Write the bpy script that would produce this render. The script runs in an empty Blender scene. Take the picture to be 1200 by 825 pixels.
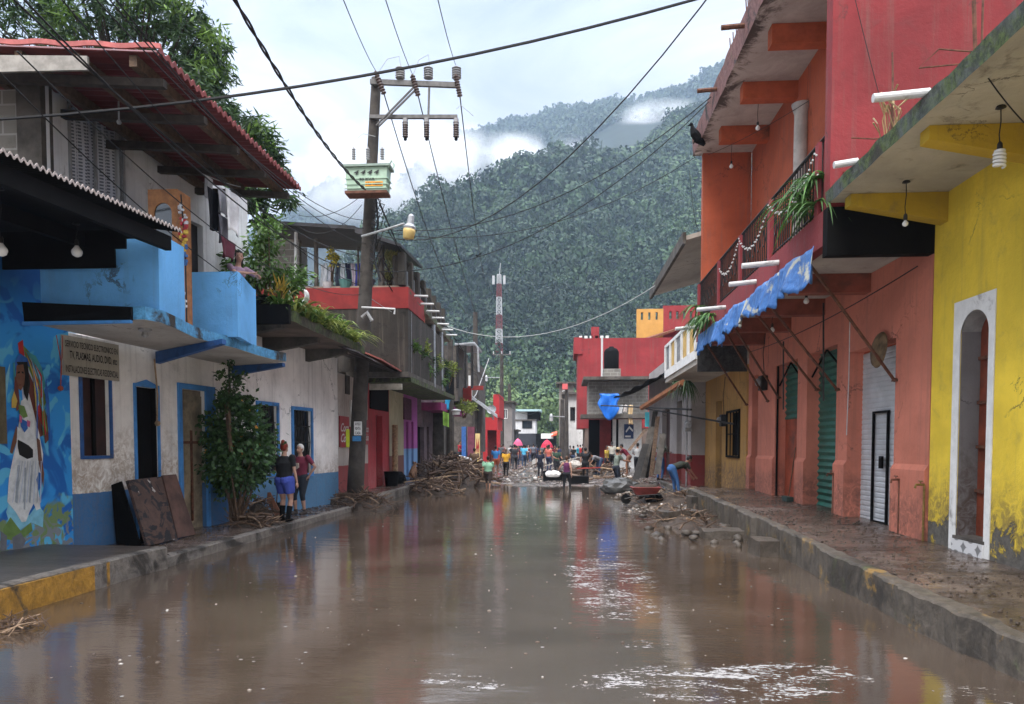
EXPOSURE = 1.9; HAZE = .00026; CLOUDS = 1; FOREST = 1.0; WBUMP = .013; VB = 2; ZEN = 5.8
import bpy, bmesh, math, random
import numpy as np
from mathutils import Vector, Matrix
from mathutils import noise as mnoise
R = math.radians
rnd = random.Random(7)
scene = bpy.context.scene
COL = scene.collection

# ------------------------------------------------------------------ camera
FPX, CAMZ, YAW, PITCH, SY = 870.0, 1.75, R(3.945), R(2.5), 145.5
CP = Vector((0, 0, CAMZ))
fw = Vector((-math.sin(YAW)*math.cos(PITCH), math.cos(YAW)*math.cos(PITCH), -math.sin(PITCH)))
rt = Vector((math.cos(YAW), math.sin(YAW), 0)); up = rt.cross(fw)
def ray(px, py): return fw + rt*((px-600)/FPX) + up*((412.5+SY-py)/FPX)
def onX(px, py, X): d = ray(px, py); return CP + d*(X/d.x)
def onY(px, py, Y): d = ray(px, py); return CP + d*(Y/d.y)
def onZ(px, py, Z): d = ray(px, py); return CP + d*((Z-CAMZ)/d.z)
cam = bpy.data.cameras.new('camera'); co = bpy.data.objects.new('camera', cam); COL.objects.link(co)
co.location = CP; co.rotation_euler = (math.pi/2-PITCH, 0, YAW)
cam.sensor_width = 36; cam.lens = FPX/1200*36; cam.shift_y = SY/1200; cam.clip_end = 20000; cam.clip_start = .05
scene.camera = co

class Frame:
    """a wall plane: s runs along it, d out of it, z up"""
    def __init__(s, o, d, out):
        s.o = Vector((o[0], o[1], 0)); s.d = Vector((d[0], d[1], 0)).normalized(); s.n = Vector((out[0], out[1], 0)).normalized()
    def p(s, a, d, z): return s.o + s.d*a + s.n*d + Vector((0, 0, z))
    def hit(s, px, py, d=0):
        r = ray(px, py); o = s.o + s.n*d
        t = (o-CP).dot(s.n)/r.dot(s.n); q = CP + r*t
        return (q-s.o).dot(s.d), q.z
    def rect(s, x0, y0, x1, y1, d=0):
        """pixel rect -> s0,s1,z0,z1 (vertical edges at x0,x1; heights read at the middle)"""
        xm = (x0+x1)/2
        a = s.hit(x0, 500, d)[0]; b = s.hit(x1, 500, d)[0]
        zt = s.hit(xm, y0, d)[1]; zb = s.hit(xm, y1, d)[1]
        return min(a, b), max(a, b), zb, zt
_d = Vector((-6.2+7.25, 20.2-10.5))
FL1 = Frame((-7.25, 10.5), _d, (_d.y, -_d.x))
FLb = Frame((-6.4, 0), (0, 1), (1, 0))
FR = Frame((4.95, 0), (0, 1), (-1, 0))
def FY(Y): return Frame((0, Y), (1, 0), (0, -1))
def FX(X, side): return Frame((X, 0), (0, 1), (-side, 0))
W = Frame((0, 0), (1, 0), (0, 1))     # plain world axes

# ------------------------------------------------------------------ scene graph
def tag(o, label=None, cat=None, group=None, kind=None):
    if label: o['label'] = label
    if cat: o['category'] = cat
    if group: o['group'] = group
    if kind: o['kind'] = kind
    return o
def thing(name, label, cat, loc, group=None, rz=0):
    o = bpy.data.objects.new(name, None); COL.objects.link(o); o.location = loc; o.rotation_euler.z = rz
    o.empty_display_size = .2
    return tag(o, label, cat, group)
def wloc(o):
    v = Vector((0, 0, 0))
    while o is not None:
        v = v + Vector(o.location); o = o.parent
    return v
class MB:
    def __init__(s): s.v = []; s.f = []; s.m = []
    def add(s, vs, fs, m=0):
        n = len(s.v); s.v.extend([tuple(v) for v in vs]); s.f.extend([tuple(i+n for i in f) for f in fs]); s.m.extend([m]*len(fs)); return s
    def hexa(s, p, m=0):
        return s.add(p, [(0, 3, 2, 1), (4, 5, 6, 7), (0, 1, 5, 4), (1, 2, 6, 5), (2, 3, 7, 6), (3, 0, 4, 7)], m)
    def box(s, a0, a1, d0, d1, z0, z1, fr=W, m=0):
        return s.hexa([fr.p(a0, d0, z0), fr.p(a1, d0, z0), fr.p(a1, d1, z0), fr.p(a0, d1, z0), fr.p(a0, d0, z1), fr.p(a1, d0, z1), fr.p(a1, d1, z1), fr.p(a0, d1, z1)], m)
    def prism(s, poly, ext, m=0):
        n = len(poly); ext = Vector(ext); a = [Vector(p) for p in poly]; b = [p+ext for p in a]
        return s.add(a+b, [tuple(range(n))[::-1], tuple(range(n, 2*n))]+[(i, (i+1) % n, n+(i+1) % n, n+i) for i in range(n)], m)
    def tube(s, pts, r, n=6, m=0, side=None):
        pts = [Vector(p) for p in pts]; k = len(pts)
        rr = r if isinstance(r, (list, tuple)) else [r]*k
        vs = []; ref = None
        for i, p in enumerate(pts):
            t = (pts[min(i+1, k-1)]-pts[max(i-1, 0)])
            t = t.normalized() if t.length > 1e-9 else Vector((0, 0, 1))
            if side is not None: a = Vector(side)
            elif ref is None: a = Vector((1, 0, 0)) if abs(t.x) < .8 else Vector((0, 1, 0))
            else: a = ref
            a = (a - t*a.dot(t)).normalized(); ref = a; b = t.cross(a)
            q = rr[i]; ra, rb = q if isinstance(q, tuple) else (q, q)
            for j in range(n):
                w = 2*math.pi*j/n; vs.append(p+a*math.cos(w)*ra+b*math.sin(w)*rb)
        fs = [(i*n+j, i*n+(j+1) % n, (i+1)*n+(j+1) % n, (i+1)*n+j) for i in range(k-1) for j in range(n)]
        fs += [tuple(range(n))[::-1], tuple(range((k-1)*n, k*n))]
        return s.add(vs, fs, m)
    def ball(s, c, r, n=10, m=0, axes=None):
        c = Vector(c); r = r if isinstance(r, tuple) else (r, r, r)
        vs = []; h = n//2
        for i in range(1, h):
            th = math.pi*i/h
            for j in range(n):
                w = 2*math.pi*j/n; vs.append(Vector((math.sin(th)*math.cos(w)*r[0], math.sin(th)*math.sin(w)*r[1], math.cos(th)*r[2])))
        T = len(vs); vs += [Vector((0, 0, r[2])), Vector((0, 0, -r[2]))]
        fs = [(i*n+j, (i+1)*n+j, (i+1)*n+(j+1) % n, i*n+(j+1) % n) for i in range(h-2) for j in range(n)]
        fs += [(T, j, (j+1) % n) for j in range(n)] + [(T+1, (h-2)*n+(j+1) % n, (h-2)*n+j) for j in range(n)]
        if axes is not None: vs = [axes @ v for v in vs]
        return s.add([c+v for v in vs], fs, m)
    def lathe(s, prof, c, n=12, m=0, axis=None):
        c = Vector(c); vs = []
        for r, z in prof:
            for j in range(n):
                w = 2*math.pi*j/n; v = Vector((r*math.cos(w), r*math.sin(w), z)); vs.append(c+(axis @ v if axis else v))
        k = len(prof); fs = [(i*n+j, i*n+(j+1) % n, (i+1)*n+(j+1) % n, (i+1)*n+j) for i in range(k-1) for j in range(n)]
        fs += [tuple(range(n))[::-1], tuple(range((k-1)*n, k*n))]
        return s.add(vs, fs, m)
    def grid(s, fn, nu, nv, m=0):
        vs = [fn(i/nu, j/nv) for i in range(nu+1) for j in range(nv+1)]; k = nv+1
        return s.add(vs, [(i*k+j, (i+1)*k+j, (i+1)*k+j+1, i*k+j+1) for i in range(nu) for j in range(nv)], m)
    def build(s, name, mats, parent=None, loc=None, smooth=False, bevel=0):
        base = wloc(parent) if parent else Vector(loc or (0, 0, 0))
        me = bpy.data.meshes.new(name)
        me.from_pydata([tuple(Vector(v)-base) for v in s.v], [], s.f)
        for mt in (mats if isinstance(mats, (list, tuple)) else [mats]): me.materials.append(mt)
        if any(s.m): me.polygons.foreach_set('material_index', s.m)
        if smooth: me.polygons.foreach_set('use_smooth', [True]*len(s.f))
        bm = bmesh.new(); bm.from_mesh(me); bmesh.ops.recalc_face_normals(bm, faces=bm.faces); bm.to_mesh(me); bm.free()
        o = bpy.data.objects.new(name, me); COL.objects.link(o)
        if parent: o.parent = parent
        else: o.location = base
        if bevel:
            b = o.modifiers.new('bevel', 'BEVEL'); b.width = bevel; b.segments = 2; b.limit_method = 'ANGLE'
        return o
def build_split(mb, name, mat, parent, merge=None, **kw):
    """every loose piece of the builder becomes a part of its own"""
    p = list(range(len(mb.v)))
    def find(i):
        while p[i] != i: p[i] = p[p[i]]; i = p[i]
        return i
    for f in mb.f:
        r = find(f[0])
        for i in f[1:]: p[find(i)] = r
    if merge:       # glue pieces whose bounding boxes come near each other
        bb = {}
        for i, v in enumerate(mb.v):
            b = bb.setdefault(find(i), [list(v), list(v)])
            for k in range(3): b[0][k] = min(b[0][k], v[k]); b[1][k] = max(b[1][k], v[k])
        ks = list(bb)
        for i, a in enumerate(ks):
            for b in ks[i+1:]:
                if all(bb[a][0][k]-merge <= bb[b][1][k] and bb[b][0][k]-merge <= bb[a][1][k] for k in range(3)): p[find(b)] = find(a)
    gr = {}
    for f, m in zip(mb.f, mb.m): gr.setdefault(find(f[0]), []).append((f, m))
    out = []
    for g in gr.values():
        q = MB(); mp = {}
        for f, m in g:
            ff = []
            for i in f:
                if i not in mp: mp[i] = len(q.v); q.v.append(mb.v[i])
                ff.append(mp[i])
            q.f.append(tuple(ff)); q.m.append(m)
        out.append(q.build(name, mat, parent, **kw))
    return out
def np_mesh(name, V, F, mats, parent=None, loc=(0, 0, 0), smooth=False, attr=None):
    """V (n,3), F (m,k) numpy"""
    base = np.array(wloc(parent) if parent else Vector(loc)); me = bpy.data.meshes.new(name)
    n, k = F.shape; me.vertices.add(len(V)); me.vertices.foreach_set('co', (V-base).astype(np.float32).ravel())
    me.loops.add(n*k); me.loops.foreach_set('vertex_index', F.astype(np.int32).ravel())
    me.polygons.add(n); me.polygons.foreach_set('loop_start', (np.arange(n)*k).astype(np.int32))
    if smooth: me.polygons.foreach_set('use_smooth', [True]*n)
    if attr is not None:
        a = me.attributes.new('tint', 'FLOAT', 'POINT'); a.data.foreach_set('value', attr.astype(np.float32))
    me.update(calc_edges=True)
    for mt in (mats if isinstance(mats, (list, tuple)) else [mats]): me.materials.append(mt)
    o = bpy.data.objects.new(name, me); COL.objects.link(o)
    if parent: o.parent = parent
    else: o.location = loc
    return o
def wall(mb, fr, s0, s1, z0, z1, th, holes=(), d=0, m=0):
    ss = sorted({s0, s1, *[min(max(h[i], s0), s1) for h in holes for i in (0, 1)]}); zz = sorted({z0, z1, *[min(max(h[i], z0), z1) for h in holes for i in (2, 3)]})
    for a, b in zip(ss, ss[1:]):
        for c, e in zip(zz, zz[1:]):
            am, zm = (a+b)/2, (c+e)/2
            if any(h[0] < am < h[1] and h[2] < zm < h[3] for h in holes) or b-a < 1e-4 or e-c < 1e-4: continue
            mb.box(a, b, d-th, d, c, e, fr, m)
    return mb
def arch_fill(mb, fr, h, rise, th, d=0, m=0, n=10, eps=.004):
    a, b, z0, z1 = h; c = (a+b)/2; hw = (b-a)/2
    for sgn in (-1, 1):
        pts = [fr.p(c+sgn*hw, d-eps, z1)]
        for i in range(n+1):
            w = math.pi/2*i/n
            pts.append(fr.p(c+sgn*hw*math.cos(w), d-eps, z1-rise+rise*math.sin(w)))
        mb.prism(pts, -fr.n*(th-2*eps), m)
def wire_pts(a, b, sag, n=14):
    a = Vector(a); b = Vector(b)
    return [a.lerp(b, i/n)-Vector((0, 0, sag*4*(i/n)*(1-i/n))) for i in range(n+1)]

# ------------------------------------------------------------------ materials
def lin(c):
    f = lambda x: x/12.92 if x <= .04045 else ((x+.055)/1.055)**2.4
    return tuple(f(x/255) for x in c)
def c4(c): return tuple(c[:3])+(1,)
class NT:
    def __init__(s, name):
        s.mat = bpy.data.materials.new(name); s.mat.use_nodes = True; s.t = s.mat.node_tree; s.b = s.t.nodes['Principled BSDF']
        s.b.inputs['Specular IOR Level'].default_value = .3
        g = s.t.nodes.new('ShaderNodeNewGeometry'); s.pos = g.outputs['Position']; s.isl = g.outputs['Random Per Island']; s.nrm = g.outputs['Normal']
        x = s.t.nodes.new('ShaderNodeSeparateXYZ'); s.t.links.new(s.pos, x.inputs[0]); s.x, s.y, s.z = x.outputs
    def ln(s, a, b):
        if isinstance(a, bpy.types.NodeSocket): s.t.links.new(a, b)
        else: b.default_value = a
    def math(s, op, a, b=0, c=0, clamp=False):
        n = s.t.nodes.new('ShaderNodeMath'); n.operation = op; n.use_clamp = clamp
        s.ln(a, n.inputs[0]); s.ln(b, n.inputs[1])
        if op in ('MULTIPLY_ADD', 'SMOOTH_MIN', 'COMPARE'): s.ln(c, n.inputs[2])
        return n.outputs[0]
    def noise(s, scale, detail=6, rough=.6, dist=0, stretch=None):
        n = s.t.nodes.new('ShaderNodeTexNoise'); n.inputs['Scale'].default_value = scale; n.inputs['Detail'].default_value = detail
        n.inputs['Roughness'].default_value = rough; n.inputs['Distortion'].default_value = dist
        v = s.pos
        if stretch:
            mp = s.t.nodes.new('ShaderNodeMapping'); mp.inputs['Scale'].default_value = stretch; s.ln(s.pos, mp.inputs[0]); v = mp.outputs[0]
        s.ln(v, n.inputs['Vector']); return n.outputs['Fac']
    def step(s, v, a, b):
        n = s.t.nodes.new('ShaderNodeMapRange'); n.interpolation_type = 'SMOOTHSTEP'
        s.ln(v, n.inputs[0]); s.ln(a, n.inputs[1]); s.ln(b, n.inputs[2]); return n.outputs[0]
    def mix(s, f, a, b, mode='MIX'):
        n = s.t.nodes.new('ShaderNodeMix'); n.data_type = 'RGBA'; n.blend_type = mode
        s.ln(f, n.inputs[0])
        for v, i in ((a, 6), (b, 7)):
            if isinstance(v, bpy.types.NodeSocket): s.t.links.new(v, n.inputs[i])
            else: n.inputs[i].default_value = c4(v)
        return n.outputs[2]
    def ramp(s, f, stops):
        n = s.t.nodes.new('ShaderNodeValToRGB'); e = n.color_ramp.elements
        while len(e) < len(stops): e.new(.5)
        for k, (p, c) in zip(e, stops): k.position = p; k.color = c4(c)
        s.ln(f, n.inputs[0]); return n.outputs[0]
    def bump(s, h, strength=.3, dist=.02):
        n = s.t.nodes.new('ShaderNodeBump'); n.inputs['Strength'].default_value = strength; n.inputs['Distance'].default_value = dist
        s.ln(h, n.inputs['Height']); s.t.links.new(n.outputs[0], s.b.inputs['Normal']); return n
    def out(s, col=None, rough=.8, metal=0):
        if col is not None:
            if isinstance(col, bpy.types.NodeSocket): s.t.links.new(col, s.b.inputs['Base Color'])
            else: s.b.inputs['Base Color'].default_value = c4(col)
        s.ln(rough, s.b.inputs['Roughness']); s.b.inputs['Metallic'].default_value = metal; return s.mat
def plain(name, c, rough=.7, var=.25, scale=6, metal=0, bump=.15, grime=0, bd=.01):
    n = NT(name); c = lin(c) if max(c) > 1 else c
    dark = tuple(x*(1-var) for x in c); lite = tuple(min(1, x*(1+var*.6)) for x in c)
    f = n.noise(scale, 7, .65); col = n.mix(n.step(f, .3, .7), dark, lite)
    if grime:
        g = n.step(n.noise(scale*.35, 9, .7, .6), .62-grime*.3, .72)
        col = n.mix(n.math('MULTIPLY', g, .75), col, (.055, .045, .035))
    if bump: n.bump(n.noise(scale*5, 6, .7), bump, bd)
    return n.out(col, rough, metal)
MUD = (.115, .075, .05)
def paint(name, c, dado=None, mud=None, peel=None, streak=.35, rough=.85, grime=.35, sub=(.22, .2, .18), ztop=None):
    """painted render: dado=(height, colour); mud=(height, softness, colour); peel=(height, amount, colour); ztop=soffit height for damp blackening"""
    n = NT(name); c = lin(c) if max(c) > 1 else c
    big = n.noise(.55, 8, .62, .4); fine = n.noise(14, 6, .7); mid = n.noise(3.1, 8, .68, .5)
    col = n.mix(n.step(big, .32, .68), tuple(x*.74 for x in c), tuple(min(1, x*1.08) for x in c))
    if dado:
        dc = lin(dado[1]) if max(dado[1]) > 1 else dado[1]
        zz = n.math('ADD', n.z, n.math('MULTIPLY', n.math('SUBTRACT', mid, .5), .05))
        col = n.mix(n.math('LESS_THAN', zz, dado[0]), col, n.mix(n.step(big, .3, .7), tuple(x*.8 for x in dc), dc))
    st = n.noise(1.0, 7, .7, .3, (7, 7, .32))
    col = n.mix(n.math('MULTIPLY', n.step(st, .48, .76), streak), col, (.12, .1, .085))
    col = n.mix(n.math('MULTIPLY', n.step(mid, .54, .74), grime), col, tuple(x*.45 for x in sub))
    if mud:
        lo = mud[0]-mud[1]
        zz = n.math('ADD', n.z, n.math('MULTIPLY', n.math('SUBTRACT', n.noise(2.2, 9, .75, .8, (1, 1, .5)), .5), mud[1]*2.2))
        mf = n.math('SUBTRACT', 1, n.step(zz, lo, mud[0]))
        mf = n.math('MULTIPLY', mf, n.step(n.noise(7, 8, .75, 1.2), .34, .6))
        if dado: mf = n.math('MULTIPLY', mf, n.math('MULTIPLY_ADD', n.math('GREATER_THAN', n.z, dado[0]), .8, .2))
        col = n.mix(n.math('MULTIPLY', mf, mud[3] if len(mud) > 3 else .85), col, mud[2] if len(mud) > 2 else MUD)
    h = n.math('MULTIPLY', n.math('ADD', fine, mid), .7)
    vv = n.t.nodes.new('ShaderNodeTexVoronoi'); vv.feature = 'DISTANCE_TO_EDGE'; vv.inputs['Scale'].default_value = .55
    dv = n.t.nodes.new('ShaderNodeVectorMath'); dv.operation = 'ADD'; cz = n.t.nodes.new('ShaderNodeCombineXYZ'); n.ln(n.math('MULTIPLY', mid, 1.6), cz.inputs[0]); n.ln(n.math('MULTIPLY', big, 1.3), cz.inputs[2]); n.t.links.new(n.pos, dv.inputs[0]); n.t.links.new(cz.outputs[0], dv.inputs[1]); n.t.links.new(dv.outputs[0], vv.inputs['Vector'])
    ck = n.math('MULTIPLY', n.math('LESS_THAN', vv.outputs['Distance'], .006), n.step(big, .5, .6))
    col = n.mix(n.math('MULTIPLY', ck, .75), col, (.04, .035, .03)); h = n.math('SUBTRACT', h, ck)
    if peel:
        zz = n.step(n.z, 0, peel[0])
        th = n.math('ADD', n.math('MULTIPLY', zz, 1.0-peel[1]), n.math('MULTIPLY', n.noise(2.4, 9, .72, .5), 1.0))
        pm = n.math('SUBTRACT', 1, n.step(th, peel[1]+.12, peel[1]+.16))
        col = n.mix(pm, col, n.mix(n.step(fine, .35, .65), tuple(x*.6 for x in peel[2]), peel[2]))
        h = n.math('SUBTRACT', fine, n.math('MULTIPLY', pm, 1.5))
    if ztop:
        zz = n.math('ADD', n.z, n.math('MULTIPLY', n.math('SUBTRACT', mid, .5), 1.1))
        col = n.mix(n.math('MULTIPLY', n.step(zz, ztop-.25, ztop+.1), .7), col, (.05, .045, .04))
    n.bump(n.math('ADD', h, n.math('MULTIPLY', big, 2)), .6, .02)
    return n.out(col, rough)
def mossy(name, base, moss=.5, yellow=0, wet=.6, ylo=.5):
    n = NT(name); base = lin(base) if max(base) > 1 else base
    a = n.noise(2.3, 9, .7, .4); b = n.noise(9, 8, .75); c = n.noise(1.2, 6, .65, .7)
    col = n.mix(n.step(b, .3, .7), tuple(x*.55 for x in base), tuple(x*1.25 for x in base))
    col = n.mix(n.step(c, .5, .62), col, (.035, .03, .025))
    if yellow: col = n.mix(n.math('MULTIPLY', n.step(n.noise(1.3, 9, .78, .3), ylo, ylo+.05), yellow), col, (.42, .24, .04))
    col = n.mix(n.math('MULTIPLY', n.step(a, 1-moss-.1, 1-moss+.12), .9), col, n.mix(n.step(b, .4, .6), (.02, .035, .012), (.09, .13, .03)))
    n.bump(n.math('ADD', n.math('MULTIPLY', a, 2), b), .8, .03)
    return n.out(col, wet)
def leafmat(name, a, b, c=None, rough=.55):
    n = NT(name); a, b = [lin(x) if max(x) > 1 else x for x in (a, b)]
    st = [(0, a), (.6, b)] + ([(.93, b), (.95, c)] if c else [(1, tuple(x*1.5 for x in b))])
    col = n.ramp(n.isl, st); n.out(col, rough)
    n.b.inputs['Specular IOR Level'].default_value = .35
    # thin leaf: part of the light goes through
    tr = n.t.nodes.new('ShaderNodeBsdfTranslucent'); n.t.links.new(col, tr.inputs[0]); mx = n.t.nodes.new('ShaderNodeMixShader'); mx.inputs[0].default_value = .25
    n.t.links.new(n.b.outputs[0], mx.inputs[1]); n.t.links.new(tr.outputs[0], mx.inputs[2]); n.t.links.new(mx.outputs[0], n.t.nodes['Material Output'].inputs[0])
    return n.mat
def corrug(name, c, rust=.4, rough=.55, metal=.3):
    return plain(name, c, rough, .35, 3, metal, .1, rust)
_M = 0
M = dict(
 concrete=plain('concrete', (.2, .185, .165), .85, .4, 4, grime=.5, bump=.4),
 darkconc=plain('dark_concrete', (.09, .08, .07), .85, .5, 3, grime=.6, bump=.5),
 soffit=paint('soffit_plaster', (.42, .38, .33), grime=.5, streak=.15),
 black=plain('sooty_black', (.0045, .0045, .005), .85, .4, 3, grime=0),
 hole=plain('dark_interior', (.004, .0035, .003), .9, .3, 3),
 steel=plain('dark_steel', (.03, .028, .027), .5, .4, 9, .5),
 rust=plain('rusty_iron', (.12, .05, .03), .75, .5, 14),
 galv=plain('galvanised', (.35, .36, .37), .45, .25, 9, .6),
 wirem=plain('black_cable', (.012, .012, .013), .6, .1, 3, bump=0),
 wiregrey=plain('grey_cable', (.3, .31, .3), .5, .1, 3, bump=0),
 pvc=plain('white_pvc', (.5, .5, .49), .45, .12, 12, grime=.15),
 wood=plain('old_wood', (.11, .07, .045), .8, .5, 11, bump=.5),
 palewood=plain('pale_wood', (.32, .22, .13), .8, .4, 11, bump=.5),
 orangewood=plain('varnished_wood', (.33, .14, .05), .45, .35, 8),
 blue=plain('blue_paint', lin((70, 130, 190)), .7, .2, 5, grime=.2),
 dkblue=plain('dark_blue_paint', lin((45, 85, 140)), .7, .25, 5, grime=.3),
 white=plain('white_paint', (.7, .7, .68), .7, .12, 6, grime=.15),
 glass=plain('dark_glass', (.02, .025, .03), .08, .1, 2, bump=0),
 bulb=plain('white_lamp_glass', (.75, .75, .72), .25, .03, 4, bump=0),
 porcelain=plain('brown_porcelain', (.09, .06, .05), .3, .2, 9, bump=0),
 greypor=plain('grey_porcelain', (.28, .28, .28), .35, .2, 9, bump=0),
)

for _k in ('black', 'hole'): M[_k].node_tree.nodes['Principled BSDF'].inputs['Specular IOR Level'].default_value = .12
# ------------------------------------------------------------------ world, sun, haze
SUN_EL, SUN_ROT = R(58), R(200)
w = bpy.data.worlds.new('World'); scene.world = w; w.use_nodes = True; nt = w.node_tree; bg = nt.nodes['Background']
sky = nt.nodes.new('ShaderNodeTexSky'); sky.sky_type = 'NISHITA'; sky.sun_disc = False; sky.sun_elevation = SUN_EL; sky.sun_rotation = SUN_ROT
sky.air_density = 1.5; sky.dust_density = 4
tc = nt.nodes.new('ShaderNodeTexCoord')
mp = nt.nodes.new('ShaderNodeMapping'); mp.inputs['Scale'].default_value = (1, 1, 2.6); nt.links.new(tc.outputs['Generated'], mp.inputs[0])
def wn(scale, det, ro, dist):
    n = nt.nodes.new('ShaderNodeTexNoise'); nt.links.new(mp.outputs[0], n.inputs['Vector'])
    n.inputs['Scale'].default_value = scale; n.inputs['Detail'].default_value = det; n.inputs['Roughness'].default_value = ro; n.inputs['Distortion'].default_value = dist
    return n.outputs['Fac']
rp = nt.nodes.new('ShaderNodeValToRGB'); e = rp.color_ramp.elements; e.new(.5)
SK = 2.8
for k, (p, c) in zip(e, [(.33, (.52, .56, .66)), (.48, (.77, .80, .89)), (.62, (1.06, 1.05, 1.09))]): k.position = p; k.color = c4(tuple(x for x in c))
nt.links.new(wn(2.7, 8, .58, .9), rp.inputs[0])
sc = nt.nodes.new('ShaderNodeVectorMath'); sc.operation = 'SCALE'; sc.inputs['Scale'].default_value = SK; nt.links.new(rp.outputs[0], sc.inputs[0])
mx = nt.nodes.new('ShaderNodeMix'); mx.data_type = 'RGBA'; mx.inputs[0].default_value = .96
nt.links.new(sky.outputs[0], mx.inputs[6]); nt.links.new(sc.outputs[0], mx.inputs[7])
# an overcast sky is brightest overhead
sx = nt.nodes.new('ShaderNodeSeparateXYZ'); nt.links.new(tc.outputs['Generated'], sx.inputs[0]); zr = nt.nodes.new('ShaderNodeMapRange'); zr.interpolation_type = 'SMOOTHSTEP'
zr.inputs[1].default_value = .5; zr.inputs[2].default_value = .92; zr.inputs[3].default_value = 1; zr.inputs[4].default_value = ZEN; nt.links.new(sx.outputs[2], zr.inputs[0])
s2 = nt.nodes.new('ShaderNodeVectorMath'); s2.operation = 'SCALE'; nt.links.new(mx.outputs[2], s2.inputs[0]); nt.links.new(zr.outputs[0], s2.inputs['Scale']); ym = nt.nodes.new('ShaderNodeMapRange'); ym.interpolation_type = 'SMOOTHSTEP'; ym.inputs[1].default_value = .3; ym.inputs[2].default_value = -.8; ym.inputs[3].default_value = 1; ym.inputs[4].default_value = 1.25; nt.links.new(sx.outputs[1], ym.inputs[0])
s3 = nt.nodes.new('ShaderNodeVectorMath'); s3.operation = 'SCALE'; nt.links.new(s2.outputs[0], s3.inputs[0]); nt.links.new(ym.outputs[0], s3.inputs['Scale']); nt.links.new(s3.outputs[0], bg.inputs[0])
bg.inputs[1].default_value = .1
sl = bpy.data.lights.new('sun', 'SUN'); so = bpy.data.objects.new('sun', sl); COL.objects.link(so)
sl.energy = .9; sl.angle = R(30); sl.color = (1, .97, .93)
# sky sun direction: rotation measured from +Y towards +X
sd = Vector((math.sin(SUN_ROT)*math.cos(SUN_EL), math.cos(SUN_ROT)*math.cos(SUN_EL), math.sin(SUN_EL)))
so.rotation_euler = sd.to_track_quat('Z', 'Y').to_euler()
vs = scene.view_settings; vs.view_transform = 'Standard'; vs.look = 'None'; vs.gamma = 1; vs.use_curve_mapping = False; vs.exposure = EXPOSURE
scene.cycles.volume_step_rate = 4; scene.cycles.volume_max_steps = 64
scene.cycles.max_bounces = 5; scene.cycles.diffuse_bounces = 3; scene.cycles.glossy_bounces = 3; scene.cycles.transmission_bounces = 3; scene.cycles.transparent_max_bounces = 12; scene.cycles.volume_bounces = VB

if HAZE:
    n = NT('haze_air'); t = n.t; t.nodes.remove(n.b); v = t.nodes.new('ShaderNodeVolumePrincipled')
    v.inputs['Color'].default_value = (.60, .78, 1, 1); v.inputs['Density'].default_value = HAZE; v.inputs['Anisotropy'].default_value = .2
    t.links.new(v.outputs[0], t.nodes['Material Output'].inputs['Volume'])
    hz = MB().box(-1500, 1500, -60, 1500, -3, 840).build('haze', n.mat, loc=(0, 0, 0)); tag(hz, 'thin bluish rain haze filling the valley', kind='stuff')

# ------------------------------------------------------------------ ground
def fbm(x, y, s, o=4):
    return mnoise.fractal(Vector((x*s, y*s, 3.7)), .9, 2.0, o)
gm = plain('muddy_earth', (.09, .062, .042), .75, .4, .8, bump=.6, bd=.05)
g = MB().box(-1470, 1470, -56, 1470, -1.4, -1.2).build('ground', gm); tag(g, 'bare muddy ground', kind='structure')
# road bed: flooded in front, wet mud further on
n = NT('wet_mud'); a = n.noise(1.4, 9, .7, .5); b = n.noise(8, 8, .7)
col = n.mix(n.step(b, .3, .7), (.075, .055, .042), (.24, .21, .185))
pud = n.step(a, .36, .46)
n.bump(n.math('MULTIPLY', n.math('ADD', b, a), n.math('SUBTRACT', 1.05, pud)), .8, .05)
wetmud = n.out(n.mix(pud, col, (.13, .11, .10)), n.math('MULTIPLY_ADD', pud, -.43, .5))
n.b.inputs['Specular IOR Level'].default_value = .6
def streetx(Y):   # centre line bends left beyond the flooded stretch
    return -1.1 - max(0, Y-38)*.052
def roadz(x, Y):
    z = -.22
    z += .27*min(1, max(0, (Y-27.5-1.2*fbm(x, Y, .35))/4))
    rb = min(1, max(0, (x-1.2+1.0*fbm(x+9, Y, .5))/1.6)) * min(1, max(0, (Y-13.5)/6)); z += .26*rb
    lb = min(1, max(0, (-x-4.6+.6*fbm(x, Y+7, .6))/.8)) * min(1, max(0, (Y-17)/3)); z += .2*lb
    return z + .05*fbm(x, Y, 1.3, 6) + .02*fbm(x, Y, 5, 3)
mb = MB(); mb.grid(lambda u, v: (lambda x, y: Vector((x, y, roadz(x, y))))(-9+18*v, -4+74*u), 330, 90)
road = mb.build('road', wetmud, smooth=True); tag(road, 'mud covered street bed', kind='structure')
mb = MB(); mb.grid(lambda u, v: (lambda x, y: Vector((x, y, .02+.06*fbm(x, y, .3))))(-30+60*v, 69+190*u), 60, 30)
r2 = mb.build('far_road', wetmud, smooth=True); tag(r2, 'wet far end of the street', kind='structure')
# water
n = NT('muddy_water'); t = n.t
f1 = n.noise(1.3, 3, .5, .3, (.55, 1.5, 1)); f2 = n.noise(5.5, 4, .6, .2, (.5, 1.6, 1)); f3 = n.noise(.35, 4, .6, .5)
f4 = n.noise(26, 4, .7, .2, (.6, 1.3, 1))
col = n.mix(n.step(f3, .35, .65), (.045, .032, .023), (.070, .052, .039))
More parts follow.
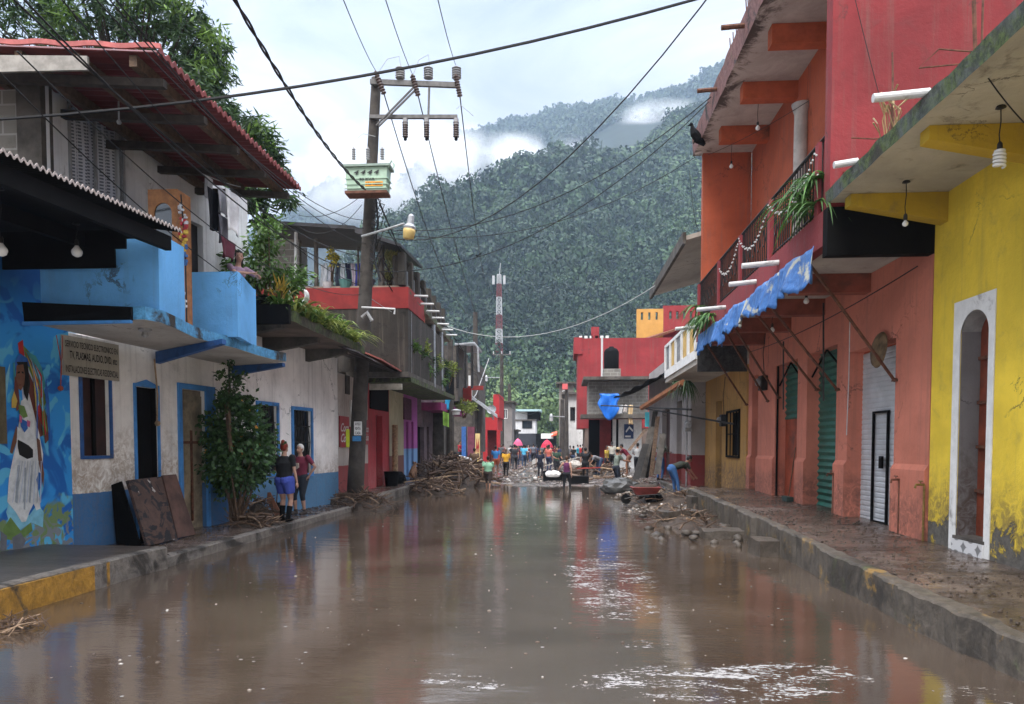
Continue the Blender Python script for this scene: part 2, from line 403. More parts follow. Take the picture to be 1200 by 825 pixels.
# pale painted sky reflections mid right, a scummy raft in front, loose specks everywhere
def blob(cx, cy, rx, ry):
    dx = n.math('DIVIDE', n.math('SUBTRACT', n.x, cx), rx); dy = n.math('DIVIDE', n.math('SUBTRACT', n.y, cy), ry)
    d = n.math('ADD', n.math('MULTIPLY', dx, dx), n.math('MULTIPLY', dy, dy)); return n.math('SUBTRACT', 1, n.step(d, .25, 1))
def cen(px, py): q = onZ(px, py, 0); return q.x, q.y
S = []
for px, py, rx, ry, k in [(712, 672, .85, 2.6, .17), (725, 708, .6, 1.2, .18), (835, 800, 1.4, .6, .18), (745, 755, .25, .3, .17), (700, 650, 1.1, 3, .12), (930, 790, .8, .5, .17), (560, 800, .3, .25, .165), (520, 795, .3, .2, .16), (860, 620, 1.2, 3, .19), (600, 690, 3, 5, .06), (760, 600, 1.6, 5, .15), (1150, 815, .4, .3, .16)]:
    x, y = cen(px, py); S.append(n.math('MULTIPLY', blob(x, y, rx, ry), k))
acc = S[0]
for q in S[1:]: acc = n.math('MAXIMUM', acc, q)
fn = n.noise(3.6, 8, .72, .6, (.55, 1.3, 1)); fs = n.noise(24, 5, .75, .3, (.7, 1.3, 1))
fo = n.step(n.math('ADD', n.math('ADD', n.math('MULTIPLY', fn, .5), n.math('MULTIPLY', fs, .5)), acc), .70, .74)
vor = t.nodes.new('ShaderNodeTexVoronoi'); vor.inputs['Scale'].default_value = 5.5; t.links.new(n.pos, vor.inputs['Vector'])
spk = n.math('MULTIPLY', n.math('LESS_THAN', vor.outputs['Distance'], n.math('MULTIPLY', n.step(n.noise(2.5, 5, .7), .42, .66), .10)), .7)
foam_glint = n.math('MAXIMUM', fo, spk)
col = n.mix(n.math('MULTIPLY', foam_glint, .6), col, (.36, .35, .34))
n.bump(n.math('ADD', n.math('ADD', n.math('MULTIPLY', f1, 1.0), n.math('MULTIPLY', f2, .22)), n.math('ADD', n.math('MULTIPLY', f4, .09), n.math('MULTIPLY', foam_glint, .25))), .5, WBUMP)
n.out(col, n.math('MULTIPLY_ADD', foam_glint, .5, .03)); n.b.inputs['Specular IOR Level'].default_value = 1.0; n.b.inputs['IOR'].default_value = 1.95
water = MB().add([(-7, -5, 0), (5, -5, 0), (5, 45, 0), (-7, 45, 0)], [(0, 1, 2, 3)]).build('water', n.mat); tag(water, 'brown floodwater standing in the street', kind='structure')

# ------------------------------------------------------------------ pavements and kerbs
walk = NT('muddy_pavement'); n = walk; a = n.noise(1.6, 9, .72, .4); b = n.noise(11, 8, .75, .4)
mudm = n.step(a, .4, .62)
col = n.mix(mudm, n.mix(n.step(b, .3, .7), (.085, .062, .052), (.14, .108, .09)), n.mix(n.step(b, .35, .65), (.022, .016, .012), (.065, .046, .034)))
n.bump(n.math('ADD', n.math('MULTIPLY', b, n.math('MULTIPLY_ADD', mudm, .9, .25)), n.math('MULTIPLY', a, .4)), .6, .035)
walkm = n.out(col, n.math('MULTIPLY_ADD', n.step(n.noise(.9, 6, .6), .5, .7), .4, .08)); n.b.inputs['Specular IOR Level'].default_value = .55
walkgrey = plain('pavement_slab', (.062, .050, .041), .32, .45, 2.2, grime=.55, bump=.6, bd=.02)
kerbR = mossy('mossy_kerb', (.085, .072, .058), .33, .4, .6, ylo=.56); kerbY = mossy('yellow_kerb_paint', (.33, .17, .025), .24, 0, .55); kerbG = mossy('worn_kerb', (.16, .14, .12), .12, 0, .6)
def strip(name, poly_in, poly_out, ztop_in, ztop_out, mats, label, kerbw=.16, zlow=-.5, jit=.015):
    """pavement between the street edge (poly_in) and the walls (poly_out); kerb stone in front"""
    mb = MB(); N = len(poly_in)
    vs = []
    for i in range(N):
        a = Vector(poly_in[i]); b = Vector(poly_out[i]); t = (b-a).normalized()
        k = a + t*kerbw
        j = jit*(.5*random.Random(int((a.y+50)/1.15)).uniform(-1, 1)+.4*mnoise.noise(Vector((a.x*1.3, a.y*1.1, 1)))+.5*mnoise.noise(Vector((a.x*1.3, a.y*5.3, 1)))+.18*mnoise.noise(Vector((a.x, a.y*17, 1)))); j2 = jit*.5*mnoise.noise(Vector((a.x, a.y*5.9, 5)))
        vs += [(a.x+j*1.6, a.y, zlow), (a.x+j*1.6, a.y, ztop_in[i]-.02+j2), (a.x+t.x*.03+j, a.y, ztop_in[i]+j2), (k.x, k.y, ztop_in[i]+j2), (b.x, b.y, ztop_out[i]), (b.x, b.y, zlow)]
    fs = []; ms = []
    for i in range(N-1):
        for k in range(5): fs.append((i*6+k, i*6+k+1, (i+1)*6+k+1, (i+1)*6+k)); ms.append(0 if k < 3 else 1)
    fs += [tuple(range(6)), tuple(range((N-1)*6, N*6))[::-1]]; ms += [0, 0]
    n0 = len(mb.v); mb.v += vs; mb.f += fs; mb.m += ms
    o = mb.build(name, mats); return tag(o, label, kind='structure')
def densify(rows, step=.08):
    out = []
    for a, b in zip(rows, rows[1:]):
        k = max(1, int(abs(b[1]-a[1])/step))
        for i in range(k): out.append([a[j]+(b[j]-a[j])*i/k for j in range(len(a))])
    out.append(list(rows[-1])); return out
def mkstrip(name, rows, mats, label, **kw):   # row: xin, Y, zin, xout, zout
    rows = densify(rows)
    strip(name, [(r[0], r[1], 0) for r in rows], [(r[3], r[1], 0) for r in rows], [r[2] for r in rows], [r[4] for r in rows], mats, label, **kw)
mkstrip('pavement_right', [(3.42, 1, .30, 5.6, .30), (3.36, 5.6, .31, 5.6, .33), (3.30, 9.8, .41, 5.6, .42), (3.36, 13, .47, 5.6, .47), (3.36, 18.4, .54, 5.6, .55), (3.36, 20.4, .56, 5.6, .57), ], [kerbR, walkm], 'raised muddy pavement with a mossy kerb on the right', jit=.042)
mkstrip('pavement_right_far', [(3.9, 20.4, .30, 5.6, .30), (3.9, 40, .22, 5.6, .22)], [kerbG, walkm], 'low muddy pavement on the right further along')
mkstrip('pavement_left', [(-5.72, -1, .33, -8.6, .36), (-5.62, 8.0, .32, -8, .34), (-5.55, 10.0, .31, -7.6, .33)], [kerbG, walkgrey], 'raised concrete pavement in front of the mural wall', kerbw=.14)
y0, y1 = onX(0, 690, -5.6).y, onX(122, 690, -5.6).y
mb = MB(); mb.add([(-5.60, y0-1.2, .0), (-5.555, y1, .0), (-5.555, y1, .24), (-5.60, y0-1.2, .24)], [(0, 1, 2, 3)])
mkstrip('pavement_left_low', [(-5.60, 10.01, .16, -7.6, .16), (-5.52, 14, .15, -7.2, .15), (-5.45, 19.6, .12, -6.9, .13)], [kerbG, walkm], 'low muddy pavement by the white and blue house')
mkstrip('pavement_left_far', [(-5.35, 19.61, .26, -7, .27), (-5.42, 30, .28, -7, .28), (-5.5, 36, .26, -7, .26), (-6.4, 60, .2, -9, .2)], [kerbG, walkm], 'worn pavement in front of the red shop', jit=.05)
# yellow painted faces of the near left kerb
for a, b in [(5.3, 9.3)]:
    o = MB().box(-5.64, -5.592, a, b, -.1, .29).build('kerb_paint', kerbY); tag(o, 'yellow painted kerb face', kind='structure')

# ------------------------------------------------------------------ forested hills
crest = [(-.62, .12), (-.4, .15), (-.3, .21), (-.235, .278), (-.2, .292), (-.16, .318), (-.115, .336), (-.07, .348), (-.02, .36), (.05, .39), (.115, .416), (.2, .442), (.3, .48), (.6, .56)]
cx_, cy_ = zip(*crest)
def hill_np(X, Y):
    t = X/Y; e = np.interp(t, cx_, cy_)
    nz = np.zeros_like(X)
    for s, a, ph in [(.011, 14, 0), (.023, 7, 2), (.05, 2.5, 5)]:
        nz += a*np.sin(X*s*1.3+ph+1.7*np.sin(Y*s*.7+ph))*np.cos(Y*s*.8+ph*2+1.3*np.sin(X*s+ph))
    gul = -14*np.exp(-((t+.13-.00012*(Y-300))/.035)**2)*np.clip((Y-200)/150, 0, 1)    # ravine
    gul += -10*np.exp(-((t-.09)/.03)**2)*np.clip((Y-250)/150, 0, 1)
    front = .63*(Y-205) + (nz*.8+gul)*np.clip((Y-180)/120, 0, 1)
    Yc = 129/(.63-e); zc = e*Yc + nz*.12
    back = zc - .35*(Y-Yc)
    z = np.minimum(front, back)
    return np.maximum(z, -1.5+0*z)
ux = np.linspace(-.8, .8, 130); uy = np.linspace(140, 1150, 120)
T, Y = np.meshgrid(ux, uy); X = T*Y
V = np.stack([X, Y, hill_np(X, Y)], -1).reshape(-1, 3); k = len(ux)
I = (np.arange(len(uy)-1)[:, None]*k+np.arange(k-1)[None]).ravel(); F = np.stack([I, I+1, I+k+1, I+k], 1)
hm = plain('forest_floor', (.012, .02, .01), .9, .4, .05, bump=0)
tag(np_mesh('hill', V, F, hm, smooth=True), 'steep forested hill closing the valley', kind='structure')
# far ridge
far = [(-.75, .22), (-.5, .27), (-.40, .315), (-.352, .33), (-.315, .35), (-.295, .362), (-.27, .35), (-.24, .33), (-.215, .37), (-.17, .405), (-.14, .418), (-.09, .43), (-.02, .443), (.04, .452), (.09, .463), (.15, .478), (.2, .49), (.4, .56), (.7, .62)]
fx_, fe_ = zip(*far)
def far_np(X, Y):
    t = X/Y; e = np.interp(t, fx_, fe_)-.012
    zc = e*1180 + 5*np.sin(X*.03)+3*np.sin(X*.083+2)
    return np.where(Y < 1180, zc - .62*(1180-Y) + 8*np.sin(X*.02+Y*.013), zc-.4*(Y-1180))
uy2 = np.linspace(700, 1400, 60); T, Y = np.meshgrid(ux, uy2); X = T*Y
V = np.stack([X, Y, np.maximum(far_np(X, Y), -1.5)], -1).reshape(-1, 3)
I = (np.arange(len(uy2)-1)[:, None]*k+np.arange(k-1)[None]).ravel(); F = np.stack([I, I+1, I+k+1, I+k], 1)
tag(np_mesh('mountain', V, F, hm, smooth=True), 'far mountain ridge behind the drifting cloud', kind='structure')
# crowns: leaf clumps scattered over a lumpy crown, thousands of them joined as one canopy
rs = np.random.RandomState(3)
def crown_proto(nq, qs, lobes):
    c = rs.randn(lobes, 3)*[.45, .45, .22]; c[:, 2] = np.abs(c[:, 2])*1.2+.25; r = rs.uniform(.32, .55, lobes)
    L = rs.randint(0, lobes, nq); d = rs.randn(nq, 3); d[:, 2] = np.abs(d[:, 2])*1.1-.25; d /= np.linalg.norm(d, axis=1)[:, None]
    p = c[L]+d*r[L][:, None]*rs.uniform(.75, 1.08, nq)[:, None]
    nrm = d+rs.randn(nq, 3)*.3; nrm /= np.linalg.norm(nrm, axis=1)[:, None]
    a = np.cross(nrm, rs.randn(nq, 3)); a /= np.linalg.norm(a, axis=1)[:, None]; b = np.cross(nrm, a)
    s = rs.uniform(.6, 1.3, nq)[:, None]*qs
    V = np.stack([p-a*s, p+b*s*.75-nrm*s*.3, p+a*s, p-b*s*.75-nrm*s*.3], 1).reshape(-1, 3)
    return V
def canopy(name, label, pts, rad, nq, qs, mat, lobes=7, tintfn=None, parent=None, kind='stuff', extra=None):
    protos = [crown_proto(nq, qs, lobes) for _ in range(9)]
    N = len(pts); ang = rs.uniform(0, 6.28, N); ca, sa = np.cos(ang), np.sin(ang); pi = rs.randint(0, 9, N)
    P = np.stack(protos)[pi]; hz_ = rs.uniform(.8, 1.35, N)
    x = (P[..., 0]*ca[:, None]-P[..., 1]*sa[:, None])*rad[:, None]; y = (P[..., 0]*sa[:, None]+P[..., 1]*ca[:, None])*rad[:, None]; z = P[..., 2]*(rad*hz_)[:, None]
    V = np.stack([x+pts[:, 0:1], y+pts[:, 1:2], z+pts[:, 2:3]], -1).reshape(-1, 3)
    F = np.arange(len(V)).reshape(-1, 4)
    px_, py_ = pts[:, 0], pts[:, 1]; big = .5+.28*np.sin(px_*.021+1.3*np.sin(py_*.013))+.22*np.sin(py_*.03+px_*.011+2)
    tint = np.repeat(np.clip(.55*rs.rand(N)+.55*big-.08, 0, 1), nq*4)
    o = np_mesh(name, V, F, mat, loc=(0, 0, 0), attr=tint); return tag(o, label, kind=kind)
def canopymat(name, cols):
    n = NT(name); at = n.t.nodes.new('ShaderNodeAttribute'); at.attribute_name = 'tint'
    col = n.ramp(at.outputs['Fac'], cols); v = n.math('MULTIPLY_ADD', n.isl, .5, .6)
    vm = n.t.nodes.new('ShaderNodeVectorMath'); vm.operation = 'SCALE'; n.t.links.new(col, vm.inputs[0]); n.t.links.new(v, vm.inputs['Scale'])
    n.out(vm.outputs[0], .6); n.b.inputs['Specular IOR Level'].default_value = .25
    return n.mat
cm = canopymat('forest_leaves', [(0, (.008, .022, .010)), (.4, (.022, .052, .018)), (.75, (.044, .090, .026)), (1, (.10, .155, .042))])
cmf = canopymat('far_forest_leaves', [(0, (.022, .045, .022)), (1, (.05, .085, .035))])
# near hill crowns
N = int(15000*FOREST); t_ = rs.uniform(-.5, .36, N*3); y_ = 175*(850/175)**rs.rand(N*3)
keep = rs.rand(N*3) < (y_/850)**1.0; t_, y_ = t_[keep][:N], y_[keep][:N]
X = t_*y_; Z = hill_np(X, y_)
ec = np.interp(t_, cx_, cy_); ok = (y_ < 129/(.63-ec)+25) & (Z > -1)
X, y_, Z = X[ok], y_[ok], Z[ok]; rad = 3.6+8*rs.rand(len(X))**2.2*np.where(y_ < 330, .72, 1)
nr_ = y_ < 400; P_ = np.stack([X, y_, Z-1.5], 1)
canopy('forest', 'dense green forest on the lower slope of the hill', P_[nr_], rad[nr_], 300, .085, cm, lobes=9)
canopy('forest', 'dense green forest on the upper slope of the hill', P_[~nr_], rad[~nr_], 120, .135, cm)
# bigger pale trees at the foot
N = 160; t_ = rs.uniform(-.24, .26, N); y_ = rs.uniform(150, 235, N); X = t_*y_
Z = np.maximum(hill_np(X, y_), 0)+rs.uniform(-1, 7, N)
cml = canopymat('valley_leaves', [(0, (.04, .075, .025)), (.5, (.075, .125, .04)), (1, (.13, .19, .055))])
canopy('valley_woodland', 'paler green woodland at the foot of the hill', np.stack([X, y_, Z], 1), rs.uniform(3.5, 6.5, N), 420, .085, cml, lobes=10)
N = 3200; t_ = rs.uniform(-.46, .34, N); y_ = rs.uniform(960, 1200, N); X = t_*y_; Z = far_np(X, y_)
canopy('mountain_forest', 'blue green forest on the far ridge', np.stack([X, y_, Z-2], 1), rs.uniform(7, 12, N), 60, .22, cmf)
# drifting cloud between the hill and the far ridge
def cloud(name, label, c, r, dens, seed, scale=.012, thr=.47):
    m = bpy.data.materials.new(name); m.use_nodes = True; t = m.node_tree; t.nodes.remove(t.nodes['Principled BSDF'])
    v = t.nodes.new('ShaderNodeVolumePrincipled'); v.inputs['Color'].default_value = (1, 1, 1, 1); t.links.new(v.outputs[0], t.nodes['Material Output'].inputs['Volume'])
    tcn = t.nodes.new('ShaderNodeTexCoord'); no = t.nodes.new('ShaderNodeTexNoise'); no.inputs['Scale'].default_value = 1; no.inputs['Detail'].default_value = 5; no.inputs['Roughness'].default_value = .55
    mp = t.nodes.new('ShaderNodeMapping'); mp.inputs['Scale'].default_value = (scale, scale*.5, scale*1.5); mp.inputs['Location'].default_value = (seed, seed*2, 0)
    t.links.new(tcn.outputs['Object'], mp.inputs[0]); t.links.new(mp.outputs[0], no.inputs['Vector'])
    ln = t.nodes.new('ShaderNodeMapping'); ln.inputs['Scale'].default_value = (1/r[0], 1/r[1], 1/r[2]); t.links.new(tcn.outputs['Object'], ln.inputs[0])
    L = t.nodes.new('ShaderNodeVectorMath'); L.operation = 'LENGTH'; t.links.new(ln.outputs[0], L.inputs[0])
    mr = t.nodes.new('ShaderNodeMapRange'); mr.inputs[1].default_value = 1; mr.inputs[2].default_value = .35; t.links.new(L.outputs['Value'], mr.inputs[0])
    nr = t.nodes.new('ShaderNodeMapRange'); nr.inputs[1].default_value = thr; nr.inputs[2].default_value = thr+.2; t.links.new(no.outputs['Fac'], nr.inputs[0])
    mu = t.nodes.new('ShaderNodeMath'); mu.operation = 'MULTIPLY'; t.links.new(mr.outputs[0], mu.inputs[0]); t.links.new(nr.outputs[0], mu.inputs[1])
    m2 = t.nodes.new('ShaderNodeMath'); m2.operation = 'MULTIPLY'; m2.inputs[1].default_value = dens; t.links.new(mu.outputs[0], m2.inputs[0]); t.links.new(m2.outputs[0], v.inputs['Density'])
    mb = MB(); mb.ball(c, r, 16); o = mb.build(name, m, loc=c, smooth=True); return tag(o, label, kind='stuff')
if CLOUDS:
    def P(px, py, Y): return onY(px, py, Y)
    cloud('mist', 'white mist bank between the two ridges', P(612, 205, 900), (140, 60, 50), .07, 1.3, thr=.46)
    cloud('mist', 'cloud swallowing the left end of the far ridge', P(470, 205, 940), (170, 70, 72), .06, 4.1, thr=.42)
    cloud('mist', 'wisp of mist low on the left hill', P(390, 225, 900), (90, 50, 30), .04, 7.7, thr=.45)
    cloud('mist', 'thin mist high on the right of the ridge', P(770, 145, 960), (90, 50, 26), .04, 9.9, thr=.45)

# ------------------------------------------------------------------ radio mast
TY = 262; b0 = onY(585, 412, TY); t0 = onY(585.5, 322, TY)
tw = thing('radio_mast', 'red and white lattice radio mast rising from the hillside trees', 'mast', b0-Vector((0, 0, 6)))
mr_, mw_ = plain('mast_red', (.16, .035, .03), .6, .1, 1, bump=0), plain('mast_white', (.42, .42, .42), .6, .1, 1, bump=0)
H = t0.z-b0.z+6; z0 = b0.z-6
bands = [0, .27, .42, .57, .76, .9, 1.0]
for i in range(6):
    mb = MB(); za, zb = z0+H*bands[i], z0+H*bands[i+1]
    wf = lambda z: 1.25-(z-z0)/H*.65
    ns = 3
    for sx, sy in ((-1, -1), (1, -1), (1, 1), (-1, 1)): mb.tube([(b0.x+sx*wf(za), TY+sy*wf(za), za), (b0.x+sx*wf(zb), TY+sy*wf(zb), zb)], .17, 4)
    for k in range(ns):
        a, b = za+(zb-za)*k/ns, za+(zb-za)*(k+1)/ns
        for (p, q) in (((-1, -1), (1, -1)), ((1, -1), (1, 1)), ((1, 1), (-1, 1)), ((-1, 1), (-1, -1))):
            mb.tube([(b0.x+p[0]*wf(a), TY+p[1]*wf(a), a), (b0.x+q[0]*wf(b), TY+q[1]*wf(b), b)], .1, 4)
            mb.tube([(b0.x+q[0]*wf(a), TY+q[1]*wf(a), a), (b0.x+p[0]*wf(b), TY+p[1]*wf(b), b)], .1, 4)
            mb.tube([(b0.x+p[0]*wf(b), TY+p[1]*wf(b), b), (b0.x+q[0]*wf(b), TY+q[1]*wf(b), b)], .12, 4)
    mb.build('lattice_section', mr_ if i % 2 == 0 else mw_, tw)
for sx in (-1, 1):
    MB().box(b0.x+sx*1.9-.4, b0.x+sx*1.9+.4, TY-1.2, TY-.6, t0.z-3.5, t0.z-.5).build('antenna_panel', mw_, tw)
MB().tube([(b0.x, TY, t0.z-1), (b0.x+.5, TY, t0.z+4)], .12, 4).build('antenna_rod', mw_, tw)
# ================================================================== RIGHT SIDE
def text_on(s, fr, rect, d, mat, parent, name='lettering', flip=False, label=None, shear=0, bold=0, depth=.006):
    """flat lettering fitted into a rect (s0,s1,z0,z1) of a frame; flip when s runs right-to-left for the viewer"""
    cu = bpy.data.curves.new('txt', 'FONT'); cu.body = s; cu.align_x = 'CENTER'; cu.offset = bold; cu.shear = shear; cu.extrude = 0; cu.resolution_u = 3
    to = bpy.data.objects.new('txt', cu); COL.objects.link(to); bpy.context.view_layer.update()
    me = bpy.data.meshes.new_from_object(to.evaluated_get(bpy.context.evaluated_depsgraph_get())); bpy.data.objects.remove(to)
    co = [v.co for v in me.vertices]
    x0, x1 = min(c.x for c in co), max(c.x for c in co); y0, y1 = min(c.y for c in co), max(c.y for c in co)
    s0, s1, z0, z1 = rect; mb = MB()
    vs = []
    for c in co:
        u = (c.x-x0)/(x1-x0); v = (c.y-y0)/(y1-y0)
        vs.append(fr.p(s1-(s1-s0)*u if flip else s0+(s1-s0)*u, d, z0+(z1-z0)*v))
    mb.add(vs, [tuple(p.vertices) for p in me.polygons]); bpy.data.meshes.remove(me)
    o = mb.build(name, mat, parent, loc=vs[0])
    if label: o['label'] = label
    return o
def frame_bars(mb, fr, r, w, d0, d1, bottom=True):
    a, b, c, e = r
    mb.box(a-w, a, d0, d1, c-(w if bottom else 0), e+w, fr); mb.box(b, b+w, d0, d1, c-(w if bottom else 0), e+w, fr)
    mb.box(a, b, d0, d1, e, e+w, fr)
    if bottom: mb.box(a, b, d0, d1, c-w, c, fr)
def bars(mb, fr, r, nx, nz, t, d):
    a, b, c, e = r
    for i in range(1, nx): s = a+(b-a)*i/nx; mb.box(s-t, s+t, d-t, d+t, c, e, fr)
    for i in range(1, nz): z = c+(e-c)*i/nz; mb.box(a, b, d-t*.8, d+t*.8, z-t, z+t, fr)
def bulb(loc, cord, r, name, label, parent=None, spiral=False, group=None):
    """hanging lamp: ceiling cup, cord, holder, bulb"""
    p = Vector(loc); t = thing(name, label, 'light bulb', p, group)
    mb = MB(); mb.lathe([(.035, 0), (.05, -.02), (.02, -.03)], p, 8); mb.tube([p, p+Vector((.01, .01, -cord*.4)), p+Vector((-.008, 0, -cord*.75)), p+Vector((0, 0, -cord))], .006, 5); mb.build('cord', M['wirem'], t)
    q = p-Vector((0, 0, cord)); mb = MB(); mb.lathe([(.012, .02), (.024, 0), (.026, -.05), (.02, -.06)], q, 8); mb.build('lamp_holder', M['steel'], t)
    q = q-Vector((0, 0, .06)); mb = MB()
    if spiral:
        pts = [q+Vector((math.cos(a)*r*.85, math.sin(a)*r*.85, -.02-a/6.28*r*.62)) for a in [i*.45 for i in range(58)]]
        mb.tube(pts, r*.26, 6); mb.lathe([(r*.9, 0), (r*.95, -.02), (r*.6, -.03)], q, 10)
    else: mb.lathe([(r*.35, 0), (r*.5, -r*.3), (r*.95, -r*.9), (r, -r*1.3), (r*.8, -r*1.85), (r*.3, -r*2.15), (.001, -r*2.2)], q, 12)
    mb.build('bulb', M['bulb'], t, smooth=True); return t
def tuft(name, mat, base, n, L, spread, wdt, parent=None, droop=.5, up_=1.0, seed=1):
    """strap leaves arching out of one base"""
    r = random.Random(seed); mb = MB(); base = Vector(base)
    for i in range(n):
        a = r.uniform(0, 6.283); el = r.uniform(.25, 1)*up_; l = L*r.uniform(.55, 1.1)
        d = Vector((math.cos(a)*spread, math.sin(a)*spread, el)).normalized(); sd_ = d.cross(Vector((0, 0, 1))); sd_ = sd_.normalized() if sd_.length > .01 else Vector((1, 0, 0))
        o = base+Vector((r.uniform(-1, 1), r.uniform(-1, 1), 0))*L*.12; prev = None; k = 5; vs = []
        for j in range(k+1):
            u = j/k; p = o+d*l*u-Vector((0, 0, droop*l*u*u*1.2)); ww = wdt*(1-u**2)*(.5+min(u*3, .5)); vs += [p-sd_*ww, p+sd_*ww]
        mb.add(vs, [(2*j, 2*j+1, 2*j+3, 2*j+2) for j in range(k)])
    return mb.build(name, mat, parent, loc=base)
def leaves_np(pts, dirs, L, Wd, rs_, droop=0):
    """one folded leaf (2 quads -> 4 verts diamond) per point"""
    n = len(pts); d = dirs+rs_.randn(n, 3)*.5; d[:, 2] -= droop; d /= np.linalg.norm(d, axis=1)[:, None]
    a = np.cross(d, rs_.randn(n, 3)); a /= np.linalg.norm(a, axis=1)[:, None]
    l = (L*rs_.uniform(.45, 1.35, n))[:, None]; w_ = (Wd*rs_.uniform(.7, 1.2, n))[:, None]
    V = np.stack([pts, pts+d*l*.45-a*w_, pts+d*l, pts+d*l*.45+a*w_], 1).reshape(-1, 3)
    return V, np.arange(4*n).reshape(-1, 4)
greenA = leafmat('plant_leaf', (.03, .06, .012), (.07, .14, .025)); greenB = leafmat('pale_leaf', (.08, .13, .02), (.22, .26, .06)); greenD = leafmat('dark_leaf', (.012, .03, .012), (.035, .075, .02))
dry = leafmat('dry_stalk', (.16, .11, .05), (.3, .22, .1))

# ---------------- yellow house
YB = 10.42
yh = thing('yellow_house', 'bright yellow house with a white arched doorway and peeling paint near the ground', 'house', (5.5, 6.5, .3))
ym = paint('yellow_wall_paint', (.80, .58, .055), mud=(1.6, .8, (.14, .105, .05), .8), peel=(1.5, .56, (.13, .12, .105)), grime=.28, streak=.25)
so_r = FR.rect(1116, 344, 1164, 655); hole = FR.rect(1123.5, 366, 1157, 646)
z_so = FR.hit(1163, 340)[1]; hole = (hole[0], hole[1], .58, hole[3]+.02)
mb = MB(); wall(mb, FR, 2.0, YB, .2, 5.0, .3, [hole]); mb.build('wall', ym, yh); mb = MB(); arch_fill(mb, FR, hole, .3, .3); mb.build('arch_soffit', M['greypor'], yh)
so_r = (so_r[0], so_r[1], .40, z_so)
surr = MB(); wall(surr, FR, so_r[0], so_r[1], .40, so_r[3], .012, [(hole[0], hole[1], 0, hole[3])], d=.014); arch_fill(surr, FR, hole, .3, .012, d=.0175)
dr = surr.build('door_surround', M['white'], yh)
jm = paint('bare_grey_plaster', (.20, .19, .195), mud=(1.9, 1.1, (.07, .045, .035), .9), grime=.7, streak=.5)
MB().box(hole[1]-.012, hole[1]-.004, -.235, -.004, .601, hole[3]-.2, FR).build('door_jamb', jm, yh)
mb = MB(); mb.box(hole[0], hole[1], -.29, -.235, .60, hole[3], FR); dl = mb.build('door', plain('red_brown_door', (.17, .04, .02), .6, .4, 4, grime=.3), yh)
mb = MB(); bars(mb, FR, (hole[0], hole[1], .61, hole[3]), 2, 5, .02, -.22); mb.build('door_frame', M['rust'], dl)
tile = NT('patterned_tile'); vo = tile.t.nodes.new('ShaderNodeTexWave'); vo.wave_type = 'RINGS'; vo.inputs['Scale'].default_value = 2.2; vo.inputs['Distortion'].default_value = 2
vm_ = tile.t.nodes.new('ShaderNodeVectorMath'); vm_.operation = 'WRAP'; vm_.inputs[1].default_value = (.16, .16, .16); vm_.inputs[2].default_value = (-.16, -.16, -.16); tile.t.links.new(tile.pos, vm_.inputs[0]); tile.t.links.new(vm_.outputs[0], vo.inputs['Vector'])
tilem = tile.out(tile.mix(tile.step(vo.outputs['Fac'], .55, .75), (.62, .62, .62), (.2, .2, .2)), .3)
MB().box(hole[0]-.03, hole[1]+.03, -.3, .03, .56, .60, FR).build('doorstep', M['darkconc'], yh)
MB().box(hole[0]-.03, hole[1]+.03, .016, .04, .30, .559, FR).build('tiled_riser', tilem, yh)
# eave slab
mb = MB(); ex = 3.57
N = 70; vs = []
for i in range(N+1):
    Y = 1.5+(YB+.12-1.5)*i/N; j = .018*mnoise.noise(Vector((Y*2, 3, 1))); j2 = .03*mnoise.noise(Vector((Y*3.1, 8, 1)))
    vs += [(ex+j, Y, 5.0), (ex-.02+j, Y, 5.18+j2), (ex+.14, Y, 5.20+j2), (8, Y, 5.22), (8, Y, 5.0)]
fs = [(i*5+k, i*5+(k+1) % 5, (i+1)*5+(k+1) % 5, (i+1)*5+k) for i in range(N) for k in range(5)]+[tuple(range(5)), tuple(range(N*5, N*5+5))[::-1]]
ms = [0 if k in (0, 1, 2) else 1 for i in range(N) for k in range(5)]+[0, 0]
mb.v = vs; mb.f = fs; mb.m = ms
es = mb.build('eave_slab', [mossy('mossy_eave', (.085, .095, .095), .52, 0, .8), paint('cream_soffit', (.44, .40, .31), grime=.6, streak=.1, sub=(.1, .08, .06))], yh)
ybm = paint('yellow_beam_paint', (.48, .32, .03), grime=.4, streak=.2)
for Yb in (10.18, 8.1, 6.2, 4.3):
    MB().prism([(3.72, Yb-.1, 4.997), (3.72, Yb-.1, 4.86), (4.947, Yb-.1, 4.62), (4.947, Yb-.1, 4.997)], (0, .2, 0)).build('bracket_beam', ybm, yh)
for (px, py, qx, L) in ((1083, 105, 1003, 0), (1000, 190, 962, 0)):
    a = onX(px, py, ex); bx = (qx-660)/870*a.y
    mb = MB(); mb.tube([(ex+.05, a.y, 5.24), (bx, a.y, 5.20)], .042, 12); mb.build('drain_pipe', M['pvc'], yh)
# tap on the yellow wall
def tap(px, py_top, py_bot, label, mat):
    s, z = FR.hit(px, py_top, .05); zb = .42
    t = thing('water_tap', label, 'tap', FR.p(s, .05, zb)); mb = MB()
    mb.tube([FR.p(s, .05, zb-.03), FR.p(s, .05, z)], .016, 8); mb.build('pipe', mat, t)
    mb = MB(); mb.tube([FR.p(s, .05, z), FR.p(s, .16, z), FR.p(s, .17, z-.05)], .017, 8); mb.tube([FR.p(s-.05, .1, z+.05), FR.p(s+.05, .1, z+.05)], .01, 6); mb.tube([FR.p(s, .1, z), FR.p(s, .1, z+.05)], .008, 6); mb.build('spout', mat, t)
tap(1083, 568, 640, 'brass tap on a pipe against the yellow wall', plain('brass_tap', (.25, .17, .06), .45, .4, 20, .6)); tap(1054, 562, 632, 'dark tap on a bent pipe at the end of the salmon wall', M['rust']); tap(977, 555, 608, 'dark tap on the pillar between the green and white shutters', M['rust'])
s_, z_ = FR.hit(1174, 150)
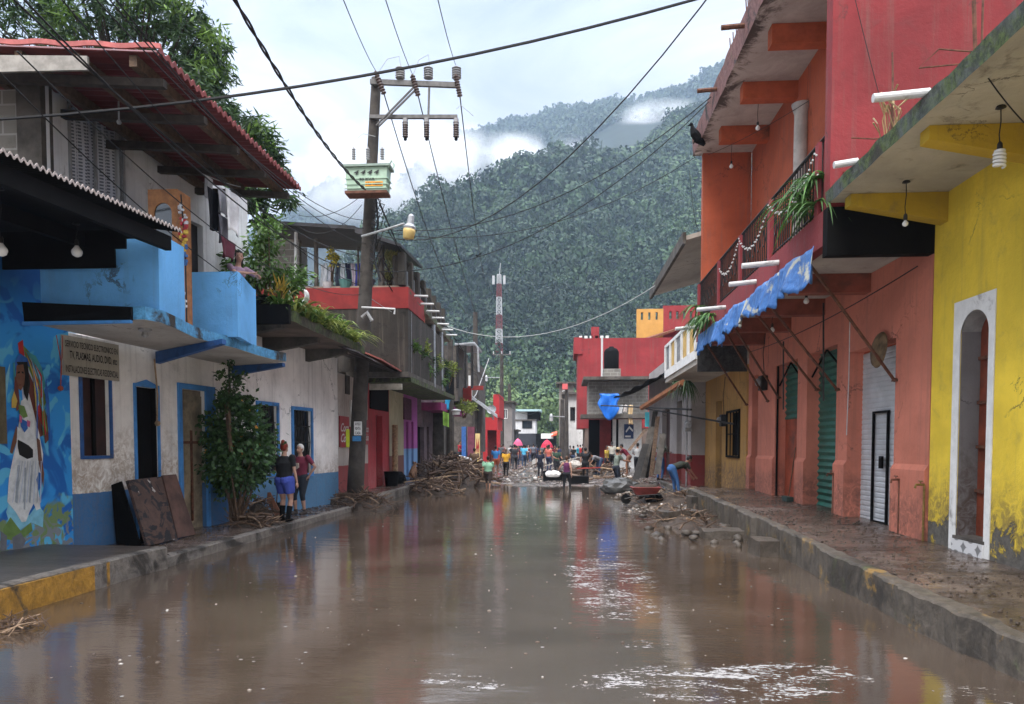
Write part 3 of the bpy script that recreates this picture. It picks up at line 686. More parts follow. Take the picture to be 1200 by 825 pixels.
p = onZ(1173, 124, 5.0); bulb((p.x, p.y, 5.0), .36, .055, 'spiral_bulb', 'white spiral bulb hanging from the cream eave of the yellow house', spiral=True)
p = onZ(1062, 212, 5.0); bulb((p.x, p.y, 5.0), .42, .035, 'hanging_bulb', 'small bare bulb on a crooked cord under the far end of the yellow house eave')
# weeds and rods on the eave edge
q = onX(1045, 135, ex+.1)
wd = thing('eave_weeds', 'dry weeds and bent rods growing on the edge of the yellow house roof', 'weeds', (ex+.1, q.y, 5.2))
mb = MB()
for i in range(16):
    b = Vector((ex+.1+rnd.uniform(-.05, .05), q.y+rnd.uniform(-.2, .2), 5.19)); h = rnd.uniform(.2, .6); mb.tube([b, b+Vector((rnd.uniform(-.1, .1), rnd.uniform(-.08, .08), h*.6)), b+Vector((rnd.uniform(-.15, .15), rnd.uniform(-.15, .15), h))], [.006, .005, .012], 4)
mb.build('stalks', dry, wd)
mb = MB()
for i in range(3): b = Vector((ex+.12, q.y+.03*i, 5.19)); mb.tube([b, b+Vector((.02*i-.02, .02, .95-.1*i))], .009, 5)
mb.tube([(ex+.1, q.y, 5.2), (ex-.05, q.y+.1, 5.22), (ex-.3, q.y+.1, 5.24)], .008, 5); mb.build('rebar', M['rust'], wd)
q = onX(1137, 60, ex+.1); mb = MB(); mb.tube([(ex+.15, q.y, 5.18), (ex+.12, q.y, 5.75)], .02, 6); mb.tube([(ex+.12, q.y, 5.3), (ex-.15, q.y+.05, 5.36), (ex-.3, q.y+.1, 5.22), (ex+.1, q.y, 5.2)], .008, 5); mb.tube([(ex+.2, q.y, 5.18), (ex+.2, q.y, 6.1)], .01, 5)
tag(mb.build('bent_rebar', M['rust'], loc=(ex+.15, q.y, 5.18)), 'bent iron rods sticking up from the yellow house eave', 'rebar')

# ---------------- orange house
OY0, OY1, UX = 10.45, 20.35, 3.58
oh = thing('orange_house', 'tall salmon orange house with roller shutters and an iron railed balcony', 'house', (4.95, 15, .4))
om = paint('salmon_wall_paint', (.58, .20, .135), mud=(1.3, .5, (.08, .05, .04), .6), grime=.3, streak=.4, sub=(.35, .15, .1))
omd = paint('upper_orange_paint', (.44, .10, .045), grime=.3, streak=.5, sub=(.2, .1, .08))
redw = paint('crimson_gable_paint', (.22, .028, .031), grime=.7, streak=.5, sub=(.3, .07, .07), ztop=None)
mar = paint('maroon_paint', (.22, .035, .04), grime=.5, streak=.5)
def opening(x0, yt, x1): s = FR.rect(x0, yt, x1, 600); return (s[0], s[1], .2, s[3])
H1 = opening(993, 405, 1048); H2 = opening(945, 410, 979.5); H3 = opening(908, 425, 934); H4 = opening(881, 440, 888)
mb = MB(); wall(mb, FR, OY0, OY1, .2, 4.5, .3, [H1, H2, H3, H4]); mb.build('ground_floor_wall', om, oh)
# plinths of the pillars
mb = MB()
for a, b in [(OY0, H1[0]), (H1[1], H2[0]), (H2[1], H3[0]), (H3[1], H4[0]), (H4[1], OY1)]:
    mb.box(a+.002, b-.01, .001, .05, .25, 1.38, FR); mb.prism([FR.p(a+.002, .001, 1.46), FR.p(a+.002, .05, 1.38), FR.p(a+.002, .001, 1.38)], FR.d*(b-a-.012))
build_split(mb, 'pillar_plinth', om, oh, merge=.01)
def shutter(name, h, z0, z1, mat, label, step, amp):
    mb = MB(); n = int((z1-z0)/step); vs = []
    for i in range(n*4+1):
        z = z0+(z1-z0)*i/(n*4); d = -.24+amp*(math.sin(i/4*2*math.pi) if step > .1 else (0 if i % 4 else -1)); vs += [FR.p(h[0]+.01, d, z), FR.p(h[1]-.01, d, z)]
    mb.add(vs, [(2*i, 2*i+1, 2*i+3, 2*i+2) for i in range(n*4)])
    o = mb.build(name, mat, oh); o['label'] = label; return o
grn = plain('green_shutter_paint', (.03, .15, .115), .45, .25, 3, .2, grime=.25)
wsh = shutter('roller_shutter', H1, .42, 3.3, plain('white_shutter', (.50, .52, .54), .5, .15, 2, .1, grime=.35), 'white roller shutter with a small barred door', .085, .01)
shutter('roller_shutter', H2, .48, H2[3], grn, 'full height green roller shutter', .13, .022)
z3 = FR.hit(920, 492, -.24)[1]; shutter('roller_shutter', H3, z3, H3[3], grn, 'short green roller shutter above a red panel', .13, .022)
MB().box(H1[0], H1[1], -.28, -.26, 3.3, H1[3], FR).build('door_lintel_panel', omd, oh)
mb = MB(); mb.box(H3[0], H3[1], -.28, -.25, .5, z3, FR); o = mb.build('red_panel', plain('red_panel_paint', (.33, .07, .035), .6, .3, 3, grime=.3), oh)
mb = MB(); mb.box(H4[0], H4[1], -.28, -.2, .5, H4[3], FR); mb.build('side_door', plain('dark_red_door', (.08, .015, .01), .6, .3, 3), oh)
r1 = FR.rect(1025, 484, 1041, 606, -.22); mb = MB(); r1 = (r1[0], r1[1], .48, r1[3]); frame_bars(mb, FR, r1, .035, -.228, -.19)
a, b, c, e = r1; mb.box(a+.1, a+.22, -.2, -.17, 1.35, 1.55, FR); mb.build('wicket_frame', M['black'], wsh)
# arch bars in front of the shutters
mb = MB()
for h, zt in ((H2, H2[3]), (H3, H3[3])):
    c = (h[0]+h[1])/2; mb.tube([FR.p(h[0], -.1, zt-.45), FR.p(c, -.1, zt), FR.p(h[1], -.1, zt-.45)], .02, 5)
mb.tube([FR.p(H3[1]-.02, -.05, .5), FR.p(H3[1]-.02, -.05, H3[3])], .025, 5); mb.build('iron_bars', M['black'], oh)
# balcony slab, beams
mb = MB(); mb.box(UX, 8.5, OY0, OY1, 4.503, 4.60); mb.build('balcony_floor', M['soffit'], oh)
mb = MB(); mb.box(UX-.03, UX+.12, OY0+.16, OY1, 4.47, 4.95); mb.build('balcony_kerb', mar, oh)
mb = MB(); mb.box(UX-.032, 6.2, OY0-.02, OY0+.155, 4.30, 4.94); mb.build('end_beam', M['black'], oh)
mb = MB()
for Yb in (12.6, 14.7, 16.8, 18.9): mb.box(UX+.13, 4.949, Yb-.12, Yb+.12, 4.2, 4.502)
build_split(mb, 'floor_beam', plain('floor_beam_paint', (.24, .07, .045), .8, .3, 3, grime=.3), oh)
# upper floor
arches = [(11.3, 12.2, 4.95, 7.1), (14.1, 15.0, 4.95, 7.1), (16.9, 17.8, 4.95, 7.1)]
mb = MB(); wall(mb, FR, OY0+.25, OY1-.01, 4.601, 9.45, .3, arches)
for h in arches: arch_fill(mb, FR, h, .45, .3)
mb.build('upper_wall', omd, oh)
mb = MB()
for h in arches: mb.box(h[0]-.05, h[1]+.05, -.34, -.31, 4.61, h[3]+.05, FR)
build_split(mb, 'inner_door', M['hole'], oh)
mb = MB()
for Yc in (13.1, 15.9): mb.lathe([(.2, 4.62), (.16, 4.8), (.14, 8.5), (.2, 8.7)], (4.85, Yc, 0), 14)
build_split(mb, 'column', plain('column_plaster', (.48, .44, .40), .7, .2, 3, grime=.4), oh, smooth=True)
MB().box(UX+.0, 8.5, OY0, OY0+.24, 4.951, 10.6).build('gable_wall', redw, oh)
MB().box(UX+.1, 4.94, OY1-.0, OY1+.18, 4.6, 9.449).build('end_wall', omd, oh)
RX = 3.45
N = 60; mb = MB(); vs = []
for i in range(N+1):
    Y = 6+(OY1+.2-6)*i/N; j = .03*mnoise.noise(Vector((Y*1.7, 2, 9))); j2 = .05*mnoise.noise(Vector((Y*2.9, 4, 9)))
    vs += [(RX+j, Y, 9.45), (RX-.03+j, Y, 9.95+j2), (RX+.15, Y, 10+j2), (8.5, Y, 10.1), (8.5, Y, 9.45)]
i0 = 0
fs = [(i*5+k, i*5+(k+1) % 5, (i+1)*5+(k+1) % 5, (i+1)*5+k) for i in range(N) for k in range(5)]+[tuple(range(5)), tuple(range(N*5, N*5+5))[::-1]]
def clipY(vs, y0):
    return [(x, max(Y, y0), z) for x, Y, z in vs]
mb.v = clipY(vs, OY0+.242); mb.f = fs; mb.m = [0 if k in (0, 1, 2) else 1 for i in range(N) for k in range(5)]+[0, 0]
stsof = NT('stained_soffit'); n = stsof; a_ = n.noise(1.6, 9, .72, .6); edge = n.step(n.math('ADD', n.x, n.math('MULTIPLY', n.math('SUBTRACT', a_, .5), 1.6)), 3.75, 3.6)
stm = n.out(n.mix(n.math('MULTIPLY', n.math('SUBTRACT', 1, n.step(n.math('ADD', n.x, n.math('MULTIPLY', n.math('SUBTRACT', a_, .5), 2.2)), 3.45, 3.75)), .9), n.mix(n.step(a_, .3, .7), (.36, .30, .27), (.5, .44, .40)), (.05, .035, .03)), .9)
mb.build('roof_slab', [mossy('roof_edge', (.20, .10, .09), .34, 0, .8), stm], oh)
mb = MB()
for Yb in (12.2, 14.4, 16.6, 18.8): mb.box(RX+.35, 4.949, Yb-.14, Yb+.14, 9.1, 9.449)
build_split(mb, 'roof_beam', plain('orange_beam_paint', (.44, .10, .04), .8, .25, 3, grime=.3), oh)
mb = MB()
for px, py in ((905, 60), (872, 128), (840, 175)):
    a = onX(px, py, RX); mb.tube([(RX+.05, a.y, 9.75), (RX-.45, a.y, 9.72)], .05, 8)
build_split(mb, 'roof_drain_pipe', M['rust'], oh)
mb = MB()
for px, py in ((858, 60), (856, 58), (838, 110)):
    a = onX(px+8, py+20, RX)
    for k in range(3): mb.tube([(RX+.2+.1*k, a.y+.15*k, 9.9), (RX+.15+.1*k, a.y+.15*k, 10.6+.2*k)], .012, 4)
build_split(mb, 'rebar', M['rust'], oh)
# railing between red posts
posts = [FX(UX, 1).hit(px, 400)[0] for px in (955, 900, 866, 841)]+[OY1-.1]
mb = MB()
for Yp in posts: mb.box(UX-.02, UX+.1, Yp-.07, Yp+.07, 4.951, 5.98)
build_split(mb, 'railing_post', mar, oh)
mb = MB(); mb.tube([(UX+.04, OY0+.25, 6.0), (UX+.04, OY1, 6.0)], .03, 6); mb.tube([(UX+.04, OY0+.25, 5.05), (UX+.04, OY1, 5.05)], .015, 5)
Y = OY0+.3
while Y < OY1:
    mb.tube([(UX+.04, Y, 4.95), (UX+.04, Y, 6.0)], .011, 4)
    if int(Y*8) % 3 == 0 and Y > 12.3:
        mb.tube([(UX+.04+.02*math.sin(a), Y+.11*math.cos(a), 5.5+.2*math.sin(a)) for a in [k*.7 for k in range(10)]], .009, 4)
    Y += .125
mb.build('iron_railing', M['steel'], oh)
for Y in (12.0, 13.6, 16.2, 20.0): pass
for px, py, qx in ((905, 303, 862), (880, 325, 848), (846, 355, 812), (820, 375, 788)):
    a = onX(px, py, UX); z = 4.75; Y = (a.y if abs(a.z-z) > 9 else 870*UX/(px-660)); bx = (qx-660)/870*Y
    mb = MB(); mb.tube([(UX, Y, z), (bx, Y, z-.05)], .045, 10); mb.build('drain_pipe', M['pvc'], oh)
# props
mb = MB()
for (x0, y0_, x1, y1_) in ((946, 303, 1049, 447), (894, 348, 982, 458), (880, 359, 958, 458), (857, 378, 913, 467), (848, 385, 900, 471), (828, 403, 875, 475)):
    a = onX(x0, y0_, UX+.02); b = onX(x1, y1_, 4.93); a.z = min(a.z, 4.46); mb.tube([a, b], .024, 6)
    mb.lathe([(.06, 0), (.05, .03), (.02, .05)], b, 6)
build_split(mb, 'awning_strut', M['rust'], oh, merge=.0)
mb = MB()
for px, ya, yb in ((965, 355, 470), (918, 400, 480)): a = onX(px, ya, 4.5); b = onX(px, yb, 4.5); mb.tube([a, b], .016, 5)
build_split(mb, 'hanging_rod', M['steel'], oh)
a = onX(996, 375, 4.8); b = onX(992, 510, 4.8); tag(MB().tube([a, a.lerp(b, .5)+Vector((.01, 0, 0)), b], .008, 5).build('cord', M['pvc'], loc=b), 'white cord hanging between the white and the green shutter', 'cord')
q = onX(1029, 410, 4.86)
mb = MB(); mb.lathe([(.001, .05), (.18, .045), (.26, .01), (.28, -.02), (.2, -.03), (.001, -.03)], q, 22, axis=Matrix.Rotation(R(-84), 3, 'Y') @ Matrix.Rotation(R(0), 3, 'X'))
tag(mb.build('round_tray', plain('rusty_round_sheet', (.15, .10, .055), .8, .6, 5, grime=.5), loc=q), 'battered round brown tray hung above the white shutter', 'tray')
p = onZ(925, 180, 9.45)
for (px, py) in ((888, 163), (857, 208)):
    s = onX(px, py-14, 4.2); bulb((s.x, s.y, 9.45), max(.1, 9.45-s.z-.1), .05, 'globe_bulb', 'round bulb under the orange house roof, %s' % ('by the second beam' if px == 888 else 'in front of the end wall'), group='bulbs under the orange house roof')
for px, py, wh in ((945, 355, 'next to the fraying tarp'), (905, 390, 'above the green shutters')):
    q = onX(px, py-10, 4.3); bulb((q.x, q.y, 4.5), max(.1, 4.5-q.z), .05, 'porch_bulb', 'white bulb under the balcony '+wh, group='bulbs under the balcony')
# fairy lights
mb = MB(); yy = OY0+.4
while yy < 17.5:
    sp = posts; b0_ = max([OY0+.2]+[p for p in posts if p <= yy]); b1_ = min([p for p in posts if p > yy]+[OY1]); u = (yy-b0_)/max(.1, b1_-b0_)
    mb.ball((UX-.03, yy, 5.9-1.7*u*(1-u)+.02*math.sin(yy*30)), .018, 6); yy += .075
fl_ = thing('fairy_lights', 'string of white lights looped along the orange house railing', 'string lights', (UX-.03, 12, 5.8)); build_split(mb, 'lamp', M['pvc'], fl_)
# plants on the balcony
pl = thing('balcony_plant', 'long leaved green plant spilling over the near end of the balcony rail', 'plant', (UX-.05, 11.0, 4.96))
for k in range(6): tuft('leaves', leafmat('strap_leaf', (.02, .06, .015), (.06, .14, .03)) if k == 0 else bpy.data.materials['strap_leaf'], (UX-.05+rnd.uniform(-.05, .1), 10.85+k*.16, 5.2+rnd.uniform(-.1, .5)), 26, .8, 1.2, .024, pl, .75, .8, seed=k)
pl = thing('balcony_plant', 'smaller bushy plant hanging from the far end of the balcony rail', 'plant', (UX-.05, 18.7, 4.96))
for k in range(7): tuft('leaves', bpy.data.materials['strap_leaf'], (UX-.05+rnd.uniform(-.1, .1), 17.8+k*.33, 5.0+rnd.uniform(-.3, .35)), 24, .7, 1.2, .025, pl, .8, .7, seed=20+k)
# torn tarpaulin
tarp = NT('blue_tarpaulin'); n = tarp; a = n.noise(2.2, 5, .6, .4, (1, 1, 1)); tb = n.mix(n.step(a, .58, .64), n.mix(n.step(n.noise(9, 6, .7), .3, .7), (.025, .085, .25), (.06, .17, .42)), (.36, .36, .30))
n.bump(n.noise(6, 6, .6, .5), .6, .05); tarpm = n.out(tb, .45)
mb = MB()
def tf(u, v):
    Y = 10.75+(19.6-10.75)*u
    d = .5+.22*mnoise.noise(Vector((Y*1.3, 0, 0)))+.10*mnoise.noise(Vector((Y*7, 0, 3))); z = 4.58+.02*math.sin(Y*2.1)-.06*abs(math.sin(Y*1.6))-v*d
    return Vector((UX-.09-.10*v*(1+.6*math.sin(Y*4.4+v))-(.01+.022*v)*math.sin(Y*17+2*math.sin(Y*3)), Y+.10*v*math.sin(Y*5), z))
mb.grid(tf, 380, 8); to_ = mb.build('tarpaulin', tarpm, loc=tf(0, 0), smooth=True); sm = to_.modifiers.new('thickness', 'SOLIDIFY'); sm.thickness = .006
tag(to_, 'torn blue tarpaulin sagging along the underside of the orange balcony', 'tarpaulin')
# broom by the red panel, stick
q = FR.p(H3[0]+.1, .12, .52); br = thing('broom', 'broom leaning on the pillar by the red panel', 'broom', q); mb = MB(); mb.tube([q+Vector((0, 0, .1)), q+Vector((.1, -.1, 1.15))], .012, 6); mb.build('handle', M['wood'], br)
mb = MB(); mb.box(q.x-.09, q.x+.04, q.y-.2, q.y+.2, q.z, q.z+.1); mb.build('bristles', plain('green_bristle', (.03, .05, .045), .8, .5, 20), br)
# concrete steps and slabs in the water at the kerb
stone = mossy('wet_step_stone', (.075, .062, .05), .25, 0, .35)
def block(label, px, py, L, Wd, Hh, X=None, rz=0, seed=0, z0=-.25, name='concrete_step'):
    p = onZ(px, py, 0); bm = bmesh.new(); bmesh.ops.create_cube(bm, size=1)
    bmesh.ops.subdivide_edges(bm, edges=bm.edges, cuts=5, use_grid_fill=True)
    for v in bm.verts:
        q = Vector((v.co.x*L, v.co.y*Wd, (v.co.z+.5)*(Hh-z0)+z0)); nn = mnoise.noise_vector(q*3.1+Vector((seed, 0, 0)))*.035; v.co = q+nn
    me = bpy.data.meshes.new('concrete_step'); bm.to_mesh(me); bm.free(); me.materials.append(stone)
    o = bpy.data.objects.new(name, me); COL.objects.link(o); o.location = (p.x, p.y, 0); o.rotation_euler.z = rz
    return tag(o, label, 'step', 'loose steps at the right kerb')
block('cracked concrete slab tilted against the kerb, nearest of the steps', 905, 650, .62, .5, .25, rz=.15, seed=1)
block('low wet step below the taller one in the water', 846, 630, .75, .5, .15, rz=.05, seed=2)
block('upper step against the kerb behind the tilted slab', 876, 622, .55, .55, .33, rz=.05, seed=3)
block('tall dark step at the far corner of the raised pavement', 826, 601, .8, .7, .42, rz=0, seed=4)
block('rough stone lying near the far steps', 797, 612, .9, .5, .26, rz=.4, seed=5)

# ---------------- ochre house with white and yellow balcony
OC0, OC1 = 20.56, 26.4
ch = thing('ochre_house', 'ochre yellow house with a white slab balcony and yellow panels', 'house', (4.95, 23, .3))
ocm = paint('ochre_paint', (.42, .235, .07), mud=(1.4, .6), grime=.35, streak=.6)
hw = FR.rect(853, 483, 867, 534); hd = FR.rect(839, 470, 846, 571); hd = (hd[0], hd[1], .2, hd[3])
mb = MB(); wall(mb, FR, OC0, OC1, .2, 3.9, .3, [hw, hd]); mb.build('wall', ocm, ch)
mb = MB(); mb.box(hw[0], hw[1], -.2, -.15, hw[2], hw[3], FR); wi = mb.build('window', M['hole'], ch); mb = MB(); frame_bars(mb, FR, hw, .06, .002, .05); bars(mb, FR, hw, 4, 2, .015, .01); mb.build('window_grille', M['black'], wi)
MB().box(hd[0], hd[1], -.25, -.2, .3, hd[3], FR).build('door', M['galv'], ch)
MB().box(3.6, 7, OC0, OC1+.3, 3.9, 4.05).build('balcony_slab', M['soffit'], ch)
MB().box(3.62, 4.94, OC0-.05, OC0-.002, 3.7, 4.45).build('stone_end', plain('dark_rubble_stone', (.05, .048, .045), .9, .6, 8, bump=1, bd=.04), ch)
mb = MB(); mb.box(3.56, 3.66, OC0, OC1+.3, 4.051, 4.3); mb.box(3.56, 3.66, OC0, OC1+.3, 5.1, 5.2)
for Y in np.linspace(OC0+.06, OC1+.2, 6): mb.box(3.55, 3.68, Y-.09, Y+.09, 4.3, 5.1)
mb.box(3.66, 4.9, OC0, OC0+.1, 4.051, 5.2); mb.build('parapet', M['white'], ch)
mb = MB()
ys = list(np.linspace(OC0+.06, OC1+.2, 6))
for i in (0, 1, 3): mb.box(3.59, 3.64, ys[i]+.2, ys[i+1]-.2, 4.3, 5.1)
build_split(mb, 'yellow_panel', plain('butter_paint', (.55, .36, .12), .8, .2, 3, grime=.2), ch)
mb = MB()
for i in (2, 4):
    for k in range(8): y = ys[i]+.15+(ys[i+1]-ys[i]-.3)*k/7; mb.tube([(3.61, y, 4.3), (3.61, y, 5.1)], .015, 4)
build_split(mb, 'baluster', M['galv'], ch)
mb = MB(); ea = onX(817, 276, 3.66); mb.add([], [])
z = 7.25
mb.hexa([(3.3, 20.6, z), (6.5, 20.6, z+.9), (6.5, 28.3, z+.9), (3.3, 28.3, z), (3.3, 20.6, z+.12), (6.5, 20.6, z+1.02), (6.5, 28.3, z+1.02), (3.3, 28.3, z+.12)]); mb.build('roof', [M['soffit']], ch)
mb = MB(); mb.box(3.2, 3.29, 20.55, 28.35, z-.1, z+.2); mb.build('fascia', M['darkconc'], ch)
MB().box(5.0, 5.2, OC0, OC1+1.5, 4.05, 7.6).build('upper_wall', plain('upper_cream', (.35, .27, .2), .8, .2, 2, grime=.3), ch)
tx = plain('dark_lettering', (.05, .03, .02), .8, .1, 5, bump=0)
# electric meter + lamp under the balcony
for px, py, nm, lab in ((848, 492, 'electric_meter', 'dark electric meter box on the ochre wall'), (895, 448, 'electric_meter', 'small meter box with dangling wires at the far end of the salmon wall')):
    s, z = FR.hit(px, py, .06); t = thing(nm, lab, 'meter box', FR.p(s, .06, z)); MB().box(s-.16, s+.16, .002, .16, z-.2, z+.16, FR).build('box', M['steel'], t, bevel=.02)
    mb = MB(); mb.lathe([(.09, 0), (.09, .07), (.05, .1)], FR.p(s, .16, z), 12, axis=Matrix.Rotation(R(-90), 3, 'Y')); mb.build('dial', M['greypor'], t)
    mb = MB(); mb.tube([FR.p(s, .05, z+.16), FR.p(s+.1, .06, z+.7), FR.p(s-.1, .05, z+1.3)], .01, 5); mb.build('wire', M['wirem'], t)

# ---------------- grey rendered house behind
gx = 4.48; G = FX(gx, 1)
gh = thing('grey_house', 'grey rendered house with tall dark doors behind the leaning boards', 'house', (gx, 32, .2))
gm_ = paint('grey_render', (.36, .33, .315), dado=(1.35, (.20, .03, .03)), mud=(1.0, .5), grime=.25)
hs = []
for x0, yt, x1, yb in ((793, 470, 799, 550), (776, 480, 785, 552), (765.5, 492, 769, 552)):
    r = G.rect(x0, yt, x1, yb); hs.append((r[0], r[1], .2, r[3]))
mb = MB(); wall(mb, G, 26.75, 39.5, .1, 5.4, .3, hs); mb.box(gx+.001, 7, 26.5, 26.749, .1, 5.4); mb.build('wall', gm_, gh)
for h in hs: MB().box(h[0], h[1], -.28, -.2, .1, h[3], G).build('door', plain('dark_brown_door', (.05, .02, .015), .6, .3, 3) if h is hs[0] else bpy.data.materials['dark_brown_door'], gh)
s = G.hit(805, 480)[0]
q = onY(806, 445, 26.2); mb = MB(); mb.tube([(q.x, 26.3, .2), (q.x, 26.3, 4.6)], .03, 6); tag(mb.build('conduit_pipe', M['galv'], loc=(q.x, 26.3, .2)), 'thin grey service pipe up the corner of the grey house', 'pipe')
mb = MB(); q = onY(806, 500, 26.25); mb.box(q.x-.13, q.x+.13, 26.15, 26.35, q.z-.18, q.z+.2); mb.lathe([(.12, 0), (.12, .12)], (q.x, 26.15, q.z+.05), 12, axis=Matrix.Rotation(R(90), 3, 'X')); tag(mb.build('electric_meter', M['galv'], loc=q, bevel=.02), 'round glass electric meter on the grey service pipe', 'meter box')
# black awning with a rusty brown front beam
A1, A2 = onX(782, 431, 3.7), onX(716, 470, 2.6); zA = 4.3
mb = MB()
def aw(u, v):
    Y = 26.9+13.5*u; x = 3.45-.75*u+(1.2+.9*u)*v; return Vector((x, Y, 4.22+.95*v-.22*math.sin(math.pi*v)-.05*math.sin(u*25)*(1-v)))
mb.grid(aw, 30, 8); ao = mb.build('shop_awning', M['black'], loc=aw(0, 0)); sm = ao.modifiers.new('thickness', 'SOLIDIFY'); sm.thickness = .03; tag(ao, 'black cloth awning sagging in front of the grey house', 'awning')
mb = MB(); a = onX(800, 448, 3.6); b = onX(752, 478, 2.9); mb.tube([a, b], (.1), 5); tag(mb.build('roof_beam', plain('brown_gutter', (.23, .09, .04), .7, .4, 4), loc=b), 'rusty brown gutter slanting below the black awning', 'gutter')
hp = thing('hanging_plant', 'trailing green plant hanging under the white balcony', 'plant', onX(800, 445, 3.75))
for k in range(3): tuft('leaves', greenD, onX(793+6*k, 446, 3.75), 26, .55, 1.3, .03, hp, 1.2, .3, seed=50+k)

# ---------------- crimson house at the bend and its neighbours
F50 = FY(50)
x0, x1 = onY(677, 400, 50).x, onY(812, 400, 50).x
rh = thing('crimson_house', 'big crimson walled house at the bend with a black water tank on it', 'house', ((x0+x1)/2, 50, .2))
rm = paint('crimson_render', (.27, .032, .036), grime=.2, streak=.5, sub=(.2, .06, .06))
zt, zb = onY(730, 396, 50).z, onY(700, 502, 50).z
mb = MB(); mb.box(x0, x1, 50, 54, zb, zt); mb.box(x0-.25, x0+.3, 49.9, 54, onY(675, 415, 50).z, zt+.05)
mb.box(onY(700, 395, 50).x-.4, onY(702, 395, 50).x, 50, 50.3, zt, onY(700, 383, 50).z); mb.build('wall', rm, rh)
MB().box(x0+.5, x1, 50.05, 54, .1, zb).build('ground_floor', plain('ground_floor_dark', (.16, .12, .10), .8, .4, 1, grime=.4), rh)
mb = MB(); 
for i in range(6): mb.box(x0+.1+.35*i, x0+.3+.35*i, 50, 50.2, zt, zt+.16)
build_split(mb, 'coping_brick', M['white'], rh)
# house in front (grey blocks, balcony with blue barrel)
F44 = FY(44.5)
fx0, fx1 = onY(690, 440, 44.5).x, onY(760, 440, 44.5).x
bh = thing('block_house', 'grey block house with a cluttered balcony under the crimson wall', 'house', ((fx0+fx1)/2, 44.5, .2))
blk = NT('concrete_block'); n = blk; bt = n.t.nodes.new('ShaderNodeTexBrick'); bt.inputs['Scale'].default_value = 1; bt.inputs['Brick Width'].default_value = .4; bt.inputs['Row Height'].default_value = .2; bt.inputs['Mortar Size'].default_value = .014
cb = n.t.nodes.new('ShaderNodeCombineXYZ'); n.ln(n.math('ADD', n.x, n.y), cb.inputs[0]); n.ln(n.z, cb.inputs[1]); n.t.links.new(cb.outputs[0], bt.inputs['Vector'])
bt.inputs['Color1'].default_value = (.17, .16, .14, 1); bt.inputs['Color2'].default_value = (.23, .215, .19, 1); bt.inputs['Mortar'].default_value = (.30, .29, .27, 1)
n.bump(n.math('ADD', n.math('MULTIPLY', bt.outputs['Fac'], -.6), n.noise(30, 5, .7)), .5, .02)
blockm = n.out(n.mix(n.math('MULTIPLY', n.step(n.noise(1.3, 8, .7), .5, .7), .6), bt.outputs[0], (.07, .06, .05)), .95)
z_a, z_b = onY(700, 447, 44.5).z, onY(700, 487, 44.5).z
mb = MB(); mb.box(fx0, fx1, 44.5, 48, z_b, z_a); mb.build('upper_wall', blockm, bh)
mb = MB(); mb.box(fx0-.35, fx1, 43.2, 48.2, z_a, z_a+.18); mb.build('roof_slab', M['darkconc'], bh)
mb = MB(); mb.box(fx0-.5, fx1+1, 42.5, 44.49, z_b-.22, z_b); mb.build('balcony_slab', M['darkconc'], bh)
mb = MB(); wy = 44.4
x_ = lambda px: onY(px, 500, 44.4).x
mb.box(x_(729), x_(752), wy, wy+.3, .1, z_b-.23); mb.build('white_wall', M['white'], bh)
mb = MB(); mb.box(x_(703), x_(716), wy+.05, wy+.3, .1, z_b-.23); mb.build('door', plain('red_wood_door', (.17, .02, .02), .6, .3, 3, grime=.2), bh)
mb = MB(); mb.box(x_(718), x_(722), wy, wy+.3, .1, z_b-.23); mb.box(x_(725), x_(728.9), wy, wy+.3, .1, z_b-.23); build_split(mb, 'pillar', M['white'], bh)
mb = MB(); mb.box(x_(716.01), x_(729), wy+.31, wy+.4, .1, z_b-.23); mb.box(x_(690), x_(702.9), wy+.2, wy+.4, .1, z_b-.23); build_split(mb, 'dark_opening', M['hole'], bh)
mb = MB(); r = F44.rect(731.5, 497, 742.5, 514, .15); mb.box(r[0], r[1], .12, .17, r[2], r[3], F44)
sg = tag(mb.build('blue_sign', plain('sign_blue', (.02, .045, .13), .4, .1, 5, bump=0), loc=F44.p(r[0], .15, r[2])), 'blue sign with a white roof mark on the white wall', 'sign')
a, b, c, e = r; wdt = b-a; mb = MB()
mb.prism([F44.p(a+wdt*.15, .175, c+.45), F44.p(a+wdt*.55, .175, c+.75), F44.p(a+wdt*.95, .175, c+.5), F44.p(a+wdt*.9, .175, c+.4), F44.p(a+wdt*.55, .175, c+.6), F44.p(a+wdt*.2, .175, c+.35)], (0, -.01, 0)); mb.box(a+wdt*.1, a+wdt*.7, .172, .182, c+.08, c+.18, F44); mb.build('white_mark', M['white'], sg)
# water tank
q = onY(717, 455, 44.8); zt2 = onY(717, 406, 44.8).z; zbt = onY(717, 432, 44.8).z
t = thing('water_tank', 'black plastic water tank on a block stand against the crimson wall', 'water tank', (q.x, 45.4, z_a+.18))
MB().box(q.x-.52, q.x+.52, 44.8, 46.0, z_a+.18, zbt).build('stand', blockm, t)
MB().lathe([(.42, zbt), (.45, zbt+.05), (.45, zt2-.25), (.35, zt2-.08), (.15, zt2), (.14, zt2+.06)], (q.x, 45.4, 0), 20).build('tank', M['black'], t, smooth=True)
MB().tube([(q.x-.6, 44.7, z_a+.2), (q.x-.6, 44.7, onY(712, 395, 44.7).z)], .06, 6).build('pipe', M['pvc'], t)
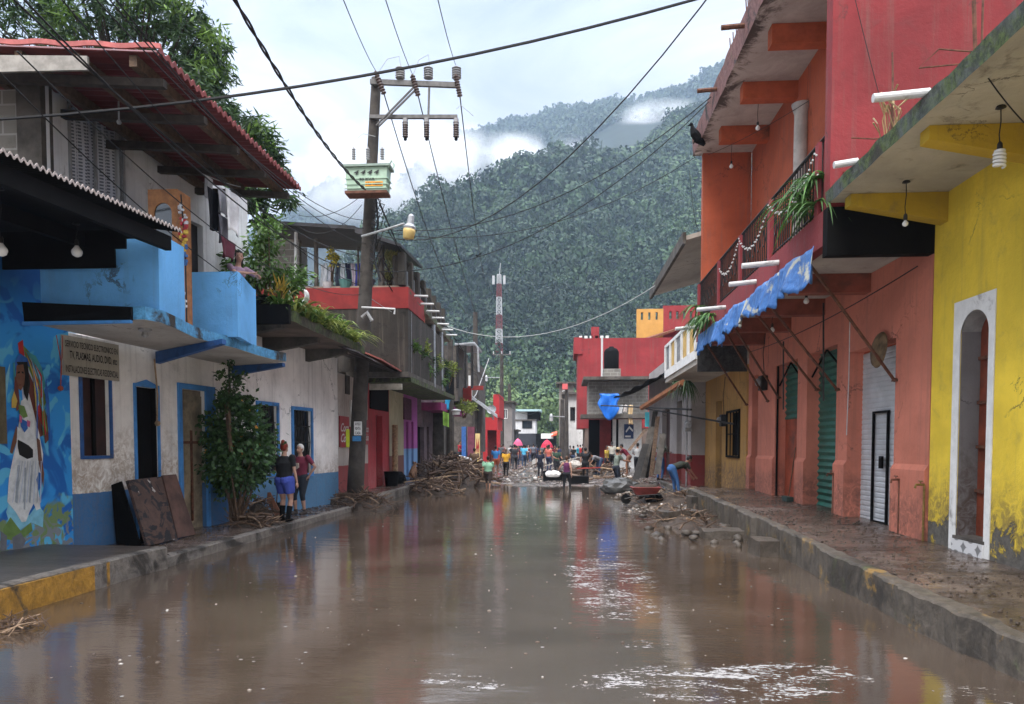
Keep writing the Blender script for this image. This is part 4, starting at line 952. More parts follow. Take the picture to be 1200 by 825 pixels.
# blue barrel / tarp bundle and stuff on the balcony
q = onY(712, 484, 43.4); t = thing('blue_bundle', 'bright blue plastic sheet hung over the block house balcony', 'plastic sheet', q)
mb = MB(); mb.grid(lambda u, v: Vector((q.x-.55+1.1*u+.08*math.sin(v*7), 42.45-.12*math.sin(u*9)-.1*v, q.z+1.05-1.5*v*(.55+.45*math.sin(u*3.1))) ), 14, 10); o = mb.build('sheet', plain('bright_blue_plastic', (.015, .13, .50), .4, .2, 5), t, smooth=True); o.modifiers.new('t', 'SOLIDIFY').thickness = .01
def clothes(fr, s0, s1, z, d, spec, label, group=None, name='washing_line', catg='laundry', sag=.05):
    t = thing(name, label, catg, fr.p(s0, d, z), group); MB().tube(wire_pts(fr.p(s0, d, z), fr.p(s1, d, z), sag), .006, 4).build('line', M['wiregrey'], t)
    for i, (u0, u1, h, colr, nm) in enumerate(spec):
        a, b = s0+(s1-s0)*u0, s0+(s1-s0)*u1; mb = MB()
        mb.grid(lambda u, v: fr.p(a+(b-a)*u+.02*math.sin(v*5+i), d+.04*math.sin(u*9+i*2+v*2), z-sag*.8-h*v-.02*math.sin(u*6+i)), 8, 8)
        o = mb.build(nm, plain('cloth_'+nm, colr, .9, .25, 4), t, smooth=True); o.modifiers.new('t', 'SOLIDIFY').thickness = .008
    return t
clothes(FY(42.6), x_(722), x_(738), onY(730, 474, 42.6).z, 0, [(0, .3, .5, (.5, .5, .5), 'white_shirt'), (.35, .6, .4, (.5, .45, .42), 'cream_cloth'), (.7, 1, 1.1, (.5, .36, .2), 'tan_towel')], 'washing with a tan towel on the block house balcony')
mb = MB(); a = onX(722, 484, 2.9); 
mb.tube([onY(702, 475, 43), onY(810, 480, 24)], .035, 5); mb.tube([onY(745, 477, 36), onY(860, 497, 21)], .03, 5); tag(mb.build('hanging_cables', M['wirem'], loc=(3, 35, 4)), 'pair of thick black cables slung below the awning', 'cables')
# yellow and red parapet tower behind
F60 = FY(60); 
th_ = thing('yellow_tower', 'yellow and red parapet building with slit openings above the crimson house', 'building', (onY(780, 400, 60).x, 60, .2))
xa, xb, xc = onY(746, 400, 60).x, onY(777, 400, 60).x, onY(845, 400, 60).x; ztw = onY(760, 362, 60).z; zl = onY(760, 374, 60).z
slots = []
for i in range(3): s = onY(750.8+8.6*i, 400, 60).x; slots.append((s, s+.18, zl-.05, zl+.55))
mb = MB(); wall(mb, F60, xa, xb, .2, ztw, .3, slots); mb.build('yellow_wall', plain('marigold_paint', (.5, .27, .07), .8, .15, 1, grime=.12), th_)
slots = []
for i in range(4): s = onY(784+8*i, 400, 60).x; slots.append((s, s+.2, zl, zl+.6))
mb = MB(); wall(mb, F60, xb, xc, .2, onY(790, 358, 60).z, .3, slots); mb.build('red_wall', rm, th_)
mb = MB(); mb.hexa([(xb-1.5, 57, onY(760, 392, 57).z-.4), (xb+2.5, 57, onY(775, 378, 57).z), (xb+2.5, 59.9, onY(775, 378, 57).z+.3), (xb-1.5, 59.9, onY(760, 392, 57).z), (xb-1.5, 57, onY(760, 392, 57).z-.25), (xb+2.5, 57, onY(775, 378, 57).z+.15), (xb+2.5, 59.9, onY(775, 378, 57).z+.45), (xb-1.5, 59.9, onY(760, 392, 57).z+.15)]); mb.build('tile_roof', plain('terracotta', (.16, .06, .035), .8, .4, 6, bump=.6), th_)
# white house strip beyond
def simple_house(label, px0, px1, pyt, Y, depth, colr, wins=(), roofc=None, name='house', zbot=0, group=None, roof_over=.3):
    a, b = onY(px0, 500, Y).x, onY(px1, 500, Y).x; zt = onY((px0+px1)/2, pyt, Y).z; fr = FY(Y)
    t = thing(name, label, 'house', ((a+b)/2, Y, 0), group); hs = []
    for w_ in wins: r = fr.rect(*w_); hs.append(r)
    mb = MB(); wall(mb, fr, a, b, zbot, zt, .25, hs); mb.box(a+.001, b-.001, Y+.26, Y+depth, zbot, zt-.01); mb.build('wall', paint('wall_of_'+label.split()[0]+str(int(px0)), colr, grime=.35, streak=.5, mud=(1.0, .5)), t)
    for r in hs:
        o = MB().box(r[0], r[1], -.2, -.15, r[2], r[3], fr).build('window', M['glass'], t); mb = MB(); frame_bars(mb, fr, r, .07, .002, .05); bars(mb, fr, r, 2, 1, .03, -.1); mb.build('window_frame', M['white'] if max(colr) < .4 else M['steel'], o)
    mb = MB(); mb.box(a-roof_over, b+roof_over, Y-roof_over*1.5, Y+depth, zt, zt+.18); mb.build('roof', M['darkconc'] if roofc is None else plain('roof_'+str(int(px0)), roofc, .6, .2, 2), t)
    return t
simple_house('white narrow house beside the street lamp past the crimson wall', 662, 683, 462, 66, 6, (.55, .55, .53), [(669, 478, 673, 492)])
simple_house('old house with a patched tin roof above the white narrow one', 655, 672, 450, 74, 5, (.2, .18, .16), [(660, 458, 664, 466)])
# ================================================================== LEFT SIDE
F1 = FL1
# ---------------- mural house
mh = thing('mural_house', 'blue house painted with a mural of a woman in a white robe and coloured feathers', 'house', (-7.4, 9, .3))
mur = NT('mural_sky'); n = mur; wv = n.noise(1.1, 3, .5, 2.2); a = n.noise(5, 6, .6)
col = n.mix(n.step(wv, .42, .5), (.012, .12, .42), (.03, .27, .66)); col = n.mix(n.step(n.noise(.9, 2, .4, 3.2), .55, .6), col, (.10, .42, .66))
lowz = n.step(n.math('ADD', n.z, n.math('MULTIPLY', n.math('SUBTRACT', wv, .5), 1.2)), .95, .8)
col = n.mix(n.math('MULTIPLY', lowz, n.step(n.noise(1.6, 3, .5, 2.5), .5, .56)), col, (.16, .24, .10))
col = n.mix(n.math('MULTIPLY', n.step(n.z, .85, .45), n.step(n.noise(3.3, 2, .4, 3), .48, .54)), col, (.20, .22, .24))
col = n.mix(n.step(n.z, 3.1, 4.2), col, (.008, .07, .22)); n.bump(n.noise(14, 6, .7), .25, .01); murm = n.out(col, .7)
s0m = -3.4
mb = MB(); wall(mb, F1, s0m, 0, .2, 4.45, .3); mb.build('wall', murm, mh)
# mural figure: flat shapes painted on the wall, in pixel outlines mapped onto the wall plane
def shape(mb, pts, d, m=0):
    P = [F1.p(F1.hit(x, y)[0], d, F1.hit(x, y)[1]) for x, y in pts]; n_ = len(P); o = len(mb.v); mb.v += [tuple(p) for p in P]; mb.f.append(tuple(range(o, o+n_))); mb.m.append(m)
pal = dict(robe=(.62, .64, .64), robeshade=(.33, .37, .40), skin=(.15, .07, .045), black=(.01, .01, .01), red=(.40, .03, .03), green=(.13, .22, .06), yellow=(.50, .36, .08), blue=(.03, .12, .40), lav=(.45, .50, .62), brown=(.13, .04, .03), teal=(.05, .25, .28), pink=(.5, .12, .25), grey=(.14, .15, .17), cyan=(.2, .48, .62))
keys = list(pal); pm = [plain('mural_'+k, v, .75, .18, 9, bump=.1) for k, v in pal.items()]; K = {k: i for i, k in enumerate(keys)}
mb = MB(); dd = .003
L = [
 ('cyan', [(7, 600), (14, 575), (22, 590), (34, 604), (44, 590), (51, 600), (50, 618), (36, 612), (22, 622), (12, 618)]),
 ('green', [(3, 620), (12, 606), (24, 622), (36, 612), (38, 622), (22, 634), (6, 632)]), ('grey', [(0, 622), (8, 628), (7, 645), (0, 646)]), ('grey', [(14, 630), (24, 624), (30, 634), (26, 643), (15, 644)]),
 ('lav', [(22, 418), (30, 416), (37, 440), (42, 470), (47, 505), (40, 515), (33, 512), (27, 480)]),
 ('skin', [(19, 498), (15, 512), (11, 530), (14, 532), (20, 515)]),
 ('robe', [(20, 500), (30, 506), (38, 510), (46, 512), (50, 532), (49, 556), (45, 553), (42, 562), (46, 584), (47, 596), (42, 598), (39, 590), (34, 600), (30, 611), (25, 612), (18, 600), (8, 588), (10, 560), (15, 535), (19, 518)]),
 ('robeshade', [(20, 545), (23, 545), (20, 590), (17, 588)]), ('robeshade', [(28, 548), (30, 548), (29, 598), (27, 596)]), ('robeshade', [(36, 545), (37, 545), (35, 590), (33, 588)]),
 ('robe', [(24, 470), (34, 462), (42, 480), (46, 512), (40, 514), (33, 512), (21, 500)]),
 ('black', [(20, 515), (26, 518), (33, 522), (38, 527), (38, 536), (31, 538), (22, 533), (20, 524)]),
 ('skin', [(42, 512), (46, 516), (48, 535), (51, 555), (50, 572), (48, 560), (44, 540)]),
 ('red', [(20, 402), (26, 398), (28, 418), (22, 416)]), ('green', [(26, 404), (33, 412), (46, 440), (54, 470), (50, 478), (40, 450), (30, 425)]),
 ('brown', [(30, 430), (38, 448), (44, 478), (50, 510), (46, 512), (38, 480), (30, 450)]), ('blue', [(37, 430), (44, 446), (50, 462), (46, 466), (38, 448)]), ('red', [(40, 460), (47, 478), (55, 505), (52, 508), (42, 482)]), ('teal', [(33, 412), (42, 424), (47, 440), (42, 440), (33, 424)]), ('brown', [(48, 470), (54, 488), (56, 515), (52, 520), (49, 496)]),
 ('yellow', [(44, 455), (50, 470), (48, 478), (42, 464)]), ('blue', [(16, 424), (22, 414), (31, 420), (36, 432), (28, 426), (20, 426), (17, 436)]), ('teal', [(14, 426), (16, 424), (17, 440), (15, 448)]),
 ('black', [(18, 424), (31, 424), (34, 450), (31, 470), (27, 462), (24, 440)]), ('skin', [(18, 428), (26, 427), (28, 440), (27, 451), (23, 458), (20, 455), (18.5, 448), (17, 443)]), ('black', [(19, 436), (22, 435), (22, 437), (19, 438)]), ('black', [(24, 435), (26.5, 436), (26, 438), (24, 437)]), ('brown', [(20.5, 450), (24, 450), (23, 452), (21, 452)]),
 ('brown', [(16, 440), (20, 452), (22, 478), (18, 482), (15, 460)]), ('yellow', [(12, 468), (15, 458), (19, 470), (17, 478), (12, 478)]), ('green', [(20, 474), (27, 476), (31, 488), (26, 490), (21, 484)]), ('blue', [(22, 490), (30, 494), (31, 502), (27, 507), (23, 500)]), ('pink', [(21, 486), (24, 488), (24, 496), (21, 494)]), ('pink', [(30, 492), (34, 494), (33, 501), (30, 499)]),
 ('teal', [(28, 411), (40, 417), (47, 430), (52, 452), (49, 456), (43, 436), (34, 422)]),
 ('blue', [(52, 440), (56, 470), (58, 520), (55, 500), (51, 462)]), ('cyan', [(1, 470), (5, 440), (10, 425), (9, 440), (5, 470), (3, 500)]),
]
for i, (k, pts) in enumerate(L): shape(mb, pts, .0035+.0006*i, K[k])
rm2 = random.Random(4)
for i in range(15):     # feathers trailing behind the head, folds in the robe
    u = i/14; x0, y0 = 27+12*u*rm2.uniform(.7, 1), 410+16*u; x1, y1 = 40+16*rm2.random(), 455+62*rm2.random(); xm, ym_ = (x0+x1)/2+4, (y0+y1)/2-6; shape(mb, [(x0, y0), (xm, ym_), (x1, y1), (x1-1.2, y1+2), (xm-1.6, ym_+2)], .03+.0006*i, K[['red', 'yellow', 'teal', 'blue', 'brown', 'green', 'cyan'][i % 7]])
for i in range(9): x0 = 20+3.1*i; x1 = 11+4.1*i; shape(mb, [(x0, 540), (x0+.7, 540), (x1+1.2, 588), (x1, 590)], .04+.0004*i, K['robeshade' if i % 2 else 'lav'])
mb.build('mural_figure', pm, mh)
MB().box(s0m, F1.hit(5, 500)[0], .004, .04, F1.hit(2, 520)[1], F1.hit(2, 430)[1], F1).build('window_shutter', plain('old_olive_board', (.12, .10, .06), .8, .3, 6), mh)
# dark corrugated awning in front
aw_ = thing('tin_awning', 'black corrugated tin awning with a white rusted rim over the mural wall', 'awning', (-5.6, 8, 4.4))
def rimpt(px): return onX(px, {0: 175, 215: 272}[px], -4.97)
ra, rb = onX(0, 176, -4.98), onX(213, 271, -4.98)
mb = MB(); Y0_, Y1_ = ra.y-1.4, rb.y
def awf(u, v):
    y = Y0_+(Y1_-Y0_)*u; zz = ra.z+(rb.z-ra.z)*(y-ra.y)/(rb.y-ra.y); return Vector((-4.98-3.0*v, y-.32*v, zz+.35*v+.018*math.sin(y*2*math.pi/.085)))
mb.grid(awf, 420, 6); o = mb.build('sheet', M['black'], aw_, smooth=False); o.modifiers.new('t', 'SOLIDIFY').thickness = .006
mb = MB(); mb.grid(lambda u, v: awf(u, 0)+Vector((.006+.0*v, 0, .016-.03*v)), 420, 1); o = mb.build('rim', plain('rusted_white_rim', (.42, .36, .33), .6, .5, 30), aw_); o.modifiers.new('t', 'SOLIDIFY').thickness = .005
mb = MB()
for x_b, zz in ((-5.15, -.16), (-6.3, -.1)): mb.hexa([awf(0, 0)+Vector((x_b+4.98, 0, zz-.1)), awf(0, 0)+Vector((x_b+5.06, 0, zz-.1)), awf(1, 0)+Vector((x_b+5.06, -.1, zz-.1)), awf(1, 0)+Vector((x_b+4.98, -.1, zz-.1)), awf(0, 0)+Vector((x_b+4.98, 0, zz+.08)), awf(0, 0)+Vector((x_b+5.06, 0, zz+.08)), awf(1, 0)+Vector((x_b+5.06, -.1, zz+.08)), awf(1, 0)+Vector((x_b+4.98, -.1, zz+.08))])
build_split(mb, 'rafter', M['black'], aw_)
# end boards in steps
yb = 9.42; f_ = FY(yb); mb = MB()
for x0, x1, y0, y1 in ((-30, 135, 262, 317), (135, 148, 262, 292), (148, 176, 255, 280)):
    a = onY(x0, y1, yb); b = onY(x1, y0, yb); mb.box(a.x, b.x, yb-.03, yb, a.z, b.z)
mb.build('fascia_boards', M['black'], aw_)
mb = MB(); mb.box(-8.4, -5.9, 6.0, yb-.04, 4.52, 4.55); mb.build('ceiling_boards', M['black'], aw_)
mb = MB(); q = onY(138, 250, 9.3); r = onY(150, 258, 9.3)
for px, py, z0, lab in ((90, 288, 4.5, 'round bulb hanging under the black awning'), (1, 285, 4.5, 'bulb at the left edge of the picture under the black awning')):
    q = onX(px, py, -6.1); bulb((q.x, q.y, 4.52), max(.05, 4.52-q.z-.06), .065, 'awning_bulb', lab, group='bulbs under the awning')

# ---------------- white and blue house
S1 = F1.hit(272, 500)[0]
wh = thing('balcony_house', 'white house with blue dado, sky blue balcony and a red corrugated roof', 'house', (-7, 12.5, .3))
wm = paint('white_wall_paint', (.88, .85, .80), dado=(1.0, (.04, .16, .36)), mud=(2.15, .95, (.26, .17, .095), .72), peel=(.55, .34, (.34, .13, .07)), grime=.3, streak=.45)
zd = F1.hit(100, 582)[1]
hwn = F1.rect(96, 443, 128, 534); hd1 = F1.rect(159, 454, 184, 600); hd1 = (hd1[0], hd1[1], .15, hd1[3]); hd2 = F1.rect(212, 457, 240, 600); hd2 = (hd2[0], hd2[1], .15, hd2[3])
mb = MB(); wall(mb, F1, .001, S1, .1, 3.38, .3, [hwn, hd1, hd2]); mb.build('ground_wall', wm, wh)
mb = MB(); wall(mb, F1, S1, S1+.02, .1, 3.38, .3); mb.build('corner_return', wm, wh)
mb = MB(); mb.box(hwn[0], hwn[1], -.10, -.06, hwn[2], hwn[3], F1); wi = mb.build('window', plain('dark_wood_shutter', (.035, .015, .012), .6, .4, 4), wh)
mb = MB(); frame_bars(mb, F1, hwn, .05, .002, .03); mb.build('window_frame', M['dkblue'], wi); mb = MB(); bars(mb, F1, hwn, 2, 1, .03, -.055); mb.build('shutter_batten', M['hole'], wi)
mb = MB(); mb.box(hd1[0], hd1[1], -.16, -.10, .15, hd1[3], F1); d1 = mb.build('open_door', M['hole'], wh)
mb = MB(); frame_bars(mb, F1, hd1, .05, .002, .03, False); mb.prism([F1.p(hd1[0], .002, hd1[3]+.05), F1.p(hd1[1], .002, hd1[3]+.05), F1.p((hd1[0]+hd1[1])/2, .002, hd1[3]+.13)], F1.n*.02); mb.build('door_frame', M['blue'], d1)
mb = MB(); mb.box(hd1[1]-.02, hd1[1]+.0-.001, -.099, -.01, .15, hd1[3], F1); mb.build('door_edge', M['hole'], d1)
mb = MB(); mb.box(hd2[0], hd2[1], -.14, -.08, .15, hd2[3], F1)
for i in range(4): s = hd2[0]+(hd2[1]-hd2[0])*(i+.5)/4; mb.box(s-.09, s+.09, -.079, -.06, 1.0, hd2[3]-.1, F1)
dk = mb.build('double_door', plain('faded_khaki_door', (.26, .21, .14), .7, .45, 3, grime=.5), wh)
mb = MB(); frame_bars(mb, F1, hd2, .10, .002, .04, False); mb.box(hd2[1]+.1, hd2[1]+.32, .002, .04, .9, hd2[3]+.1, F1); mb.build('door_frame', M['blue'], dk)
mb = MB(); mb.box(hd2[0]+.05, hd2[1]-.02, -.058, -.03, 1.75, 1.8, F1); mb.box((hd2[0]+hd2[1])/2-.02, (hd2[0]+hd2[1])/2+.02, -.058, -.03, .3, 2.0, F1); mb.build('bolt', M['rust'], dk)
# balcony slab with a wavy edge
zs = 3.34
edge = [(155, 366), (170, 366), (190, 370), (207, 377), (228, 387), (250, 393), (275, 399), (300, 407), (318, 412), (334, 417)]
E = []
for px, py in edge: q = onZ(px, py+9, zs); E.append(q)
E[-1] = onZ(335, 424, zs)
Pi = [Vector((-7.0, E[0].y+.02, zs)), Vector((-7.0, 10.7, zs)), F1.p(S1+.1, .002, zs)]
poly = [Pi[1], Pi[0]]+E+[Pi[2]]
sof = MB(); sof.prism(poly, (0, 0, .03)); sof.build('balcony_soffit', M['soffit'], wh)
mb = MB()
vs = []
for q in E: vs += [q+Vector((.012, -.012, .005)), q+Vector((.012, -.012, .17)), q+Vector((-.12, .03, .17)), q+Vector((-.12, .03, .031))]
mb.add(vs, [(4*i+k, 4*i+(k+1) % 4, 4*i+4+(k+1) % 4, 4*i+4+k) for i in range(len(E)-1) for k in range(4)]+[(0, 1, 2, 3), tuple(range(len(vs)-4, len(vs)))]); mb.build('slab_edge', mossy('mossy_blue_edge', (.09, .30, .52), .22, 0, .7), wh)
mb = MB(); mb.prism([p+Vector((0, 0, .032)) for p in poly], (0, 0, .12)); mb.build('balcony_floor', M['concrete'], wh)
skyb = paint('sky_blue_paint', (.15, .44, .82), grime=.16, streak=.18, sub=(.1, .25, .4), rough=.75)
zf = zs+.155; zt_ = 4.52
# near balcony box and far balcony box (parapets)
a = onZ(187, 363, zf+.02); b = onZ(217, 376, zf+.02)
X0 = -6.95; t_ = .1
mb = MB(); mb.box(X0, a.x, a.y, a.y+t_, zf, zt_-.02)
# curved top front piece
P = [(a.x-t_, a.y+t_), (a.x, a.y), (b.x, b.y), (b.x-t_, b.y)]
za_, zb_ = onY(185, 271, a.y).z, onX(216, 290, b.x).z
K_ = 8; vs = []
for i in range(K_+1):
    u = i/K_; x = a.x+(b.x-a.x)*u; y = a.y+(b.y-a.y)*u; zt3 = za_+(zb_-za_)*(u*u*.6+u*.4)
    vs += [(x, y, zf), (x, y, zt3), (x-t_, y+.01, zt3), (x-t_, y+.01, zf)]
mb.add(vs, [(4*i+k, 4*i+(k+1) % 4, 4*i+4+(k+1) % 4, 4*i+4+k) for i in range(K_) for k in range(4)]+[(0, 1, 2, 3), (4*K_, 4*K_+1, 4*K_+2, 4*K_+3)])
mb.v = [Vector(v)+Vector((0, 0, (za_-zt_+.02) if i < 8 and v[2] > zf+.3 else 0)) if False else v for i, v in enumerate(mb.v)]
o = mb.build('near_parapet', skyb, wh)
c = onZ(279, 393, zf+.02); d = onZ(298, 404, zf+.02); ztc = onY(279, 318, c.y).z
mb = MB(); mb.box(-6.5, c.x, c.y, c.y+t_, zf, ztc); mb.hexa([(c.x-t_, c.y+t_, zf), (c.x, c.y+t_, zf), (d.x, d.y, zf), (d.x-t_, d.y, zf), (c.x-t_, c.y+t_, ztc), (c.x, c.y+t_, ztc), (d.x, d.y, ztc-.04), (d.x-t_, d.y, ztc-.04)])
mb.box(-6.5, d.x, d.y, d.y+t_, zf, ztc-.04); mb.build('far_parapet', skyb, wh)
# brackets under the slab
q0 = E[0]+Vector((.03, -.0, 0)); rt_ = Vector((-6.98, q0.y+.02, zs))
mb = MB(); mb.prism([rt_+Vector((0, 0, -.012)), q0+Vector((-.0, -.03, -.012)), q0+Vector((0, -.03, .155)), rt_+Vector((0, -.03, .24))], (.0, -.04, 0)); mb.build('end_beam', M['black'], wh)
mb = MB(); mb.prism([rt_+Vector((0, -.03, -.06)), q0+Vector((0, -.04, -.05)), q0+Vector((0, -.04, -.014)), rt_+Vector((0, -.03, -.014))], (.0, -.05, 0)); mb.build('beam_trim', M['blue'], wh)
for px, py, rx, dz in ((260, 397, 181, .2), (331, 425, 270, .2)):
    q = onZ(px, py, zs-.003); s = F1.hit(rx, 420)[0]
    mb = MB(); q.z = zs-.002; root = F1.p(s, .02, zs-.002); mb.prism([root, q, q-Vector((0, 0, .07)), root-Vector((0, 0, dz))], (0, .14, 0)); mb.build('bracket_beam', M['dkblue'], wh)
# upper floor
su0, su1 = F1.hit(50, 200)[0], F1.hit(272, 250)[0]+.6
hu = F1.rect(91, 138, 150, 240); hu = (hu[0], hu[1], hu[2]-.3, hu[3]); hdo = F1.rect(226, 240, 242, 320); hdo = (hdo[0], hdo[1], zf, 5.9)
uw = paint('upper_white_paint', (.78, .78, .78), grime=.25, streak=.4)
mb = MB(); wall(mb, F1, su0, su1, 3.5, 6.9, .2, [hu, hdo]); mb.build('upper_wall', uw, wh)
cur = NT('lace_curtain'); n = cur; fo_ = n.noise(1, 3, .5, 0, (9, 9, .3)); bt2 = n.t.nodes.new('ShaderNodeTexBrick'); bt2.inputs['Scale'].default_value = 1; bt2.offset = 0; bt2.inputs['Brick Width'].default_value = .06; bt2.inputs['Row Height'].default_value = .05; bt2.inputs['Mortar Size'].default_value = .012
cb2 = n.t.nodes.new('ShaderNodeCombineXYZ'); n.ln(n.y, cb2.inputs[0]); n.ln(n.z, cb2.inputs[1]); n.t.links.new(cb2.outputs[0], bt2.inputs['Vector']); curm = n.out(n.mix(bt2.outputs['Fac'], (.15, .16, .19), (.55, .56, .60)), .9)
mb = MB(); mb.grid(lambda u, v: F1.p(hu[0]+(hu[1]-hu[0])*u, -.13+.035*math.sin(u*34+math.sin(v*3)), hu[2]+(hu[3]-hu[2])*v), 90, 4); wi = mb.build('curtained_window', curm, wh, smooth=True)
mb = MB(); frame_bars(mb, F1, hu, .05, -.05, .02); mb.box((hu[0]+hu[1])/2-.02, (hu[0]+hu[1])/2+.02, -.06, -.02, hu[2], hu[3], F1); mb.build('window_frame', M['greypor'], wi)
MB().box(hdo[0], hdo[1], -.2, -.12, hdo[2], hdo[3], F1).build('upper_door', plain('dark_grey_door', (.03, .03, .033), .6, .3, 3), wh)
mb = MB(); s = F1.hit(57, 200)[0]; mb.tube([F1.p(s, .03, 3.6), F1.p(s, .03, 6.4), F1.p(s-.1, .04, 6.8)], .02, 6); mb.build('blue_hose', M['blue'], wh)
# block wall seen end on
q = onY(0, 65, 9.9); q2 = onY(47, 65, 9.9); mb = MB(); mb.box(-9.2, q2.x-.35, 9.9, 10.1, 4.45, 6.6); o = mb.build('block_wall', blockm, wh)
mb = MB(); mb.box(q2.x-.349, q2.x+.0, 9.88, 10.12, 4.45, 6.75); mb.build('concrete_post', M['darkconc'], wh)
MB().box(q2.x+.001, F1.p(su0, 0, 0).x-.0, 9.98, 10.05, 4.45, 6.8).build('white_end_wall', uw, wh)
# roof
rz, rX = 6.62, -5.02
Ya, Yb_ = onX(185, 66, rX).y, onX(352, 219, rX).y
def rf(u, v):
    y = Ya+(Yb_-Ya)*u; x = rX-4.2*v; return Vector((x, y, rz+(.30*v if v < .5 else .15+.9*(v-.5))+.028*math.sin(y*2*math.pi/.16)))
rr_ = NT('red_tin'); n = rr_; rm_ = n.out(n.mix(n.math('MULTIPLY', n.step(n.noise(1.8, 8, .7), .45, .65), .55), (.15, .035, .035), (.05, .022, .02)), .6)
mb = MB(); mb.grid(rf, 190, 8); o = mb.build('corrugated_roof', rm_, wh); o.modifiers.new('t', 'SOLIDIFY').thickness = .012
mb = MB(); mb.grid(lambda u, v: rf(u, 0)+Vector((.012, 0, .03-.07*v)), 190, 1); o = mb.build('roof_rim', plain('red_rim', (.22, .05, .045), .6, .3, 6), wh); o.modifiers.new('t', 'SOLIDIFY').thickness = .012
pk = plain('faded_red_tile', (.42, .12, .11), .7, .3, 6)
mb = MB(); mb.grid(lambda u, v: Vector((rX+.05-4.4*u, Ya-.03, rz+.0+.3*u+.012*math.sin(u*40)+.06*v)), 60, 1); o = mb.build('gable_tiles', pk, wh); o.modifiers.new('t', 'SOLIDIFY').thickness = .03
mb = MB()
for i in range(5):
    x = rX-.35-.75*i; zz = rz-.09+.3*((rX-x)/4.2); mb.hexa([(x-.05, Ya+.05, zz-.1), (x+.05, Ya+.05, zz-.1), (x+.05, Yb_-.1, zz-.1), (x-.05, Yb_-.1, zz-.1), (x-.05, Ya+.05, zz+.04), (x+.05, Ya+.05, zz+.04), (x+.05, Yb_-.1, zz+.04), (x-.05, Yb_-.1, zz+.04)])
build_split(mb, 'purlin', M['wood'], wh)
mb = MB()
for i in range(5):
    y = Ya+.35+(Yb_-Ya-.7)*i/4; mb.hexa([(rX-.1, y-.05, rz-.3), (rX-.1, y+.05, rz-.3), (-8.2, y+.05, rz-.1), (-8.2, y-.05, rz-.1), (rX-.1, y-.05, rz-.2), (rX-.1, y+.05, rz-.2), (-8.2, y+.05, rz+.02), (-8.2, y-.05, rz+.02)])
build_split(mb, 'rafter', plain('grey_timber', (.055, .045, .038), .85, .4, 7, bump=.5), wh)
mb = MB(); mb.hexa([(rX-.9, Ya-.02, rz-.22), (rX-.9, Ya+.02, rz-.22), (-7.6, Ya+.02, rz-.2), (-7.6, Ya-.02, rz-.2), (rX-.9, Ya-.02, rz-.05), (rX-.9, Ya+.02, rz-.05), (-7.6, Ya+.02, rz+.02), (-7.6, Ya-.02, rz+.02)]); mb.build('gable_board', plain('whitewashed_board', (.3, .28, .25), .8, .3, 7), wh)
# hanging lamp rod
q = onX(139, 120, -6.2); mb = MB(); mb.tube([(q.x, q.y, rz-.1), (q.x, q.y, q.z-.25)], .012, 5); mb.ball((q.x, q.y, q.z-.27), .035, 8); tag(mb.build('hanging_rod', M['galv'], loc=(q.x, q.y, q.z)), 'thin metal rod hanging under the red tin roof', 'rod')
# mirror wardrobe on the balcony
q0_, q1_ = onY(173, 222, 10.9), onY(209, 300, 10.9)
wr = thing('wardrobe', 'varnished wooden wardrobe with an arched mirror standing on the blue balcony', 'wardrobe', ((q0_.x+q1_.x)/2, 11, zf))
fw_ = FY(10.9); xa_, xb_, zt4 = q0_.x, q1_.x, q0_.z
hm_ = (xa_+.09, xb_-.09, zf+.2, zt4-.2); mb = MB(); wall(mb, fw_, xa_, xb_, zf, zt4, .05, [hm_]); arch_fill(mb, fw_, hm_, .16, .05); mb.box(xa_, xb_, 10.951, 11.3, zf, zt4-.001); mb.build('cabinet', M['orangewood'], wr)
MB().box(hm_[0], hm_[1], -.03, -.02, hm_[2], hm_[3], fw_).build('mirror', plain('mirror_glass', (.10, .11, .12), .06, .1, 1, .9, bump=0), wr)
x2, x3 = onY(214, 240, 11.6).x, onY(222, 240, 11.9).x
MB().hexa([(x2, 11.4, zf), (x3, 11.7, zf), (x3, 11.74, zf), (x2, 11.44, zf), (x2, 11.4, zt4+.1), (x3, 11.7, zt4+.05), (x3, 11.74, zt4+.05), (x2, 11.44, zt4+.1)]).build('open_door', M['orangewood'], wr)
# tinsel and plastic bags hanging in the gap
tn = thing('tinsel_garland', 'garland of tinsel and plastic bows hanging in the gap of the blue balcony', 'garland', onY(219, 330, 10.8))
gc = [(.5, .5, .52), (.35, .03, .04), (.5, .33, .05), (.04, .12, .3), (.5, .5, .52)]
for i, cc in enumerate(gc):
    mb = MB()
    for k in range(8):
        py = 240+i*16+k*3 + (40 if i == 4 else 0); q = onY(214+rnd.uniform(-4, 4), py, 10.85); mb.ball(q, (rnd.uniform(.02, .05), .02, rnd.uniform(.02, .045)), 6)
    mb.build('bow', plain('tinsel%d' % i, cc, .3, .4, 20, .3), tn)
mb = MB(); mb.tube([onY(212, 228, 10.85), onY(217, 290, 10.85), onY(219, 385, 10.85)], .012, 4); mb.build('string', M['wirem'], tn)
